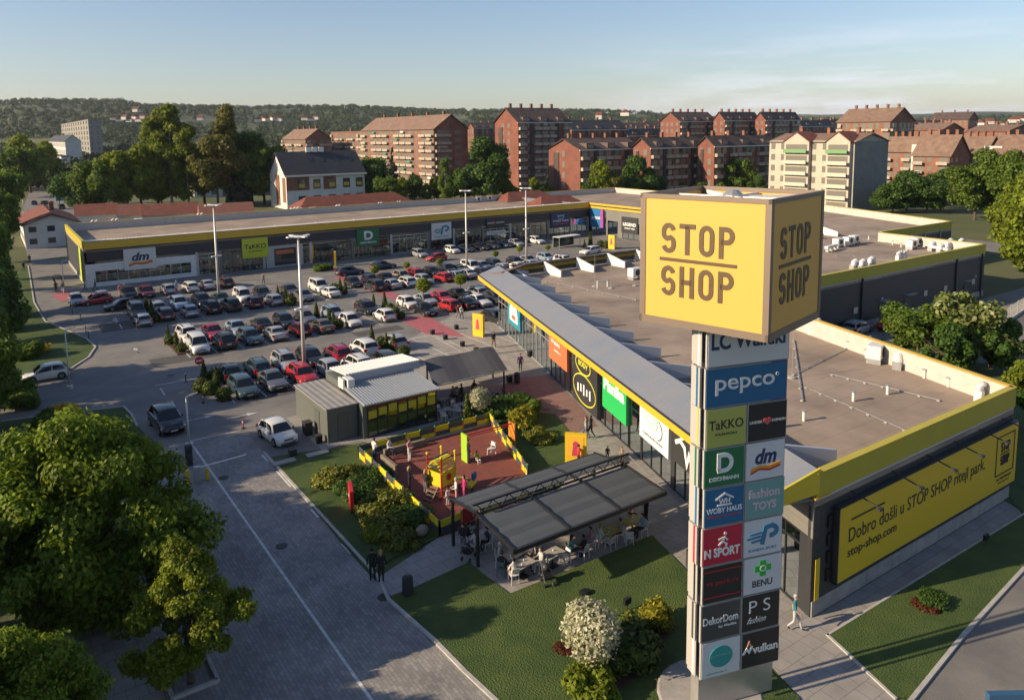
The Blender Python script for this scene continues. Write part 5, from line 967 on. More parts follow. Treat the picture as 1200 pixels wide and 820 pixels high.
for i, (p_, q_) in enumerate((((945, 455), (1060, 505)), ((975, 440), (1100, 470)), ((930, 400), (940, 470)), ((930, 440), (1020, 395)), ((640, 330), (745, 352)), ((660, 380), (745, 440)), ((980, 300), (1110, 305)))):
    a, b_ = Vector((*G(*p_, ZR), ZR+.09)), Vector((*G(*q_, ZR), ZR+.09)); t = thing('roof_conduit', 'thin pale conduit on the flat roof, '+('nearest', 'crossing its middle', 'just right of the tower', 'toward the right parapet', 'left of the cube', 'below the cube at left', 'on the rear hall')[i], 'conduit', tuple(a), 0, 'conduits on the flat roofs'); MB().tube([a, b_], .035, 6).build('pipe', galv, t)
    x = MB(); [x.cbox(tuple(a+(b_-a)*k/6+Vector((0, 0, -.04))), (.18, .18, .09)) for k in range(7)]; x.build('clamp_blocks', concr, t)['kind'] = 'stuff'
# clipped plants, shrubs -------------------------------------------------------
def shrubmesh(seed, lobes, n, size, m, up=.3): return leaves('foliage', lobes, n, size, m, np.random.RandomState(seed), up=up)
M_cone = shrubmesh(40, [((0, 0, .25+.3*k), (.42*(1-k/7.5), .42*(1-k/7.5), .3)) for k in range(7)], 1500, .085, L_thuja)
M_cone2 = shrubmesh(41, [((0, 0, .25+.35*k), (.36*(1-(k/6.8)**2), .36*(1-(k/6.8)**2), .3)) for k in range(6)], 1500, .085, L_thuja)
M_ball = shrubmesh(42, [((0, 0, .5), (.52, .52, .5))], 1100, .08, L_thuja)
M_lolly = shrubmesh(43, [((0, 0, 2.55), (.75, .75, .68)), ((.3, .1, 2.6), (.5, .5, .5)), ((-.3, -.1, 2.5), (.5, .5, .5))], 1700, .11, L_lime)
M_juni = shrubmesh(44, [((math.cos(a)*r, math.sin(a)*r, .45+.25*math.cos(a*3)), (.65, .65, .32)) for a, r in [(k*.9, .35+.14*k) for k in range(9)]], 3800, .10, L_juni, up=.6)
M_juni2 = shrubmesh(45, [((math.cos(a)*r, math.sin(a)*r, .6), (.7, .7, .4)) for a, r in [(k*1.3, .3+.12*k) for k in range(8)]], 3400, .10, L_dark, up=.5)
M_willow = leaves('foliage', [((0, 0, 2.15), (.98, .98, .95)), ((.4, .2, 2.5), (.6, .6, .6)), ((-.45, -.2, 2.3), (.6, .6, .6)), ((0, -.4, 1.9), (.6, .6, .5))], 7000, .075, L_pale, np.random.RandomState(46))
M_gold = shrubmesh(47, [((math.cos(k)*.4, math.sin(k)*.4, .5+.15*(k % 3)), (.45, .45, .4)) for k in range(7)], 2600, .09, L_yel)
M_spiky = shrubmesh(48, [((math.cos(k)*.5, math.sin(k)*.5, .4+.12*(k % 4)), (.42, .42, .36)) for k in range(8)], 2800, .10, L_lime)
M_low = shrubmesh(49, [((math.cos(k)*.7, math.sin(k)*.5, .2), (.5, .5, .22)) for k in range(8)], 1500, .08, L_red)
M_bush = shrubmesh(50, [((math.cos(k*1.1)*.8, math.sin(k*1.1)*.7, .55+.2*(k % 3)), (.6, .6, .55)) for k in range(9)], 4200, .11, L_mid)
stem = MB().tube([(0, 0, 0), (0, 0, 2.2)], .05, 6).mesh('stem', bark)
def shrub(name, label, me, px, py, s=1., st=None, group=None, sz=1., uv=None):
    u, v = uv or G(px, py); t = plant(name, label, 'shrub' if name != 'lollipop_tree' else 'small tree', [me, st], u, v, s, (px*2.3+py) % 6.28, 0, group, ('foliage', 'stem'), sz); return t
for i, (px, py, s) in enumerate(((422, 361, .85), (441, 357, .8), (519, 352, .9), (466, 340, 0), (541, 345, 1.15), (580, 356, 1.0), (497, 365, 1.15), (599, 308, .8), (583, 318, .9), (612, 316, .85), (643, 314, .85), (516, 320, .8), (437, 330, .8), (478, 326, .85))):
    pass
for i, (px, py, top) in enumerate(((440, 332, 311), (477, 323, 307), (515, 319, 303), (497, 362, 326), (540, 349, 321), (581, 309, 294), (609, 303, 288), (642, 300, 287))):
    u, v = G(px, py); zt = float(on(px, top, (u, v, 0), (FW[0], FW[1], 0))[2]); shrub('lollipop_tree', 'ball headed little tree in the car park, '+ordn(i)+' from the left', M_lolly, px, py, zt/3.25, stem, 'ball headed trees in the car park')
cones = [(196-18, 372, 2.2, M_cone), (172, 366, 1.9, M_cone2), (182, 378, .9, M_ball), (197, 398, 1.7, M_cone), (200, 404, 1.1, M_ball), (207, 408, 1.7, M_cone2), (213, 413, 1.0, M_ball), (240, 452, 2.3, M_cone), (254, 456, 1.9, M_cone2), (236, 460, 1.3, M_ball), (246, 462, 1.2, M_ball), (262, 469, 1.15, M_ball), (252, 448, 1.3, M_ball), (326, 350, 1.8, M_cone), (335, 356, 2.0, M_cone2), (341, 358, 1.4, M_ball), (371, 372, 2.0, M_cone), (386, 378, 1.7, M_cone2), (391, 381, 1.6, M_cone2), (397, 385, 1.2, M_ball), (399, 345, 2.3, M_cone), (392, 343, 1.4, M_ball), (405, 345, 1.7, M_cone2), (438, 359, 1.5, M_cone2), (451, 363, 2.3, M_cone), (457, 366, 1.2, M_ball), (463, 369, 1.1, M_ball), (470, 374, 1.0, M_ball), (436, 404, 2.1, M_cone), (453, 411, 1.8, M_cone), (462, 412, 1.8, M_cone2), (447, 407, 1.2, M_ball), (473, 418, 1.2, M_ball), (685, 290, 1.6, M_cone), (692, 288, 2.6, M_cone2), (704, 290, 1.4, M_ball), (711, 291, 1.4, M_ball)]
for i, (px, py, h, me) in enumerate(sorted(cones, key=lambda c: c[0])): shrub('clipped_ball' if me is M_ball else 'clipped_cone', ('round clipped bush' if me is M_ball else 'pointed clipped conifer')+' in the car park beds, '+ordn(i)+' from the left', me, px, py, h/2.1 if me is not M_ball else h, None, 'clipped evergreens in the car park beds')
for i, (a, b_) in enumerate((((178, 382), (190, 395)), ((196, 400), (220, 418)), ((232, 462), (270, 475)), ((366, 374), (402, 392)), ((446, 366), (478, 382)))): pass
beds = [[(15.6, 67.4), (16.6, 67.4), (16.6, 76.4), (15.6, 76.4)], [(15.7, 84.6), (16.5, 84.6), (16.5, 94), (15.7, 94)], [(bayu(5)+.1, 84), (bayu(6)-.6, 84), (bayu(6)-.6, 94), (bayu(5)+.1, 94)]]
for i, (px, py, w_) in enumerate(()): pass
bedobj = []
for i, pts in enumerate(([(15.6, 67.6), (16.5, 67.6), (16.5, 76.3), (15.6, 76.3)], [(15.6, 85.6), (16.4, 85.6), (16.4, 93.6), (15.6, 93.6)])):
    q = MB(); q.prism(pts, 0, .13); o = q.build('planting_bed', soil, loc=(pts[0][0], pts[0][1], 0)); tag(o, 'narrow raised planting bed at the '+('near' if i == 0 else 'second')+' end of the parking rows', 'planting bed', 'planting beds')
for i, (px, py, s, me, l) in enumerate(((390, 566, 1.35, M_juni, 'spreading juniper nearest the road lawn corner'), (420, 580, 1.3, M_juni2, 'dark spreading juniper in the middle of the bed left of the playground'), (447, 598, 1.5, M_juni, 'spreading juniper beside the red box'), (455, 622, 1.35, M_juni, 'golden juniper in front of the playground fence'), (478, 612, 1.2, M_juni2, 'dark juniper against the playground fence'), (435, 560, 1.0, M_juni2, 'low dark juniper under the playground fence corner'), (440, 632, 1.0, M_spiky, 'low yellow green shrub at the bottom of the side lawn'), (412, 558, 1.0, M_juni, 'small juniper by the yellow fence corner'), (468, 636, 1.0, M_juni, 'juniper beside the boulder'))): shrub('juniper', l, me, px, py, s*.72, None, 'junipers beside the playground')
shrub('standard_willow', 'pale variegated willow ball on a stem on the front lawn', M_willow, 693, 800, 1.12, stem); shrub('standard_willow', 'smaller pale willow ball by the shaded terrace', M_willow, 563, 492, .85, stem)
shrub('golden_shrub', 'yellow green shrub below the pale willow ball', M_spiky, 690, 818, 1.15); shrub('golden_shrub', 'spiky yellow shrub at the foot of the front lawn bed', M_spiky, 706, 826, .8)
shrub('clipped_ball', 'round green bush at the right of the willow ball', M_ball, 745, 778, 2.0, sz=.85); shrub('clipped_ball', 'second round green bush of the front lawn bed', M_ball, 738, 762, 1.6, sz=1.0); shrub('clipped_ball', 'small round bush between willow and larger bushes', M_ball, 722, 788, 1.2)
shrub('golden_shrub', 'bright yellow shrub at the top of the front lawn bed', M_gold, 768, 735, 1.0); shrub('golden_shrub', 'second yellow shrub behind the round bushes', M_gold, 745, 742, .8); shrub('red_ground_shrub', 'low red leaved shrub beside the willow ball', M_low, 722, 744, .8); shrub('red_ground_shrub', 'red plants at the left foot of the willow ball', M_low, 662, 762, .5); 
sheet('mulch_bed', P((690, 775), (700, 740), (735, 728), (775, 722), (790, 740), (770, 765), (755, 790), (720, 815), (690, 815)), .10, soil)
shrub('golden_shrub', 'large yellow green shrub on the lawn right of the playground', M_gold, 612, 500, 1.35); shrub('bush', 'dark bush behind the yellow shrub near the shaded terrace', M_juni2, 585, 488, 1.2); shrub('bush', 'green bush above the playground corner', M_bush, 617, 487, .9); shrub('bush', 'reddish olive bush at the right edge of the triangular lawn', M_juni, 633, 517, .8); shrub('bush', 'dark clipped hedge piece beside the pale willow', M_juni2, 604, 480, 1.1); shrub('bush', 'tall narrow bush beside the small willow ball', M_cone, 548, 494, 1.1)
shrub('bush', 'low clipped bush with red leaves on the right lawn', M_low, 1085, 712, .6); shrub('bush', 'green cushion behind the red leaves on the right lawn', M_juni2, 1092, 708, .5)
shrub('flowering_shrub', 'yellow flowering shrub on the left island lawn', shrubmesh(52, [((math.cos(k)*.5, math.sin(k)*.5, .5), (.4, .4, .4)) for k in range(6)], 1500, .1, L_flow), 43, 414, 1.5, sz=.7); shrub('bush', 'dark bush behind the yellow flowers on the left island', M_bush, 32, 420, 1.2)
shrub('flowering_shrub', 'yellow flowering shrub on the corner lawn above the big tree', bpy.data.meshes[[m.name for m in bpy.data.meshes if m.name.startswith('foliage')][-1]] if 0 else shrubmesh(53, [((math.cos(k)*.6, math.sin(k)*.6, .8), (.45, .45, .5)) for k in range(6)], 1500, .1, L_flow), 75, 497, 1.2); shrub('bush', 'green bush beside the yellow flowers on the corner lawn', M_bush, 60, 505, 1.1)
for i, (px, py, s) in enumerate(((20, 470, 1.2), (28, 478, 1.0), (12, 388, 1.4), (22, 372, 1.2), (375, 318, .8), (384, 316, .7))): shrub('bush', 'green bush '+('at the left edge by the white car', 'just right of the bush at the left edge', 'at the left road kerb, nearer', 'at the left road kerb, farther', 'left in the bed before the lime sign', 'right in the bed before the lime sign')[i], M_bush, px, py, s, None, 'roadside bushes')

# ------------------------------------------------------------------ cars
CARP = {'hatch': (3.95, 1.74, 1.50, .90, .86, 1.00, .30, -1.35, -1.82, None), 'sedan': (4.55, 1.80, 1.45, .92, .84, .95, .15, -.95, -1.65, 1.02), 'wagon': (4.65, 1.82, 1.52, .93, .86, 1.05, .35, -1.75, -2.15, None), 'suv': (4.45, 1.86, 1.70, 1.05, 1.00, 1.10, .45, -1.65, -2.08, None), 'van': (4.5, 1.84, 1.86, 1.10, 1.00, 1.45, .85, -1.95, -2.14, None)}
paintcols = {'white': (.66, .66, .64), 'silver': (.42, .44, .46), 'light_blue': (.32, .42, .52), 'grey': (.14, .15, .16), 'dark_grey': (.05, .055, .06), 'black': (.012, .013, .015), 'dark_blue': (.02, .035, .07), 'teal_grey': (.06, .10, .11), 'red': (.42, .02, .025), 'crimson': (.38, .015, .05), 'maroon': (.13, .012, .02), 'brown': (.10, .06, .05), 'taupe': (.16, .13, .11), 'beige': (.36, .31, .25), 'olive': (.07, .08, .06)}
def paint(c): return mat('car_'+c, paintcols[c], .28, metal=.35 if c not in ('white', 'red', 'black') else .05, coat=.8)
def carmesh(kind):
    L, W, Hh, belt, hood, cowl, rf, rr, rb, deck = CARP[kind]; h = L/2; w = W/2; q = MB()
    st = [(h, w*.72, .30, .50, .52), (h-.05, w*.86, .22, .62, .66), (h-.22, w*.95, .19, .70, hood-.10), (h-.75, w, .18, hood-.08, hood-.01), (cowl, w, .18, belt-.02, hood+.08), (.0, w, .18, belt, belt+.03), (rb+.5, w, .18, belt+.02, belt+.05), (rb, w*.99, .18, belt+.02, (deck or belt+.05)), (-h+.20, w*.95, .20, belt, (deck or belt)+.0), (-h+.04, w*.88, .26, belt-.14, (deck or belt)-.10), (-h, w*.76, .34, .62, .66)]
    rings = []
    for x, ww, zb, zs, zt in st: rings.append([(x, -ww*.90, zb), (x, -ww, zb+.14), (x, -ww*1.0, zs-.22), (x, -ww*.95, zs-.02), (x, -ww*.72, zt-.015), (x, 0, zt), (x, ww*.72, zt-.015), (x, ww*.95, zs-.02), (x, ww, zs-.22), (x, ww, zb+.14), (x, ww*.90, zb)])
    n = len(rings[0]); vs = [p for r in rings for p in r]; fs = []
    for i in range(len(rings)-1):
        for k in range(n): a, b_ = i*n+k, i*n+(k+1) % n; fs.append((a, a+n, b_+n, b_))
    fs += [tuple(range(n)), tuple(range(len(vs)-1, len(vs)-n-1, -1))]; q.add(vs, fs)
    # cabin
    wb, wr = w*.92, w*.70; zr = Hh; zb = belt-.03
    prof = [(cowl+.05, hood+.02, wb*.98), (rf+.12, zr-.10, wr*1.03), (rf-.15, zr-.03, wr), ((rf+rr)/2, zr, wr*1.0), (rr+.15, zr-.04, wr), (rr-.05, zr-.12, wr*1.02), (rb-.02, (deck or belt)-.0, wb*.95)]
    vs = []
    for x, z, yw in prof: vs += [(x, -yw, z-.02), (x, -yw*.80, z+.012), (x, 0, z+.03), (x, yw*.80, z+.012), (x, yw, z-.02)]
    m = 5; fs = []
    for i in range(len(prof)-1):
        for k in range(m-1): a = i*m+k; fs.append((a, a+1, a+1+m, a+m))
    base = [(x, s*min(wb, yw+(zr-z)*.55+.02), zb) for s in (-1, 1) for x, z, yw in prof]; o = len(vs); vs += base; k7 = len(prof)
    for i in range(k7-1):
        fs.append((i*m, (i+1)*m, o+i+1, o+i)); fs.append(((i+1)*m+4, i*m+4, o+k7+i, o+k7+i+1))
    q.add(vs, fs)
    body = q.mesh('car_body', CW, smooth=False)
    bm = bmesh.new(); bm.from_mesh(body); bmesh.ops.recalc_face_normals(bm, faces=bm.faces); bm.to_mesh(body); bm.free(); body.polygons.foreach_set('use_smooth', [True]*len(body.polygons))
    try: body.set_sharp_from_angle(angle=R(40))
    except Exception: pass
    parts = {'car_body': body}
    def gl(a, b_, t0, t1, e):      # pane across the cabin between two profile stations
        (x0, z0, y0), (x1, z1, y1) = a, b_; v = Vector((x1-x0, 0, z1-z0)); nn = Vector((-v.z, 0, v.x)).normalized(); nn = nn if nn.z > 0 else -nn; pa = Vector((x0, 0, z0))+v*t0+nn*e; pb = Vector((x0, 0, z0))+v*t1+nn*e; ya, yb = y0+(y1-y0)*t0, y0+(y1-y0)*t1
        g = MB(); g.add([pa+Vector((0, -ya*.93, -.01)), pa+Vector((0, 0, .03)), pa+Vector((0, ya*.93, -.01)), pb+Vector((0, -yb*.88, -.0)), pb+Vector((0, 0, .03)), pb+Vector((0, yb*.88, -.0))], [(0, 1, 4, 3), (1, 2, 5, 4)]); return g
    parts['windscreen'] = gl(prof[0], prof[1], .06, .96, .03).mesh('windscreen', carglass, smooth=True)
    parts['rear_window'] = gl(prof[6], prof[5], .18 if not deck else .12, .95, .03).mesh('rear_window', carglass, smooth=True)
    for s in (-1, 1):
        g = MB()
        def sp(x, tz):
            xa = np.interp(x, [p[0] for p in prof][::-1], [p[2] for p in prof][::-1]); za = np.interp(x, [p[0] for p in prof][::-1], [p[1] for p in prof][::-1]); yb_ = min(wb, xa+(zr-za)*.55+.02); return (x, s*(yb_+(xa-yb_)*tz+.012), zb+(za-.02-zb)*tz)
        mid = (rf+rr)/2+.05; x0, x1 = cowl-.18, rb+.30
        for xa, xb, xc, xd in ((x0, mid+.04, rf-.02, mid+.04), (mid-.05, x1, mid-.05, rr+.0)):
            g.quad(sp(xa, .12), sp(xb, .12), sp(xd, .86), sp(xc, .86))
        parts['side_window%d' % s] = g.mesh('side_window', carglass)
    z0 = .66
    for s in (-1, 1):
        g = MB(); g.add([(h-.03, s*w*.45, z0-.1), (h-.26, s*w*.965, z0-.08), (h-.36, s*w*.985, z0+.06), (h-.13, s*w*.50, z0+.06)], [(0, 1, 2, 3)] if s < 0 else [(3, 2, 1, 0)]); g.v = [(x+.02, y*1.01, z) for x, y, z in g.v]; parts['headlight%d' % s] = g.mesh('headlight', lampw)
        tall = kind in ('hatch', 'suv', 'van', 'wagon'); g = MB(); g.box(-h-.012, -h+.22, s*w*.99 if s < 0 else s*w*.70, s*w*.70 if s < 0 else s*w*.99, belt-.26, belt-.02 if not tall else belt+.04); g.v = [(x+(.06 if z > belt-.1 else 0), y, z) for x, y, z in g.v]; parts['tail_light%d' % s] = g.mesh('tail_light', lampr)
    g = MB(); g.box(h-.06, h+.012, -w*.42, w*.42, .52, .62); g.box(h-.12, h-.012, -w*.6, w*.6, .25, .38); parts['grille'] = g.mesh('grille', black)
    g = MB(); g.box(h-.03, h+.022, -.26, .26, .40, .50); parts['number_plate'] = g.mesh('number_plate', plate); g = MB(); g.box(-h-.02, -h+.03, -.26, .26, .58, .69) if kind != 'suv' else g.box(-h-.02, -h+.03, -.26, .26, .66, .77); parts['rear_plate'] = g.mesh('number_plate', plate)
    g = MB(); g.box(-h-.008, -h+.1, -w*.7, w*.7, .30, .44); parts['bumper_trim'] = g.mesh('bumper_trim', black)
    wh = MB(); r_ = .33 if kind in ('suv', 'van') else .31; wh.tube([(0, -.11, 0), (0, .11, 0)], r_, 16); wh.mat(1).tube([(0, -.118, 0), (0, -.105, 0)], r_*.66, 12).tube([(0, .105, 0), (0, .118, 0)], r_*.66, 12); wme = wh.mesh('wheel', [tyre, rim])
    for j, (sx, s) in enumerate(((1, 1), (1, -1), (-1, 1), (-1, -1))):
        ar = MB(); ar.tube([(sx*L*.305, s*(w-.03), r_+.015), (sx*L*.305, s*(w+.004), r_+.015)], r_+.055, 16); parts['wheel_arch%d' % (j if j > 1 else j)] = ar.mesh('wheel_arch', black)
    for i in (0, 1): g = MB(); s = (-1, 1)[i]; g.box(cowl-.25, cowl-.13, s*w*1.0 if s > 0 else -w*1.13, w*1.13 if s > 0 else -w, belt+.0, belt+.13); parts['wing_mirror%d' % i] = g.mesh('wing_mirror', black)
    return parts, wme, L, w, r_
CARM = {k: carmesh(k) for k in CARP}
def car(kind, col, u, v, ang, label, group='parked cars', extra=None):
    parts, wme, L, w, r_ = CARM[kind]; t = thing('parked_car', label, 'car', (u, v, .016), ang, group)
    for nm, me in parts.items():
        o = link(nm.rstrip('-0123') if nm[-1].isdigit() else nm, me, t)
        if nm == 'car_body': o.material_slots[0].link = 'OBJECT'; o.material_slots[0].material = paint(col)
    for sx in (1, -1):
        for s in (-1, 1): link('wheel', wme, t, (sx*L*.305, s*(w-.095), r_))
    if extra == 'rack': q = MB(); q.box(-1.2, .2, -.55, -.50, CARP[kind][2]+.02, CARP[kind][2]+.08); q.box(-1.2, .2, .50, .55, CARP[kind][2]+.02, CARP[kind][2]+.08); q.build('roof_rails', black, t, local=True)
    if extra == 'spare': q = MB(); q.tube([(-L/2-.02, 0, .95), (-L/2-.2, 0, .95)], .33, 14); q.build('spare_wheel', tyre, t, local=True)
    return t
VR = {'1f': 69.2, '1b': 74.2, '2f': 86.4, '2b': 91.4, '3f': 104.4, '3b': 109.4, '4': 121.6, '5': 128.5}
RD = {'1f': 'front row nearest the kiosk', '1b': 'second row from the kiosk', '2f': 'third row from the kiosk', '2b': 'fourth row from the kiosk', '3f': 'fifth row from the kiosk', '3b': 'sixth row from the kiosk', '4': 'row before the long hall', '5': 'row against the long hall'}
KN = {'hatch': 'hatchback', 'sedan': 'saloon', 'wagon': 'estate car', 'suv': 'off-road car', 'van': 'people carrier'}
CL = {
 '1f': [(285, 'teal_grey', 'wagon', 'F'), (319, 'grey', 'sedan', 'F'), (354, 'red', 'wagon', 'F'), (385, 'silver', 'hatch', 'F'), (416, 'white', 'suv', 'R'), (447, 'dark_grey', 'wagon', 'R')],
 '1b': [(267, 'black', 'hatch', 'R'), (301, 'teal_grey', 'wagon', 'R'), (332, 'silver', 'suv', 'F'), (362, 'black', 'wagon', 'F'), (393, 'crimson', 'wagon', 'R'), (423, 'white', 'suv', 'R'), (463, 'silver', 'hatch', 'R')],
 '2f': [(233, 'white', 'van', 'F'), (261, 'dark_grey', 'suv', 'R'), (295, 'teal_grey', 'wagon', 'F'), (322, 'silver', 'sedan', 'R'), (348, 'maroon', 'hatch', 'R'), (376, 'taupe', 'sedan', 'R'), (410, 'white', 'hatch', 'F'), (445, 'white', 'hatch', 'R'), (494, 'black', 'sedan', 'F'), (526, 'red', 'hatch', 'R'), (545, 'black', 'sedan', 'R'), (563, 'white', 'sedan', 'F'), (584, 'dark_grey', 'wagon', 'F')],
 '2b': [(223, 'white', 'suv', 'F'), (251, 'crimson', 'sedan', 'F'), (281, 'light_blue', 'sedan', 'F'), (302, 'black', 'sedan', 'R'), (336, 'black', 'wagon', 'F'), (360, 'grey', 'sedan', 'F'), (391, 'light_blue', 'wagon', 'F'), (429, 'black', 'wagon', 'F'), (478, 'white', 'hatch', 'F'), (500, 'silver', 'sedan', 'F'), (520, 'red', 'hatch', 'F'), (537, 'black', 'sedan', 'F'), (559, 'silver', 'wagon', 'R'), (575, 'dark_grey', 'sedan', 'R')],
 '3f': [(198, 'brown', 'wagon', 'R'), (221, 'silver', 'hatch', 'R'), (248, 'black', 'suv', 'R'), (277, 'olive', 'suv', 'R'), (300, 'maroon', 'hatch', 'R'), (323, 'silver', 'hatch', 'R'), (356, 'grey', 'sedan', 'F'), (385, 'white', 'sedan', 'R'), (439, 'dark_grey', 'suv', 'R'), (457, 'silver', 'sedan', 'R'), (476, 'white', 'wagon', 'R'), (496, 'silver', 'hatch', 'F'), (518, 'red', 'hatch', 'R'), (533, 'light_blue', 'sedan', 'R'), (546, 'silver', 'sedan', 'R'), (560, 'dark_grey', 'sedan', 'R'), (577, 'dark_blue', 'hatch', 'R'), (594, 'silver', 'hatch', 'F'), (607, 'white', 'sedan', 'F'), (626, 'silver', 'hatch', 'F'), (661, 'white', 'suv', 'F')],
 '3b': [(191, 'silver', 'wagon', 'R'), (214, 'light_blue', 'suv', 'F'), (235, 'black', 'suv', 'F'), (263, 'teal_grey', 'sedan', 'F'), (287, 'white', 'van', 'F'), (311, 'dark_grey', 'wagon', 'F'), (340, 'dark_grey', 'sedan', 'F'), (374, 'white', 'van', 'F'), (419, 'black', 'hatch', 'F'), (435, 'dark_blue', 'hatch', 'F'), (451, 'black', 'sedan', 'F'), (470, 'beige', 'hatch', 'F'), (492, 'red', 'wagon', 'F'), (507, 'black', 'hatch', 'F'), (521, 'dark_grey', 'suv', 'F'), (535, 'grey', 'sedan', 'F'), (550, 'white', 'van', 'F'), (565, 'silver', 'sedan', 'F'), (580, 'dark_blue', 'wagon', 'F'), (605, 'black', 'hatch', 'F'), (622, 'silver', 'sedan', 'F'), (640, 'light_blue', 'hatch', 'F')],
 '4': [(90, 'silver', 'hatch', 'F'), (120, 'light_blue', 'sedan', 'F'), (150, 'black', 'suv', 'F'), (172, 'maroon', 'wagon', 'F'), (196, 'silver', 'hatch', 'R'), (222, 'white', 'wagon', 'R'), (242, 'silver', 'sedan', 'R'), (264, 'brown', 'hatch', 'R')],
 '5': [(491, 'silver', 'wagon', 'F'), (529, 'white', 'hatch', 'F'), (545, 'dark_blue', 'sedan', 'F'), (563, 'black', 'sedan', 'F'), (577, 'dark_grey', 'hatch', 'F'), (590, 'dark_blue', 'sedan', 'F'), (603, 'silver', 'sedan', 'F'), (628, 'white', 'wagon', 'F')]}
rng = random.Random(9)
for row, lst in CL.items():
    v0 = VR[row]
    for i, (px, col, kind, fc) in enumerate(lst):
        lo, hi = -20, 140
        for _ in range(40):
            m_ = (lo+hi)/2
            if pix(m_, v0, .7)[0] < px: lo = m_
            else: hi = m_
        k = round((lo-U0)/BAY-.5); uc = U0+(k+.5)*BAY if row not in ('4', '5') and abs(U0+(k+.5)*BAY-lo) < .8 else lo
        prev = globals().get('_lastu', {}).get(row)
        if prev is not None and uc-prev < 2.25: uc = prev+2.3
        globals().setdefault('_lastu', {})[row] = uc
        ang = (-math.pi/2 if fc == 'F' else math.pi/2)+rng.uniform(-.035, .035)
        car(kind, col, uc+rng.uniform(-.12, .12), v0+rng.uniform(-.25, .2), ang, col.replace('_', ' ')+' '+KN[kind]+', '+ordn(i)+' from the left in the '+RD[row], 'cars parked in the marked rows', 'spare' if col == 'olive' else ('rack' if kind in ('wagon', 'suv') and rng.random() < .5 else None))
def freecar(px, py, kind, col, ang, label, group=None): u, v = G(px, py, .6); return car(kind, col, u, v, ang, label, group)
freecar(325, 506, 'hatch', 'white', -1.45, 'white hatchback parked alone in front of the grey kiosk')
freecar(54, 437, 'hatch', 'white', math.pi+.02, 'white three door car parked by the left island lawn')
freecar(113, 351, 'hatch', 'red', math.pi+.05, 'red hatchback driving past the front of the long hall')
freecar(143, 357, 'sedan', 'black', math.pi+.08, 'black saloon following the red hatchback at the left')
freecar(160, 365, 'van', 'taupe', -math.pi/2, 'grey brown people carrier beside the first clipped conifers')
freecar(167, 375, 'hatch', 'silver', math.pi/2, 'silver hatchback in front of the grey brown people carrier')
freecar(410, 318, 'wagon', 'dark_blue', .05, 'dark blue estate driving right before the green shop sign'); freecar(449, 311, 'sedan', 'dark_blue', .05, 'dark saloon driving right ahead of the dark blue estate')
freecar(511, 302, 'hatch', 'red', math.pi, 'red hatchback parked sideways against the long hall windows'); freecar(692, 294, 'wagon', 'white', math.pi+.1, 'white estate leaving beside the yellow pylon at the corner hall')
freecar(195, 493, 'suv', 'black', -1.5, 'black car half hidden behind the big left tree'); freecar(1005, 384, 'wagon', 'silver', 0.1, 'silver car parked in the service yard'); freecar(1045, 380, 'hatch', 'red', 0.1, 'red car parked by the rear hall doors')
freecar(582, 372, 'wagon', 'black', -1.5, 'black car just left of the glazed front behind the yellow pylon')
freecar(1192, 590, 'sedan', 'silver', 0, 'silver car at the right edge beyond the end of the near wing') if 0 else None
for i, (px, py, col, k) in enumerate(((76, 222, 'teal_grey', 'wagon'), (82, 212, 'dark_blue', 'hatch'), (92, 203, 'silver', 'wagon'), (40, 238, 'dark_blue', 'hatch'), (54, 238, 'black', 'hatch'), (72, 243, 'teal_grey', 'van'), (40, 249, 'black', 'hatch'))): freecar(px, py, k, col, .3+1.3*(i % 2), col.replace('_', ' ')+' car in the side street beyond the low houses, '+ordn(i)+' from the front' if 0 else col.replace('_', ' ')+' car in the side street, '+('upper', 'middle', 'farthest', 'lower left', 'lower middle', 'lower right', 'nearest')[i]+' one', 'cars in the side street')

# ------------------------------------------------------------------ street furniture
def lamp(px, py, h, label, heads=True):
    u, v = G(px, py); t = thing('street_lamp', label, 'street lamp', (u, v, 0), .3, 'tall lamps of the car park' if heads else None)
    MB().lathe((0, 0, 0), [(.28, 0), (.28, .35), (.16, .4)], 12).build('foot', polem, t, local=True); MB().tube([(0, 0, .3), (0, 0, h*.4), (0, 0, h)], [.19, .16, .10] if heads else [.08, .07, .055], 12).build('pole', polem, t, local=True, smooth=True)
    if heads:
        MB().lathe((0, 0, h-.15), [(.12, 0), (.75, .10), (.8, .16), (.15, .26)], 16).build('head_disc', whitem, t, local=True)
        for k in range(4): a = k*math.pi/2; q = MB(); q.beam((math.cos(a)*.6, math.sin(a)*.6, h), (math.cos(a)*1.25, math.sin(a)*1.25, h+.05), .35, .1); q.build('lamp_head', whitem, t, local=True)
        for s in (-1, 1): MB().box(min(s*.1, s*.75), max(s*.1, s*.75), -.12, .12, h*.48, h*.48+.12).build('side_lamp', whitem, t, local=True)
    else: q = MB(); q.beam((0, 0, h), (.9, 0, h+.1), .12, .08); q.build('lamp_head', galv, t, local=True)
lamp(257, 355, 13.7, 'tall white pole lamp at the left in the car park'); lamp(357, 438, 13.5, 'nearest tall white pole lamp, middle left of the car park'); lamp(547.3, 318, 13.6, 'tall pole lamp before the long hall, left of the near wing tip'); lamp(617, 312, 13.6, 'tall pole lamp rising behind the far edge of the near wing')
lamp(82, 456, 5.6, 'slim grey lamp with small head by the left island lawn', False); lamp(75, 338, 4.2, 'slim pole beside the bicycle stands left of the long hall', False); lamp(222, 524, 3.9, 'slim grey pole at the start of the paved road', False); lamp(36, 225, 8, 'lamp pole in the side street at far left', False); lamp(1084, 243, 7, 'lamp pole beyond the rear hall at the right', False); lamp(28, 250, 6, 'second lamp pole in the side street at far left', False)
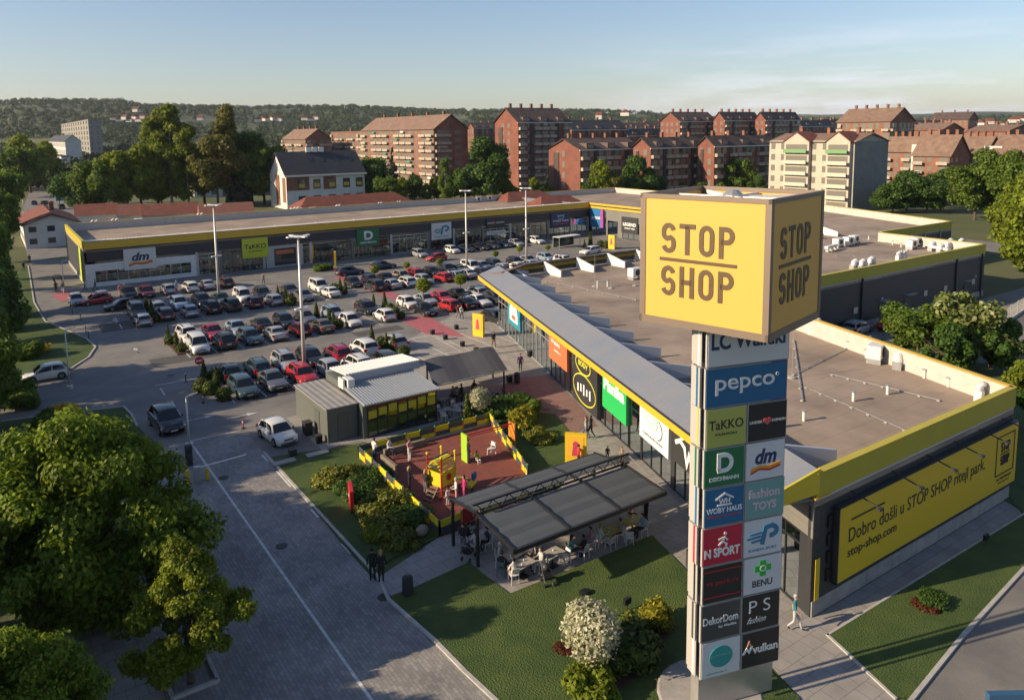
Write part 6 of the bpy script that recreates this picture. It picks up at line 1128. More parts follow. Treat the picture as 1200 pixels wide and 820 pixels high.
def bollard(px, py, label, h=.75, w=.32, m=blackm, cat='bollard', group='dark stone bollards'):
    u, v = G(px, py); t = thing('bollard', label, cat, (u, v, .02), 0, group); MB().box(-w/2, w/2, -w/2, w/2, 0, h).build('body', m, t, local=True, bevel=.03); MB().box(-w/2-.02, w/2+.02, -w/2-.02, w/2+.02, h-.02, h+.04).build('cap', charc, t, local=True)
for i, (px, py) in enumerate(((507, 392), (535, 386), (522, 398), (542, 406), (558, 413), (621, 408+10), (374, 526 if 0 else 519), (597, 448))): bollard(px, py, 'dark square bollard on the plaza, '+ordn(i)+' from the car park crossing', .5 if i < 5 else .6, .42)
for i, (px, py, c) in enumerate(((285, 502, 'red_white'), (238, 472, 'red_white'))):
    u, v = G(px, py); t = thing('marker_post', 'red and white plastic marker post, '+('nearer the white hatchback' if i == 0 else 'by the striped bay line'), 'marker post', (u, v, .02), 0, 'marker posts'); MB().lathe((0, 0, 0), [(.16, 0), (.16, .05), (.05, .08)], 10).build('foot', black, t, local=True); MB().tube([(0, 0, .05), (0, 0, .85)], .05, 8).build('post', flat('marker_red', (.45, .03, .03)), t, local=True); MB().tube([(0, 0, .45), (0, 0, .62)], .055, 8).build('white_band', W_, t, local=True)
for i, (px, py) in enumerate(((95, 375), (101, 391), (104, 397), (218, 449), (85, 368), (90, 361))):
    u, v = G(px, py); t = thing('slim_post', 'slim dark post along the lane divider, '+ordn(i)+' from the hall', 'post', (u, v, .02), 0, 'slim posts of the lane divider'); MB().tube([(0, 0, 0), (0, 0, .9)], .045, 8).build('post', charc, t, local=True); MB().tube([(0, 0, .9), (0, 0, .97)], .055, 8).build('cap', W_, t, local=True)
def bin_(px, py, label, h=.95, r=.28):
    u, v = G(px, py); t = thing('litter_bin', label, 'litter bin', (u, v, .026)); MB().lathe((0, 0, 0), [(r*.9, 0), (r, .1), (r, h-.1), (r*.95, h)], 16).build('drum', charc, t, local=True); MB().lathe((0, 0, h), [(r*.95, .0), (r*.7, .06), (.05, .08)], 16).build('lid', blackm, t, local=True)
bin_(478, 697, 'dark round litter bin where the path meets the road'); bin_(810, 665, 'dark litter bin beside the sign tower at the glazed front'); bin_(606, 449, 'dark litter bin by the shaded terrace')
# no entry sign, barrier
u, v = G(235, 453); t = thing('no_entry_sign', 'red round no entry sign at the end of the clipped bed', 'road sign', (u, v, 0)); MB().tube([(0, 0, 0), (0, 0, 2.6)], .035, 8).build('post', galv, t, local=True)
dd = Vector((0, -1, 0)); f = Face((0, -.04, 2.5), (1, 0, 0)); q = MB(); f.disc(q, 0, 0, .38, d=0, th=.02); q.build('disc', flat('sign_red', (.5, .01, .03)), t, local=True); q = MB(); f.rect(q, -.26, .26, -.06, .06, .02, .03); q.build('white_bar', W_, t, local=True)
u, v = G(232, 565); t = thing('barrier', 'car park barrier post with yellow and dark housings beside the big tree', 'barrier', (u, v, .02))
MB().box(-.18, .18, -.18, .18, 0, 1.1).build('housing', galv, t, local=True); MB().box(-.75, -.5, -.12, .12, 0, 1.0).build('ticket_box', flat('signal_yellow', (.65, .42, .02)), t, local=True, bevel=.03); MB().box(.5, .72, -.1, .1, 0, .8).build('ticket_box', flat('signal_yellow', (.65, .42, .02)), t, local=True, bevel=.03); q = MB(); q.beam((0, 0, 1.0), (3.3, .25, 1.0), .07, .06); q.build('barrier_arm', W_, t, local=True)
u, v = G(222, 545); t = thing('ticket_machine', 'dark ticket machine at the left side of the road lane', 'ticket machine', (u, v, .02)); MB().box(-.22, .22, -.2, .2, 0, 1.5).build('cabinet', charc, t, local=True, bevel=.03); MB().box(-.15, .15, -.22, -.2, .9, 1.25).build('screen', glassd, t, local=True)
# yellow pylons
def pylon(px, py, h, w, label, ang=0, pic='photo'):
    u, v = G(px, py); t = thing('advert_pylon', label, 'advert pylon', (u, v, .026), ang); MB().box(-w/2, w/2, -.16, .16, 0, h).build('frame', yboard, t, local=True)
    for s in (-1, 1):
        f = Face((-w/2 if s < 0 else w/2, s*.16, 0), (1 if s < 0 else -1, 0, 0)); q = MB(); f.rect(q, w*.12, w*.88, h*.28, h*.92, .005, .02); p_ = q.build('poster', flat('poster_amber', (.72, .40, .04)), t, local=True)
        q = MB(); f.disc(q, w*.5, h*.68, w*.13, w*.15, .022, .01); f.poly(q, [(w*.32, h*.32), (w*.68, h*.32), (w*.62, h*.62), (w*.38, h*.62)], .023, .01); q.build('poster_figure', flat('poster_figure', (.45, .05, .10)), p_, local=True)
pylon(561, 394, 2.6, 1.5, 'yellow advert pylon beside the glazed front near the car park', 1.9); pylon(675, 545, 2.3, 1.5, 'yellow advert pylon with red figure at the corner of the triangular lawn', 2.3); pylon(717, 292, 2.8, 1.6, 'yellow advert pylon near the corner hall', 1.7); pylon(393, 312, 2.6, 1.2, 'slim yellow advert pylon before the long hall', 1.2)
u, v = G(1203, 880); t = thing('entrance_totem', 'blue and white parking totem cut by the lower right corner', 'sign', (u, v, 0), -.6); MB().box(-1.6, 1.6, -.12, .12, 0, 2.4).build('panel', flat('totem_blue', (.03, .09, .18)), t, local=True); MB().box(-.9, 1.55, -.16, .16, .3, 2.0).build('white_panel', pw, t, local=True)
u, v = G(412, 598); t = thing('red_box', 'red metal notice box standing on the side lawn', 'notice box', (u, v, .08), 1.25); MB().box(-.75, .75, -.12, .12, .25, 1.5).build('casing', flat('box_red', (.42, .012, .02)), t, local=True, bevel=.02); q = MB(); q.box(-.6, -.5, -.08, .08, 0, .25); q.box(.5, .6, -.08, .08, 0, .25); q.build('legs', charc, t, local=True); MB().box(-.15, .15, -.14, .14, .8, 1.0).build('emblem', W_, t, local=True)
u, v = G(495, 628); t = MB(); t.ball((0, 0, .28), .38, 9, 6, (1.1, .8, .9)); tag(t.build('boulder', mat('stone', (.30, .24, .19), .9, var=.3, scale=4, bump=.5), loc=(u, v, .07), local=True, smooth=True), 'brown boulder at the end of the juniper bed', 'boulder')
for i, (px, py) in enumerate(((333, 543), (372, 533))): u, v = G(px, py); o = MB().box(-.8, .8, -.3, .3, 0, .12).build('paving_slab', concr, loc=(u, v, .06), local=True); tag(o, 'concrete slab in the grass edge, '+('left' if i == 0 else 'right')+' one', 'slab', 'concrete slabs in the grass')
for i, (px, py) in enumerate(((343, 508), (378, 519))):
    pass
u, v = G(343, 533); t = thing('stone_block', 'low dark block bollard in front of the white hatchback', 'bollard', (u, v, .026)); MB().box(-.25, .25, -.25, .25, 0, .45).build('block', charc, t, local=True, bevel=.03)
u, v = G(352, 473); t = thing('utility_bin', 'dark wheeled bin behind the grey kiosk box', 'bin', (u+.3, v, .02)); MB().box(-.3, .3, -.35, .35, .1, 1.0).build('tub', black, t, local=True, bevel=.04); MB().box(-.32, .32, -.38, .38, 1.0, 1.08).build('lid', charc, t, local=True)
u, v = G(364, 515); t = thing('utility_bin', 'black wheeled bin leaning on the kiosk wall beside the white hatchback', 'bin', (19.15, 56, .02)); MB().box(-.3, .3, -.35, .35, .1, 1.0).build('tub', black, t, local=True, bevel=.04); MB().box(-.32, .32, -.38, .38, 1.0, 1.08).build('lid', charc, t, local=True)
# spotlight and small things on the front lawn
for i, (px, py, l) in enumerate(((735, 716, 'small black floodlight on the front lawn above the flower bed'), (1155, 640, 'small black floodlight on the right lawn'))): u, v = G(px, py); t = thing('floodlight', l, 'floodlight', (u, v, .09)); MB().tube([(0, 0, 0), (0, 0, .35)], .03, 6).build('stake', charc, t, local=True); MB().box(-.2, .2, -.08, .08, .3, .6).build('head', black, t, local=True)
u, v = G(685, 697); o = MB(); o.ball((0, 0, .1), .35, 10, 5, (1, .7, .3)); tag(o.build('drain_cover', black, loc=(u, v, .09), local=True), 'flat dark heap in the middle of the front lawn', 'heap')
# trolleys shelter and bike stands at the left hall end
t = thing('bicycle_stand', 'row of grey bicycle hoops left of the long hall', 'bicycle stand', (8.2, 140, .02))
for k in range(6): q = MB(); q.tube([(0, k*.9, 0), (0, k*.9, .8), (.25, k*.9, .95), (.9, k*.9, .95), (1.1, k*.9, .8), (1.1, k*.9, 0)], .03, 6); q.build('hoop', blackm, t, local=True)
u, v = G(664, 290); t = thing('trolley_shelter', 'glass trolley shelter before the corner of the halls', 'trolley shelter', (u, v, .02), .1); q = MB(); q.box(-3, 3, -1, 1, 2.3, 2.38); q.build('roof', whitem, t, local=True); q = MB(); [q.box(a-.04, a+.04, b_-.04, b_+.04, 0, 2.3) for a in (-2.9, 2.9) for b_ in (-.9, .9)]; q.build('posts', galv, t, local=True); q = MB(); q.box(-2.9, 2.9, .92, .95, .2, 2.1); q.build('glass_wall', clear, t, local=True)
# fence of the service yard
fp = [G(1150, 400), G(1175, 383), G(1200, 366), G(1235, 345)]; t = thing('mesh_fence', 'pale mesh fence along the service yard at the right', 'fence', (*fp[0], 0)); 
for i in range(3):
    a, b_ = Vector((*fp[i], 0)), Vector((*fp[i+1], 0)); n_ = max(2, int((b_-a).length/2.5)); MB().obox(a, b_-a, (0, .25, 0), (0, 0, .35)).build('kerb_wall', concr, t)
    for k in range(n_): p_ = a+(b_-a)*k/n_; MB().box(p_.x-.04, p_.x+.04, p_.y-.04, p_.y+.04, .3, 2.1).build('post', galv, t)
    q = MB(); 
    for k in range(int((b_-a).length/.18)): p_ = a+(b_-a)*(k*.18/(b_-a).length); q.box(p_.x-.008, p_.x+.008, p_.y-.008, p_.y+.008, .4, 2.0)
    for z in (.5, 1.2, 2.0): q.beam(a+Vector((0, 0, z)), b_+Vector((0, 0, z)), .015)
    q.build('mesh_panel', galv, t)
# billboard in the side street
u, v = G(76, 240); t = thing('billboard', 'blue green billboard in the side street beyond the red roofs', 'billboard', (u, v, 0), .5); q = MB(); q.box(-3.2, 3.2, -.1, .1, 1.5, 5.5); q.build('poster_board', flat('billboard_teal', (.10, .26, .30)), t, local=True); q = MB(); q.box(-3.3, 3.3, -.14, .12, 5.5, 5.65); q.build('frame_top', charc, t, local=True); q = MB(); q.box(-2, -1.8, -.1, .1, 0, 1.5); q.box(1.8, 2, -.1, .1, 0, 1.5); q.build('legs', charc, t, local=True)

# ------------------------------------------------------------------ kiosk, shade sail, pergola
kg = mat('kiosk_cladding', (.115, .125, .115), .5, var=.1, scale=1)
t = thing('glass_kiosk', 'grey cafe kiosk with box annex, white ribbed roof and glazed yellow decorated front', 'kiosk', (19.8, 53.3, 0))
q = MB(); q.box(19.8, 22.2, 53.4, 60.4, 0, 2.62); q.build('annex', kg, t)
q = MB(); q.box(19.7, 22.3, 53.3, 60.5, 2.62, 2.72); q.build('annex_roof', corrugate(mat('annex_roof', (.30, .29, .27), .6, var=.2, scale=1), .5, (1, 0), .3), t)
q = MB(); q.box(19.76, 19.8, 55, 56.1, .05, 2.1); q.box(20.6, 21.5, 53.36, 53.4, .05, 2.1); q.build('annex_doors', mat('kiosk_door', (.09, .10, .09), .5), t)
q = MB(); q.box(22.4, 28.6, 57.2, 60.3, 0, 3.3); q.box(22.3, 22.7, 52.6, 57.2, 0, 2.62); q.build('wall', kg, t)
q = MB(); q.hull8([(22.35, 52.4, 2.62), (28.9, 52.4, 2.62), (28.9, 57.4, 3.05), (22.35, 57.4, 3.05)], [(22.35, 52.4, 2.72), (28.9, 52.4, 2.72), (28.9, 57.4, 3.15), (22.35, 57.4, 3.15)])
ribw = mat('ribbed_sheet', (.38, .41, .44), .4, metal=.35)
q.build('front_roof', ribw, t); q = MB()
for k in range(27): xx = 22.4+k*.245; q.hull8([(xx, 52.35, 2.722), (xx+.09, 52.35, 2.722), (xx+.09, 57.1, 3.132), (xx, 57.1, 3.132)], [(xx, 52.35, 2.78), (xx+.09, 52.35, 2.78), (xx+.09, 57.1, 3.19), (xx, 57.1, 3.19)])
q.build('roof_ribs', ribw, t)
q = MB(); q.box(22.9, 29.6, 57.15, 57.3, 3.1, 3.75); q.build('roof_fascia', mat('fascia_lilac', (.42, .43, .48), .5), t)
q = MB(); q.hull8([(22.85, 57.1, 3.75), (29.7, 57.1, 3.75), (29.7, 60.6, 3.45), (22.85, 60.6, 3.45)], [(22.85, 57.1, 3.83), (29.7, 57.1, 3.83), (29.7, 60.6, 3.53), (22.85, 60.6, 3.53)])
for k in range(28): xx = 22.9+k*.245; q.hull8([(xx, 57.1, 3.832), (xx+.1, 57.1, 3.832), (xx+.1, 60.6, 3.532), (xx, 60.6, 3.532)], [(xx, 57.1, 3.88), (xx+.1, 57.1, 3.88), (xx+.1, 60.6, 3.58), (xx, 60.6, 3.58)])
q.build('rear_roof', mat('ribbed_white', (.68, .68, .68), .45, metal=.1), t)
KF = Face((22.3, 52.6, 0), (1, 0, 0)); q = MB(); KF.rect(q, .4, 6.3, .1, 2.6, -.02, 0); q.build('glazing', clear, t)
q = MB(); 
for k in range(8): KF.rect(q, .35+k*.85, .43+k*.85, 0, 2.62, -.05, .05)
KF.rect(q, .35, 6.38, 0, .1, -.05, .05); KF.rect(q, .35, 6.38, 2.5, 2.62, -.05, .052); KF.rect(q, .35, 6.38, 1.25, 1.3, -.05, .045); q.build('frames', frame_d, t)
for k in range(7):
    q = MB(); KF.rect(q, .47+k*.85, 1.16+k*.85, 1.5+.12*(k % 3), 2.1+.12*(k % 3), .005, .02); q.build('yellow_panel', mat('kiosk_yellow', (.45, .40, .03), .5), t)
    q = MB(); KF.rect(q, .47+k*.85, 1.16+k*.85, .2, 1.2, -.3, -.25); q.build('olive_panel', mat('kiosk_olive', (.14, .16, .03), .6), t)
q = MB(); q.box(28.55, 28.6, 52.7, 57.2, .1, 2.6); q.build('side_glazing', clear, t)
q = MB(); [q.box(22.7+k*1.2, 23.3+k*1.2, 55, 55.6, 0, .9) for k in range(5)]; q.build('counter', goodsm, t)
MB().box(22.3, 22.45, 56.3, 57.3, 2.9, 3.7).build('wall_box', whitem, t)
tt = thing('air_unit', 'white air unit on the kiosk annex roof', 'air conditioner', (22.9, 56.6, 2.75), math.pi/2); 
MB().box(-.6, .6, -.3, .3, 0, .95).build('casing', whitem, tt, local=True, bevel=.03); MB().tube([(0, .305, .5), (0, .32, .5)], .3, 14).build('fan_grille', charc, tt, local=True)
sailm = mat('sail_fabric', (.055, .058, .068), .8, var=.2, scale=.5); sail = thing('shade_sail', 'large dark awning over the cafe terrace right of the kiosk', 'awning', (29.3, 53.6, 0))
q = MB(); N_ = 10
for k in range(N_):
    a0, a1 = k/N_, (k+1)/N_; 
    def zz(a, b_): return 2.5+.12*math.sin(a*math.pi*3)+(.5*b_)
    def pt(a, b_, dz=0): return (29.1+a*7.3+b_*2.0, 53.7+b_*5.4, zz(a, b_)+dz)
    q.hull8([pt(a0, 0), pt(a1, 0), pt(a1, 1), pt(a0, 1)], [pt(a0, 0, .04), pt(a1, 0, .04), pt(a1, 1, .04), pt(a0, 1, .04)])
q.build('canopy', sailm, sail); q = MB(); q.beam((29.1, 53.65, 2.52), (36.4, 53.65, 2.52), .09); q.build('front_beam', galv, sail)
q = MB(); q.hull8([(31.0, 59.1, 2.9), (38.5, 59.1, 2.9), (38.5, 60.5, 2.5), (31.0, 60.5, 2.5)], [(31.0, 59.1, 2.96), (38.5, 59.1, 2.96), (38.5, 60.5, 2.56), (31.0, 60.5, 2.56)]); q.build('rear_flap', mat('sail_brown', (.09, .075, .07), .8), sail)
for a, b_, h_ in ((36.4, 54.3, 2.55), (38.3, 59.0, 3.0), (29.3, 54.2, 2.5), (31.3, 59, 3.0)): q = MB(); q.tube([(a, b_, 0), (a, b_, h_)], .08, 8); q.build('post', blackm, sail)
pg = thing('pergola', 'dark pergola with six grey retractable roof panels over the cafe terrace', 'pergola', (20.3, 29.2, 0))
pf = mat('pergola_fabric', (.07, .082, .092), .75, var=.15, scale=.8); pfw = mat('pergola_frame', (.018, .018, .02), .4)
PX0, PX1 = 20.1, 30.6; V0, V1, V2, V3 = 29.3, 32.6, 33.0, 35.4
for k in range(3):
    x0 = PX0+(PX1-PX0)*k/3+.08; x1 = PX0+(PX1-PX0)*(k+1)/3-.08
    for (va, za, vb, zb_) in ((V0+.1, 2.55, V1, 2.95), (V2+.1, 3.0, V3, 2.75)):
        q = MB(); n_ = 7
        for j in range(n_):
            a0, a1 = j/n_, (j+1)/n_; q.hull8([(x0, va+(vb-va)*a0, za+(zb_-za)*a0+.04*math.sin(a0*18)), (x1, va+(vb-va)*a0, za+(zb_-za)*a0+.04*math.sin(a0*18)), (x1, va+(vb-va)*a1, za+(zb_-za)*a1+.04*math.sin(a1*18)), (x0, va+(vb-va)*a1, za+(zb_-za)*a1+.04*math.sin(a1*18))], [(x0, va+(vb-va)*a0, za+(zb_-za)*a0+.05+.04*math.sin(a0*18)), (x1, va+(vb-va)*a0, za+(zb_-za)*a0+.05+.04*math.sin(a0*18)), (x1, va+(vb-va)*a1, za+(zb_-za)*a1+.05+.04*math.sin(a1*18)), (x0, va+(vb-va)*a1, za+(zb_-za)*a1+.05+.04*math.sin(a1*18))])
        q.build('roof_panel', pf, pg)
for k in range(4): x0 = PX0+(PX1-PX0)*k/3; q = MB(); q.beam((x0, V0-.05, 2.6), (x0, V1+.1, 3.02), .12, .16); q.beam((x0, V2-.1, 3.07), (x0, V3+.05, 2.8), .1, .12); q.build('rafter', pfw, pg)
q = MB(); q.beam((PX0-.1, V0, 2.52), (PX1+.1, V0, 2.52), .16, .22); q.build('front_beam', pfw, pg); q = MB(); q.beam((PX0-.1, V3, 2.72), (PX1+.1, V3, 2.72), .1, .14); q.build('rear_beam', pfw, pg)
q = MB(); q.beam((PX0-.2, V2-.2, 3.0), (PX1+.5, V2-.2, 3.0), .10); q.beam((PX0-.2, V2-.2, 3.55), (PX1+.5, V2-.2, 3.55), .10)
for k in range(20): a = PX0+(PX1-PX0)*k/20; q.beam((a, V2-.2, 3.0 if k % 2 else 3.55), (a+(PX1-PX0)/20, V2-.2, 3.55 if k % 2 else 3.0), .05)
q.build('truss', pfw, pg)
for a, b_ in ((PX0+.05, V2-.2), (PX1-.05, V2-.2), (PX0+.05, V3), (PX1-.05, V3), (25.3, V2-.2)): q = MB(); q.box(a-.07, a+.07, b_-.07, b_+.07, 0, 2.6 if b_ != V2-.2 else 3.2); q.build('post', pfw, pg)
q = MB(); q.beam((PX1+.4, V2-.2, 3.5), (PX1+.1, V0, 2.6), .05); q.build('stay', galv, pg)

# ------------------------------------------------------------------ playground
pgp = [(20.0, 36.7), (20.6, 49.5), (31.7, 49.4), (28.5, 39.8), (28.3, 37.6)]
sheet('playground_floor', pgp, .10, rubber)
fn = thing('playground_fence', 'low yellow and dark panel fence with green post caps round the playground', 'fence', (20, 36.7, 0.1))
pyel = mat('play_yellow', (.60, .50, .02), .5); pdark = mat('play_dark', (.05, .06, .075), .5); pgreen = mat('play_green', (.02, .26, .10), .5); pred = mat('play_red', (.35, .02, .02), .5); porange = mat('play_orange', (.55, .20, .03), .5)
def fline(a, b_, start=0, wide=1.25):
    a, b_ = Vector((*a, .1)), Vector((*b_, .1)); L = (b_-a).length; n_ = max(1, round(L/wide)); d = (b_-a)/n_; nn = Vector((-d.y, d.x, 0)).normalized()*.025
    for k in range(n_+1):
        p_ = a+d*k; q = MB(); q.box(p_.x-.05, p_.x+.05, p_.y-.05, p_.y+.05, .1, .95); q.build('fence_post', porange if k % 2 else pdark, fn); q = MB(); q.ball((p_.x, p_.y, 1.0), .08, 8, 6); q.build('post_cap', pgreen, fn)
        if k < n_:
            for lv in (0, 1):
                q = MB(); o_ = p_+d*.05; q.obox(o_-nn+Vector((0, 0, .04+.42*lv)), d*.9, nn*2, (0, 0, .41)); q.build('fence_panel', pyel if (k+lv+start) % 2 else pdark, fn)
            q = MB(); o_ = p_+d*.48; q.tube([tuple(o_-nn*2+Vector((0, 0, .45))), tuple(o_+nn*2+Vector((0, 0, .45)))], .07, 8); q.build('fence_knob', pgreen, fn)
fline(pgp[0], pgp[1]); fline(pgp[1], pgp[2], 1); fline(pgp[2], pgp[3]); fline(pgp[0], (21.6, 36.9)); fline((23.2, 37.1), pgp[4], 1)
q = MB(); q.obox((21.7, 36.92, .15), (1.4, .17, 0), (-.01, .05, 0), (0, 0, .95)); q.build('gate', pred, fn); q = MB(); q.obox((20.55, 49.35, .05), (11.1, 0, 0), (0, -.12, 0), (0, 0, .2)); q.build('base_rail', concr, fn)
ph = thing('play_house', 'yellow play tower with roof arch and slide in the playground', 'play house', (22.7, 41.2, .1))
for a in (-.65, .65):
    for b_ in (-.6, .6): q = MB(); q.tube([(a, b_, 0), (a, b_, 2.7)], .06, 8); q.build('post', pred if a < 0 else pyel, ph, local=True); MB().ball((a, b_, 2.75), .1, 8, 6).build('post_cap', pyel, ph, local=True)
MB().box(-.65, .65, -.6, .6, .7, .8).build('deck', porange, ph, local=True)
for s in (-1, 1): q = MB(); q.box(-.6, .6, s*.6-.03, s*.6+.03, .8, 1.7); q.build('side_panel', pyel, ph, local=True); q = MB(); q.tube([(0, s*.66-.01, 1.3), (0, s*.66+.01, 1.3)], .22, 12); q.build('round_window', pred, ph, local=True)
q = MB(); q.box(-.68, -.62, -.6, .6, .8, 1.7); q.build('end_panel', pyel, ph, local=True); q = MB(); [q.box(-.72+.0, -.60, -.62, .62, 2.0+.0, 2.06) for _ in (0,)]; q.box(-.65, .65, -.03, .03, 2.55, 2.62); q.build('top_bars', pdark, ph, local=True)
for k in range(10): 
    pass
q = MB(); prev = None
for k in range(11):
    a = math.pi*k/10; q.obox((-.68, -.62+1.24*(k/10)-.06, 1.7+.65*math.sin(a)), (1.36, 0, 0), (0, .13, 0), (0, 0, .05))
q.build('roof_arch', pyel, ph, local=True)
q = MB(); q.hull8([(.65, -.3, .75), (.65, .3, .75), (2.3, .3, .12), (2.3, -.3, .12)], [(.65, -.3, .82), (.65, .3, .82), (2.3, .3, .19), (2.3, -.3, .19)]); q.build('slide', pyel, ph, local=True); q = MB(); q.beam((-.75, -.4, .0), (-1.3, -.4, .0), .05); q.beam((-1.4, -.35, 0), (-.65, -.35, .8), .06); q.beam((-1.4, .35, 0), (-.65, .35, .8), .06); [q.box(-1.4+.2*k, -1.25+.2*k, -.35, .35, .05+.2*k, .1+.2*k) for k in range(4)]; q.build('ladder', wood, ph, local=True)
ph.rotation_euler.z = .3
def swing(px, py):
    u, v = G(px, py); t = thing('climbing_frame', 'green and orange climbing bar frame at the back of the playground', 'climbing frame', (u, v, .1), 0)
    q = MB(); q.box(-.06, .06, -.4, .4, 0, 2.0); q.build('green_side', mat('lime_play', (.30, .50, .03), .5), t, local=True); q = MB(); q.box(4.0, 4.12, -.4, .4, 0, 1.9); q.build('orange_side', porange, t, local=True); q = MB(); q.beam((0, 0, 1.9), (4.05, 0, 1.85), .08); q.beam((0, .3, 1.6), (4.05, .3, 1.55), .05); q.build('bars', pred, t, local=True)
swing(545, 542)
u, v = G(553, 577); t = thing('spring_rider', 'blue and yellow spring rider near the playground corner', 'spring rider', (u, v, .1), .6); MB().lathe((0, 0, 0), [(.2, 0), (.2, .05), (.08, .06), (.12, .2), (.08, .35)], 10).build('spring', pdark, t, local=True); MB().box(-.5, .4, -.2, .2, .4, .65).build('seat', pyel, t, local=True, bevel=.06); MB().box(.15, .6, -.12, .12, .65, 1.1).build('head', mat('play_blue', (.02, .12, .35), .5), t, local=True, bevel=.06)
t = thing('timber_wall', 'weathered low timber wall inside the playground', 'timber wall', (21.3, 45.0, .1)); q = MB(); q.box(21.25, 21.45, 45.0, 47.3, .1, .95); q.build('boards', wood, t)
q = MB(); q.box(22.2, 25.5, 48.6, 48.9, .1, .55); tag(q.build('play_bench', wood, loc=(22.2, 48.6, .1)), 'long low bench along the back fence of the playground', 'bench')

# ------------------------------------------------------------------ chairs and tables
def chair_proto(m):
    P_ = {}
    q = MB(); q.box(-.22, .22, -.22, .22, .43, .47); P_['seat'] = q.mesh('seat', m)
    q = MB(); q.hull8([(-.22, -.2, .62), (-.22, .2, .62), (-.19, .2, .62), (-.19, -.2, .62)], [(-.29, -.2, .88), (-.29, .2, .88), (-.26, .2, .88), (-.26, -.2, .88)]); q.beam((-.2, -.19, .45), (-.28, -.19, .88), .03); q.beam((-.2, .19, .45), (-.28, .19, .88), .03); P_['backrest'] = q.mesh('backrest', m)
    for i, (a, b_) in enumerate(((.19, .19), (.19, -.19), (-.2, .19), (-.2, -.19))): q = MB(); q.beam((a, b_, .44), (a*1.15, b_*1.15, 0), .035); P_['leg%d' % i] = q.mesh('leg', m)
    return P_
CHW = chair_proto(mat('chair_white', (.60, .60, .59), .5)); CHD = chair_proto(mat('chair_dark', (.05, .05, .055), .5)); CHT = chair_proto(mat('chair_teal', (.10, .16, .16), .5))
def chair(u, v, ang, label, pr=CHW, z=.03):
    t = thing('cafe_chair', label, 'chair', (u, v, z), ang, 'cafe chairs'); [link(k.rstrip('0123'), me, t) for k, me in pr.items()]; return t
def table(u, v, label, round_=False, z=.03, m=None, rz=0.):
    t = thing('cafe_table', label, 'table', (u, v, z), rz, 'cafe tables'); m = m or mat('table_top', (.34, .33, .31), .5)
    (MB().lathe((0, 0, .72), [(.4, 0), (.4, .03)], 18) if round_ else MB().box(-.62, .62, -.4, .4, .72, .755)).build('table_top', m, t, local=True); MB().tube([(0, 0, .03), (0, 0, .72)], .04, 8).build('column', blackm, t, local=True); MB().box(-.25, .25, -.25, .25, 0, .03).build('foot', blackm, t, local=True)
    for a, b_ in ((.15, .1), (-.2, -.12)): MB().lathe((a, b_, .756), [(.035, 0), (.03, .09)], 8).build('cup', W_, t, local=True)
    return t

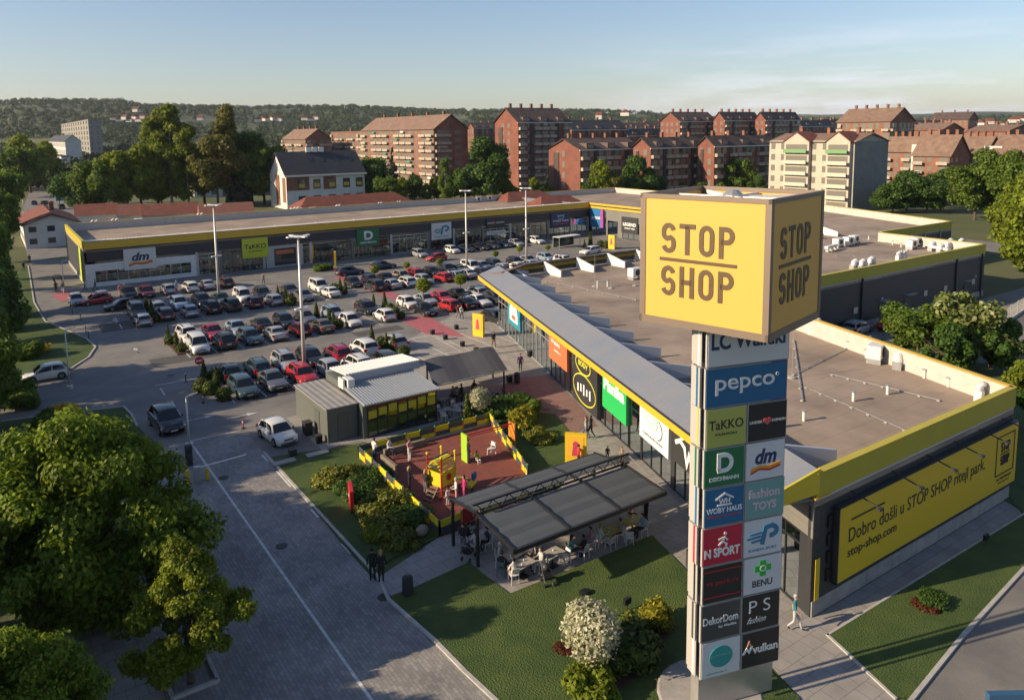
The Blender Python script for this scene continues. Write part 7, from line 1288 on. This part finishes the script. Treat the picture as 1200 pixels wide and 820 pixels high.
# ------------------------------------------------------------------ people
def body(pose):
    J = {}; S = 1.0
    if pose == 'sit':
        J = dict(pel=(0, 0, .50, .15), spi=(-.05, 0, .70, .125), che=(-.04, 0, .93, .15), nec=(-.01, 0, 1.08, .055), hd1=(.02, 0, 1.15, .075), hd2=(.03, 0, 1.23, .092), hd3=(.02, 0, 1.30, .065), shL=(-.03, .18, .98, .062), elL=(.06, .25, .74, .045), wrL=(.30, .17, .74, .032), haL=(.37, .15, .75, .036), hiL=(.03, .10, .49, .09), knL=(.45, .13, .50, .065), anL=(.42, .13, .09, .045), toL=(.57, .14, .045, .04))
    else:
        J = dict(pel=(0, 0, .95, .145), spi=(0, 0, 1.14, .12), che=(0, 0, 1.36, .15), nec=(0, 0, 1.50, .055), hd1=(.02, 0, 1.58, .075), hd2=(.03, 0, 1.66, .092), hd3=(.02, 0, 1.73, .065), shL=(0, .185, 1.42, .062), elL=(-.03, .25, 1.14, .045), wrL=(.06, .26, .90, .032), haL=(.09, .26, .82, .036), hiL=(0, .09, .92, .09), knL=(.02, .10, .50, .062), anL=(-.02, .105, .09, .045), toL=(.13, .12, .045, .04))
    for k in list(J):
        if k.endswith('L'): x, y, z, r = J[k]; J[k[:-1]+'R'] = (x, -y, z, r)
    if pose == 'walk':
        J['knL'] = (.20, .09, .53, .062); J['anL'] = (.30, .09, .10, .045); J['toL'] = (.46, .10, .08, .04); J['knR'] = (-.02, -.09, .50, .062); J['anR'] = (-.30, -.09, .20, .045); J['toR'] = (-.20, -.1, .07, .04)
        J['elL'] = (-.12, .25, 1.16, .045); J['wrL'] = (-.12, .26, .92, .032); J['haL'] = (-.10, .26, .84, .036); J['elR'] = (.05, -.25, 1.15, .045); J['wrR'] = (.24, -.24, .97, .032); J['haR'] = (.31, -.23, .92, .036)
    if pose == 'hold':
        for s, L_ in ((1, 'L'), (-1, 'R')): J['el'+L_] = (.02, s*.24, 1.15, .045); J['wr'+L_] = (.26, s*.13, 1.12, .032); J['ha'+L_] = (.33, s*.09, 1.15, .036)
    J['nos'] = (J['hd2'][0]+.095, 0, J['hd2'][2]-.01, .018)
    E_ = [('pel', 'spi', 1), ('spi', 'che', 1), ('che', 'nec', 1), ('nec', 'hd1', 0), ('hd1', 'hd2', 0), ('hd2', 'hd3', 0), ('hd2', 'nos', 0)]
    for s in 'LR': E_ += [('che', 'sh'+s, 1), ('sh'+s, 'el'+s, 1), ('el'+s, 'wr'+s, 4), ('wr'+s, 'ha'+s, 0), ('pel', 'hi'+s, 2), ('hi'+s, 'kn'+s, 2), ('kn'+s, 'an'+s, 2), ('an'+s, 'to'+s, 3)]
    names = list(J); me = bpy.data.meshes.new('person'); me.from_pydata([J[k][:3] for k in names], [(names.index(a), names.index(b_)) for a, b_, _ in E_], []); me.update()
    o = bpy.data.objects.new('tmp_body', me); COL.objects.link(o); md = o.modifiers.new('s', 'SKIN'); md.use_smooth_shade = True
    for i, k in enumerate(names):
        r = J[k][3]; rx = (r*.82, r*1.15) if k in ('pel', 'spi', 'che') else (r, r); me.skin_vertices[0].data[i].radius = rx; me.skin_vertices[0].data[i].use_root = (k == 'pel')
    sb = o.modifiers.new('u', 'SUBSURF'); sb.levels = 1; sb.render_levels = 1
    bpy.context.view_layer.update(); dg = bpy.context.evaluated_depsgraph_get(); out = bpy.data.meshes.new_from_object(o.evaluated_get(dg)); bpy.data.objects.remove(o)
    V = np.array([v.co[:] for v in out.vertices]); fc = [tuple(p.vertices) for p in out.polygons]; q = MB()
    def seg(p, a, b_): a, b_ = np.array(a[:3]), np.array(b_[:3]); ab = b_-a; t_ = max(0, min(1, (p-a)@ab/(ab@ab))); return np.linalg.norm(p-a-ab*t_)
    q.v = [tuple(v) for v in V]; q.f = fc
    for f in fc:
        c = V[list(f)].mean(0); b2 = min(E_, key=lambda e: seg(c, J[e[0]], J[e[1]])-.35*(J[e[0]][3]+J[e[1]][3])/2); q.m.append(b2[2])
    q.k = 0
    for s in 'LR':       # fingers and thumb
        w_, h_ = Vector(J['wr'+s][:3]), Vector(J['ha'+s][:3]); d = (h_-w_).normalized(); sd = d.cross(Vector((1, 0, 0))).normalized() if abs(d.x) < .8 else Vector((0, 1, 0)); 
        for k in range(4): b0 = h_+sd*(k-1.5)*.018; L_ = (.06, .07, .065, .05)[k]; q.tube([b0, b0+d*L_*.6, b0+d*L_+Vector((0, 0, -.012))], [.009, .008, .006], 5)
        b0 = (w_+h_)/2+sd*.03; q.tube([b0, b0+sd*.02+d*.03, b0+sd*.025+d*.055], [.010, .009, .007], 5)
    me2 = q.mesh('person', [skin]*5, smooth=True); bpy.data.meshes.remove(out)
    hc = Vector(J['hd2'][:3]); hair = MB(); hair.ball((hc.x-.018, 0, hc.z+.028), .112, 12, 8, (1, .92, 1.0)); hair.v = [(x-(.02 if x > hc.x+.03 and z < hc.z+.05 else 0)*3, y, max(z, hc.z-.06+(.06 if x > hc.x else 0))) for x, y, z in hair.v]; hm_ = hair.mesh('hair', CK, smooth=True)
    lh_ = MB(); lh_.ball((hc.x-.018, 0, hc.z+.028), .114, 12, 8, (1, .92, 1.0)); lh_.v = [(x-(.02 if x > hc.x+.03 and z < hc.z+.05 else 0)*3, y, max(z, hc.z-.04+(.05 if x > hc.x else 0))) for x, y, z in lh_.v]; lh_.tube([(hc.x-.05, 0, hc.z+.03), (hc.x-.075, 0, hc.z-.08), (hc.x-.09, 0, hc.z-.22)], [.09, .085, .04], 8); lhm = lh_.mesh('hair', CK, smooth=True)
    return me2, hm_, lhm
BODY = {k: body(k) for k in ('stand', 'walk', 'sit', 'hold')}
CC_ = {'black': (.012, .012, .014), 'white': (.62, .60, .57), 'grey': (.14, .14, .15), 'navy': (.02, .03, .07), 'jeans': (.06, .09, .16), 'teal': (.02, .16, .20), 'pink': (.55, .25, .30), 'magenta': (.45, .03, .18), 'red': (.40, .03, .03), 'light': (.42, .43, .44), 'purple': (.13, .04, .22), 'green': (.03, .12, .07), 'brown': (.12, .05, .03), 'beige': (.35, .28, .20), 'cyan': (.10, .38, .38), 'blond': (.35, .22, .10), 'darkhair': (.015, .010, .008), 'greyhair': (.35, .34, .33), 'brownhair': (.06, .03, .018), 'skin': (.50, .30, .22), 'lime': (.25, .40, .05), 'yellow': (.50, .38, .04), 'lblue': (.25, .38, .48)}
def cm(c): return skin if c == 'skin' else mat('cloth_'+c, CC_[c], .85)
def person(px, py, pose, ang, shirt, trousers, hair, label, sleeve=True, h=1.0, long=False, group=None, z=.03, uv=None, shoes='black'):
    u, v = uv or G(px, py, z); me, hs, hl = BODY[pose]; o = bpy.data.objects.new('person', me); COL.objects.link(o); o.location = (u, v, z); o.rotation_euler.z = ang; o.scale = (h, h, h)
    for i, c in enumerate(('skin', shirt, trousers, shoes, shirt if sleeve else 'skin')): o.material_slots[i].link = 'OBJECT'; o.material_slots[i].material = cm(c)
    tag(o, label, 'person', group); hh = link('hair', hl if long else hs, o); hh.material_slots[0].link = 'OBJECT'; hh.material_slots[0].material = cm(hair); return o
def A_(deg): return R(deg)
TOCAM = A_(-125)
person(931, 738, 'walk', A_(-60), 'teal', 'light', 'greyhair', 'grey haired person in teal shirt and light trousers walking past the glazed corner', sleeve=False)
person(437, 681, 'stand', A_(60), 'black', 'black', 'darkhair', 'dark haired person all in black standing on the path edge, left of two', h=1.04); person(447, 682, 'stand', A_(75), 'black', 'black', 'blond', 'blond person all in black standing on the path edge', long=True, h=1.0)
person(610, 435, 'stand', A_(-120), 'purple', 'green', 'brownhair', 'person in purple top and dark green trousers by the glazed front'); person(578.5, 407, 'walk', A_(-100), 'black', 'brown', 'darkhair', 'person in black top and brown trousers walking near the yellow pylon'); person(537, 373, 'walk', A_(-90), 'brown', 'grey', 'darkhair', 'person in brown top crossing the car park lane'); person(541, 374, 'walk', A_(-95), 'white', 'black', 'darkhair', 'person in white top beside the person in brown in the car park lane')
person(687, 514, 'walk', A_(110), 'light', 'jeans', 'brownhair', 'person in pale top walking by the green shop sign, left of a pair', sleeve=True, long=True); person(692.5, 513, 'walk', A_(110), 'navy', 'black', 'darkhair', 'person in navy jacket walking by the green shop sign, right of a pair')
person(712, 540, 'stand', A_(-130), 'black', 'black', 'blond', 'small blond child in black before the shop windows', h=.62); person(729, 541, 'stand', A_(-130), 'beige', 'brown', 'brownhair', 'small child in beige before the shop windows', h=.62, long=True)
person(678, 548, 'stand', A_(-20), 'red', 'black', 'darkhair', 'person in red beside the yellow pylon with the red figure', h=.95); person(773, 552, 'stand', A_(-100), 'light', 'beige', 'blond', 'person in a pale top at the shop door under the white sign', long=True)
for i, (px, py, p_, a_, sh_, tr_, ha_, l_) in enumerate(((141, 346, 'stand', 90, 'pink', 'pink', 'brownhair', 'person in pink before the drugstore windows'), (147, 346, 'stand', 70, 'light', 'light', 'blond', 'person in pale clothes beside the person in pink'), (207, 341, 'stand', -90, 'lblue', 'lblue', 'brownhair', 'person in pale blue between cars before the long hall'), (309, 333, 'walk', -90, 'beige', 'black', 'blond', 'person in beige top before the lime shop sign'), (262, 335, 'stand', -90, 'red', 'white', 'darkhair', 'person in red top at the open car of the hall row'), (100, 342, 'walk', 170, 'teal', 'navy', 'darkhair', 'person in teal at the left corner of the long hall'), (112, 340, 'walk', 170, 'black', 'black', 'darkhair', 'person in black at the left corner of the long hall'), (66, 343, 'walk', -90, 'black', 'black', 'darkhair', 'person in black walking by the bicycle hoops'), (74, 344, 'walk', -90, 'grey', 'white', 'brownhair', 'person in grey walking by the bicycle hoops'), (28, 318, 'walk', -80, 'black', 'navy', 'darkhair', 'distant dark dressed person on the left road'), (35, 309, 'walk', -80, 'navy', 'black', 'darkhair', 'farthest dark dressed person on the left road'), (428, 365, 'walk', 0, 'green', 'black', 'darkhair', 'person in green beside the taupe saloon'))): person(px, py, p_, A_(a_), sh_, tr_, ha_, l_, h=.98)
# playground
for px, py, p_, a_, sh_, tr_, ha_, h_, lg, l_ in ((439, 541, 'hold', 20, 'white', 'navy', 'brownhair', 1, False, 'person in white leaning at the back left corner of the playground'), (480, 541, 'hold', -60, 'pink', 'white', 'brownhair', 1, True, 'person in pink and white by the back fence of the playground'), (480, 577, 'hold', -20, 'black', 'black', 'blond', 1, True, 'blond person in black inside the left playground fence'), (499, 581, 'hold', 10, 'black', 'grey', 'blond', 1, True, 'fair haired person in black and grey left of the play tower'), (525, 592, 'stand', 100, 'white', 'light', 'brownhair', .66, False, 'small child in white in front of the play tower'), (535, 591, 'hold', 160, 'white', 'pink', 'greyhair', 1, False, 'white haired person in white and pink beside the play tower'), (544, 583, 'stand', 170, 'magenta', 'magenta', 'darkhair', .85, True, 'child in magenta right of the play tower'), (549, 543, 'stand', -10, 'black', 'navy', 'brownhair', 1.02, False, 'person in dark clothes under the climbing frame'), (562, 620, 'stand', 100, 'pink', 'pink', 'blond', .7, True, 'small child in pink outside the red playground gate'), (512, 574, 'stand', -90, 'brown', 'brown', 'darkhair', .6, False, 'small child in brown under the play tower arch')): person(px, py, p_, A_(a_), sh_, tr_, ha_, l_, h=h_, long=lg, z=.11)
person(458, 545, 'sit', A_(-60), 'white', 'navy', 'darkhair', 'person in white sitting on the playground bench', uv=(22.5, 48.5), z=.1); person(559, 543, 'sit', A_(-90), 'lime', 'white', 'darkhair', 'child in lime green sitting in the middle of the playground', h=.7, z=.0)
chair(*G(576, 534), A_(200), 'white chair left alone in the playground corner', z=.1)
# cafe terrace by the pergola
tables = [(564, 634, 'square cafe table left of the pergola'), (613, 667, 'front cafe table of the terrace tip'), (600, 657, 'second table joined behind the front cafe table'), (647.5, 655, 'empty square cafe table at the pergola front'), (682, 640, 'cafe table between the seated pair under the pergola edge'), (714, 629, 'yellow topped cafe table near the front beam'), (741, 616, 'yellow topped cafe table farthest right under the pergola')]
for px, py, l_ in tables: u, v = G(px, py, .4); table(u, v, l_, m=mat('table_yellow', (.38, .30, .07), .5) if 'yellow' in l_ else None, rz=.15)
seat = [(557, 641, 90, 'white', 'grey', 'brownhair', 'person in white seated left of the pergola'), (571, 638, 170, 'black', 'black', 'darkhair', 'person in black seated left of the pergola'), (549, 633, -10, 'black', 'navy', 'darkhair', 'second person in black seated left of the pergola'), (586, 657, -40, 'light', 'jeans', 'greyhair', 'grey haired person seated at the terrace tip'), (588, 668, 40, 'black', 'teal', 'darkhair', 'dark haired person in black seated at the terrace tip'), (602, 676, 80, 'white', 'beige', 'darkhair', 'person in white on the frontmost white chair'), (609, 653, -100, 'beige', 'grey', 'blond', 'blond person seated behind the front table'), (622, 654, -110, 'white', 'grey', 'brownhair', 'person in white seated behind the front table'), (634, 663, 170, 'light', 'light', 'brownhair', 'person in pale clothes seated between front and empty tables'), (670, 648, -20, 'cyan', 'jeans', 'brownhair', 'person in turquoise seated at the pergola front'), (684, 648, 100, 'black', 'red', 'darkhair', 'person in black and red seated at the pergola front'), (692, 638, 160, 'pink', 'magenta', 'brownhair', 'person in pink seated at the pergola front'), (704, 634, -20, 'white', 'white', 'blond', 'blond person in white seated by the yellow table'), (727, 628, 150, 'beige', 'brown', 'brownhair', 'person in beige seated between the yellow tables'), (753, 622, 170, 'lblue', 'black', 'darkhair', 'person in pale blue seated at the farthest right table'), (738, 605, -80, 'beige', 'black', 'darkhair', 'person in beige seated behind the farthest right table')]
for i, (px, py, a_, sh_, tr_, ha_, l_) in enumerate(seat):
    u, v = G(px, py, .3); person(0, 0, 'sit', A_(a_), sh_, tr_, ha_, l_, uv=(u, v), sleeve=i % 2 == 0, long=i % 3 == 0); chair(u, v, A_(a_), 'chair of the '+l_.replace('person', 'guest', 1), CHT if i in (4, 9) else CHW)
chair(*G(662, 654, .3), A_(180), 'empty white chair at the right of the empty cafe table'); chair(*G(715, 638, .3), A_(100), 'empty white chair in front of the yellow cafe table'); chair(*G(737, 632, .3), A_(60), 'empty white chair at the front right of the terrace')
person(757, 613, 'hold', A_(170), 'black', 'black', 'darkhair', 'dark dressed waiter standing at the right end of the pergola'); person(543, 648, 'hold', A_(-150), 'black', 'grey', 'darkhair', 'dark dressed person standing with a pushchair left of the pergola')
def pram(px, py, ang, label):
    u, v = G(px, py); t = thing('pushchair', label, 'pushchair', (u, v, .03), ang); q = MB(); q.hull8([(-.25, -.2, .4), (.3, -.2, .35), (.3, .2, .35), (-.25, .2, .4)], [(-.35, -.22, .75), (.3, -.2, .5), (.3, .2, .5), (-.35, .22, .75)]); q.build('seat', black, t, local=True); q = MB(); q.ball((-.2, 0, .8), .26, 10, 6, (1, .85, .8)); q.build('hood', charc, t, local=True, smooth=True); q = MB(); q.beam((.35, -.2, .1), (-.45, -.2, 1.0), .03); q.beam((.35, .2, .1), (-.45, .2, 1.0), .03); q.beam((-.45, -.2, 1.0), (-.45, .2, 1.0), .035); q.build('frame', galv, t, local=True)
    for a in (-.3, .35):
        for b_ in (-.24, .24): q = MB(); q.tube([(a, b_-.02, .12), (a, b_+.02, .12)], .12, 12); q.build('wheel', tyre, t, local=True)
pram(641, 684, A_(-110), 'black pushchair on the lawn edge at the terrace tip'); pram(549, 655, A_(30), 'dark pushchair beside the person standing left of the pergola')
# terrace under the sail
for i, (px, py) in enumerate(((524, 484), (541, 478), (560, 470), (581, 466), (519, 472), (545, 462))): u, v = G(px, py, .4); table(u, v, 'small cafe table under the dark awning, '+ordn(i)+' from the front', True); [chair(u+math.cos(a)*.75, v+math.sin(a)*.75, a+math.pi, ('white' if i < 3 else 'dark')+' chair '+('left front', 'right', 'back')[j]+' of the '+ordn(i)+' round table under the awning', CHW if i < 3 else CHD) for j, a in enumerate((-2.4, .2, 1.9))]
table(*G(580, 462, .7), 'round white table outside the awning post', True, m=mat('table_white', (.55, .52, .50), .5)); person(541, 473, 'stand', A_(-60), 'black', 'black', 'darkhair', 'dark dressed person with red badge standing under the awning'); person(531, 470, 'sit', A_(-60), 'grey', 'navy', 'brownhair', 'seated person in grey under the awning'); person(556, 462, 'sit', A_(-150), 'brown', 'black', 'darkhair', 'seated person in brown deep under the awning')

# ------------------------------------------------------------------ air between here and the hills
hz = MB().box(-6500, 11500, -2500, 10500, -1.1, 260).build('haze', [bpy.data.materials.new('air')]); hz['kind'] = 'stuff'
am = hz.data.materials[0]; am.use_nodes = True; am.node_tree.nodes.clear(); vo = am.node_tree.nodes.new('ShaderNodeVolumePrincipled'); mo = am.node_tree.nodes.new('ShaderNodeOutputMaterial'); am.node_tree.links.new(vo.outputs[0], mo.inputs['Volume'])
vo.inputs['Color'].default_value = (.80, .88, 1, 1); vo.inputs['Density'].default_value = .00005; vo.inputs['Anisotropy'].default_value = .2
sc.cycles.volume_bounces = 0
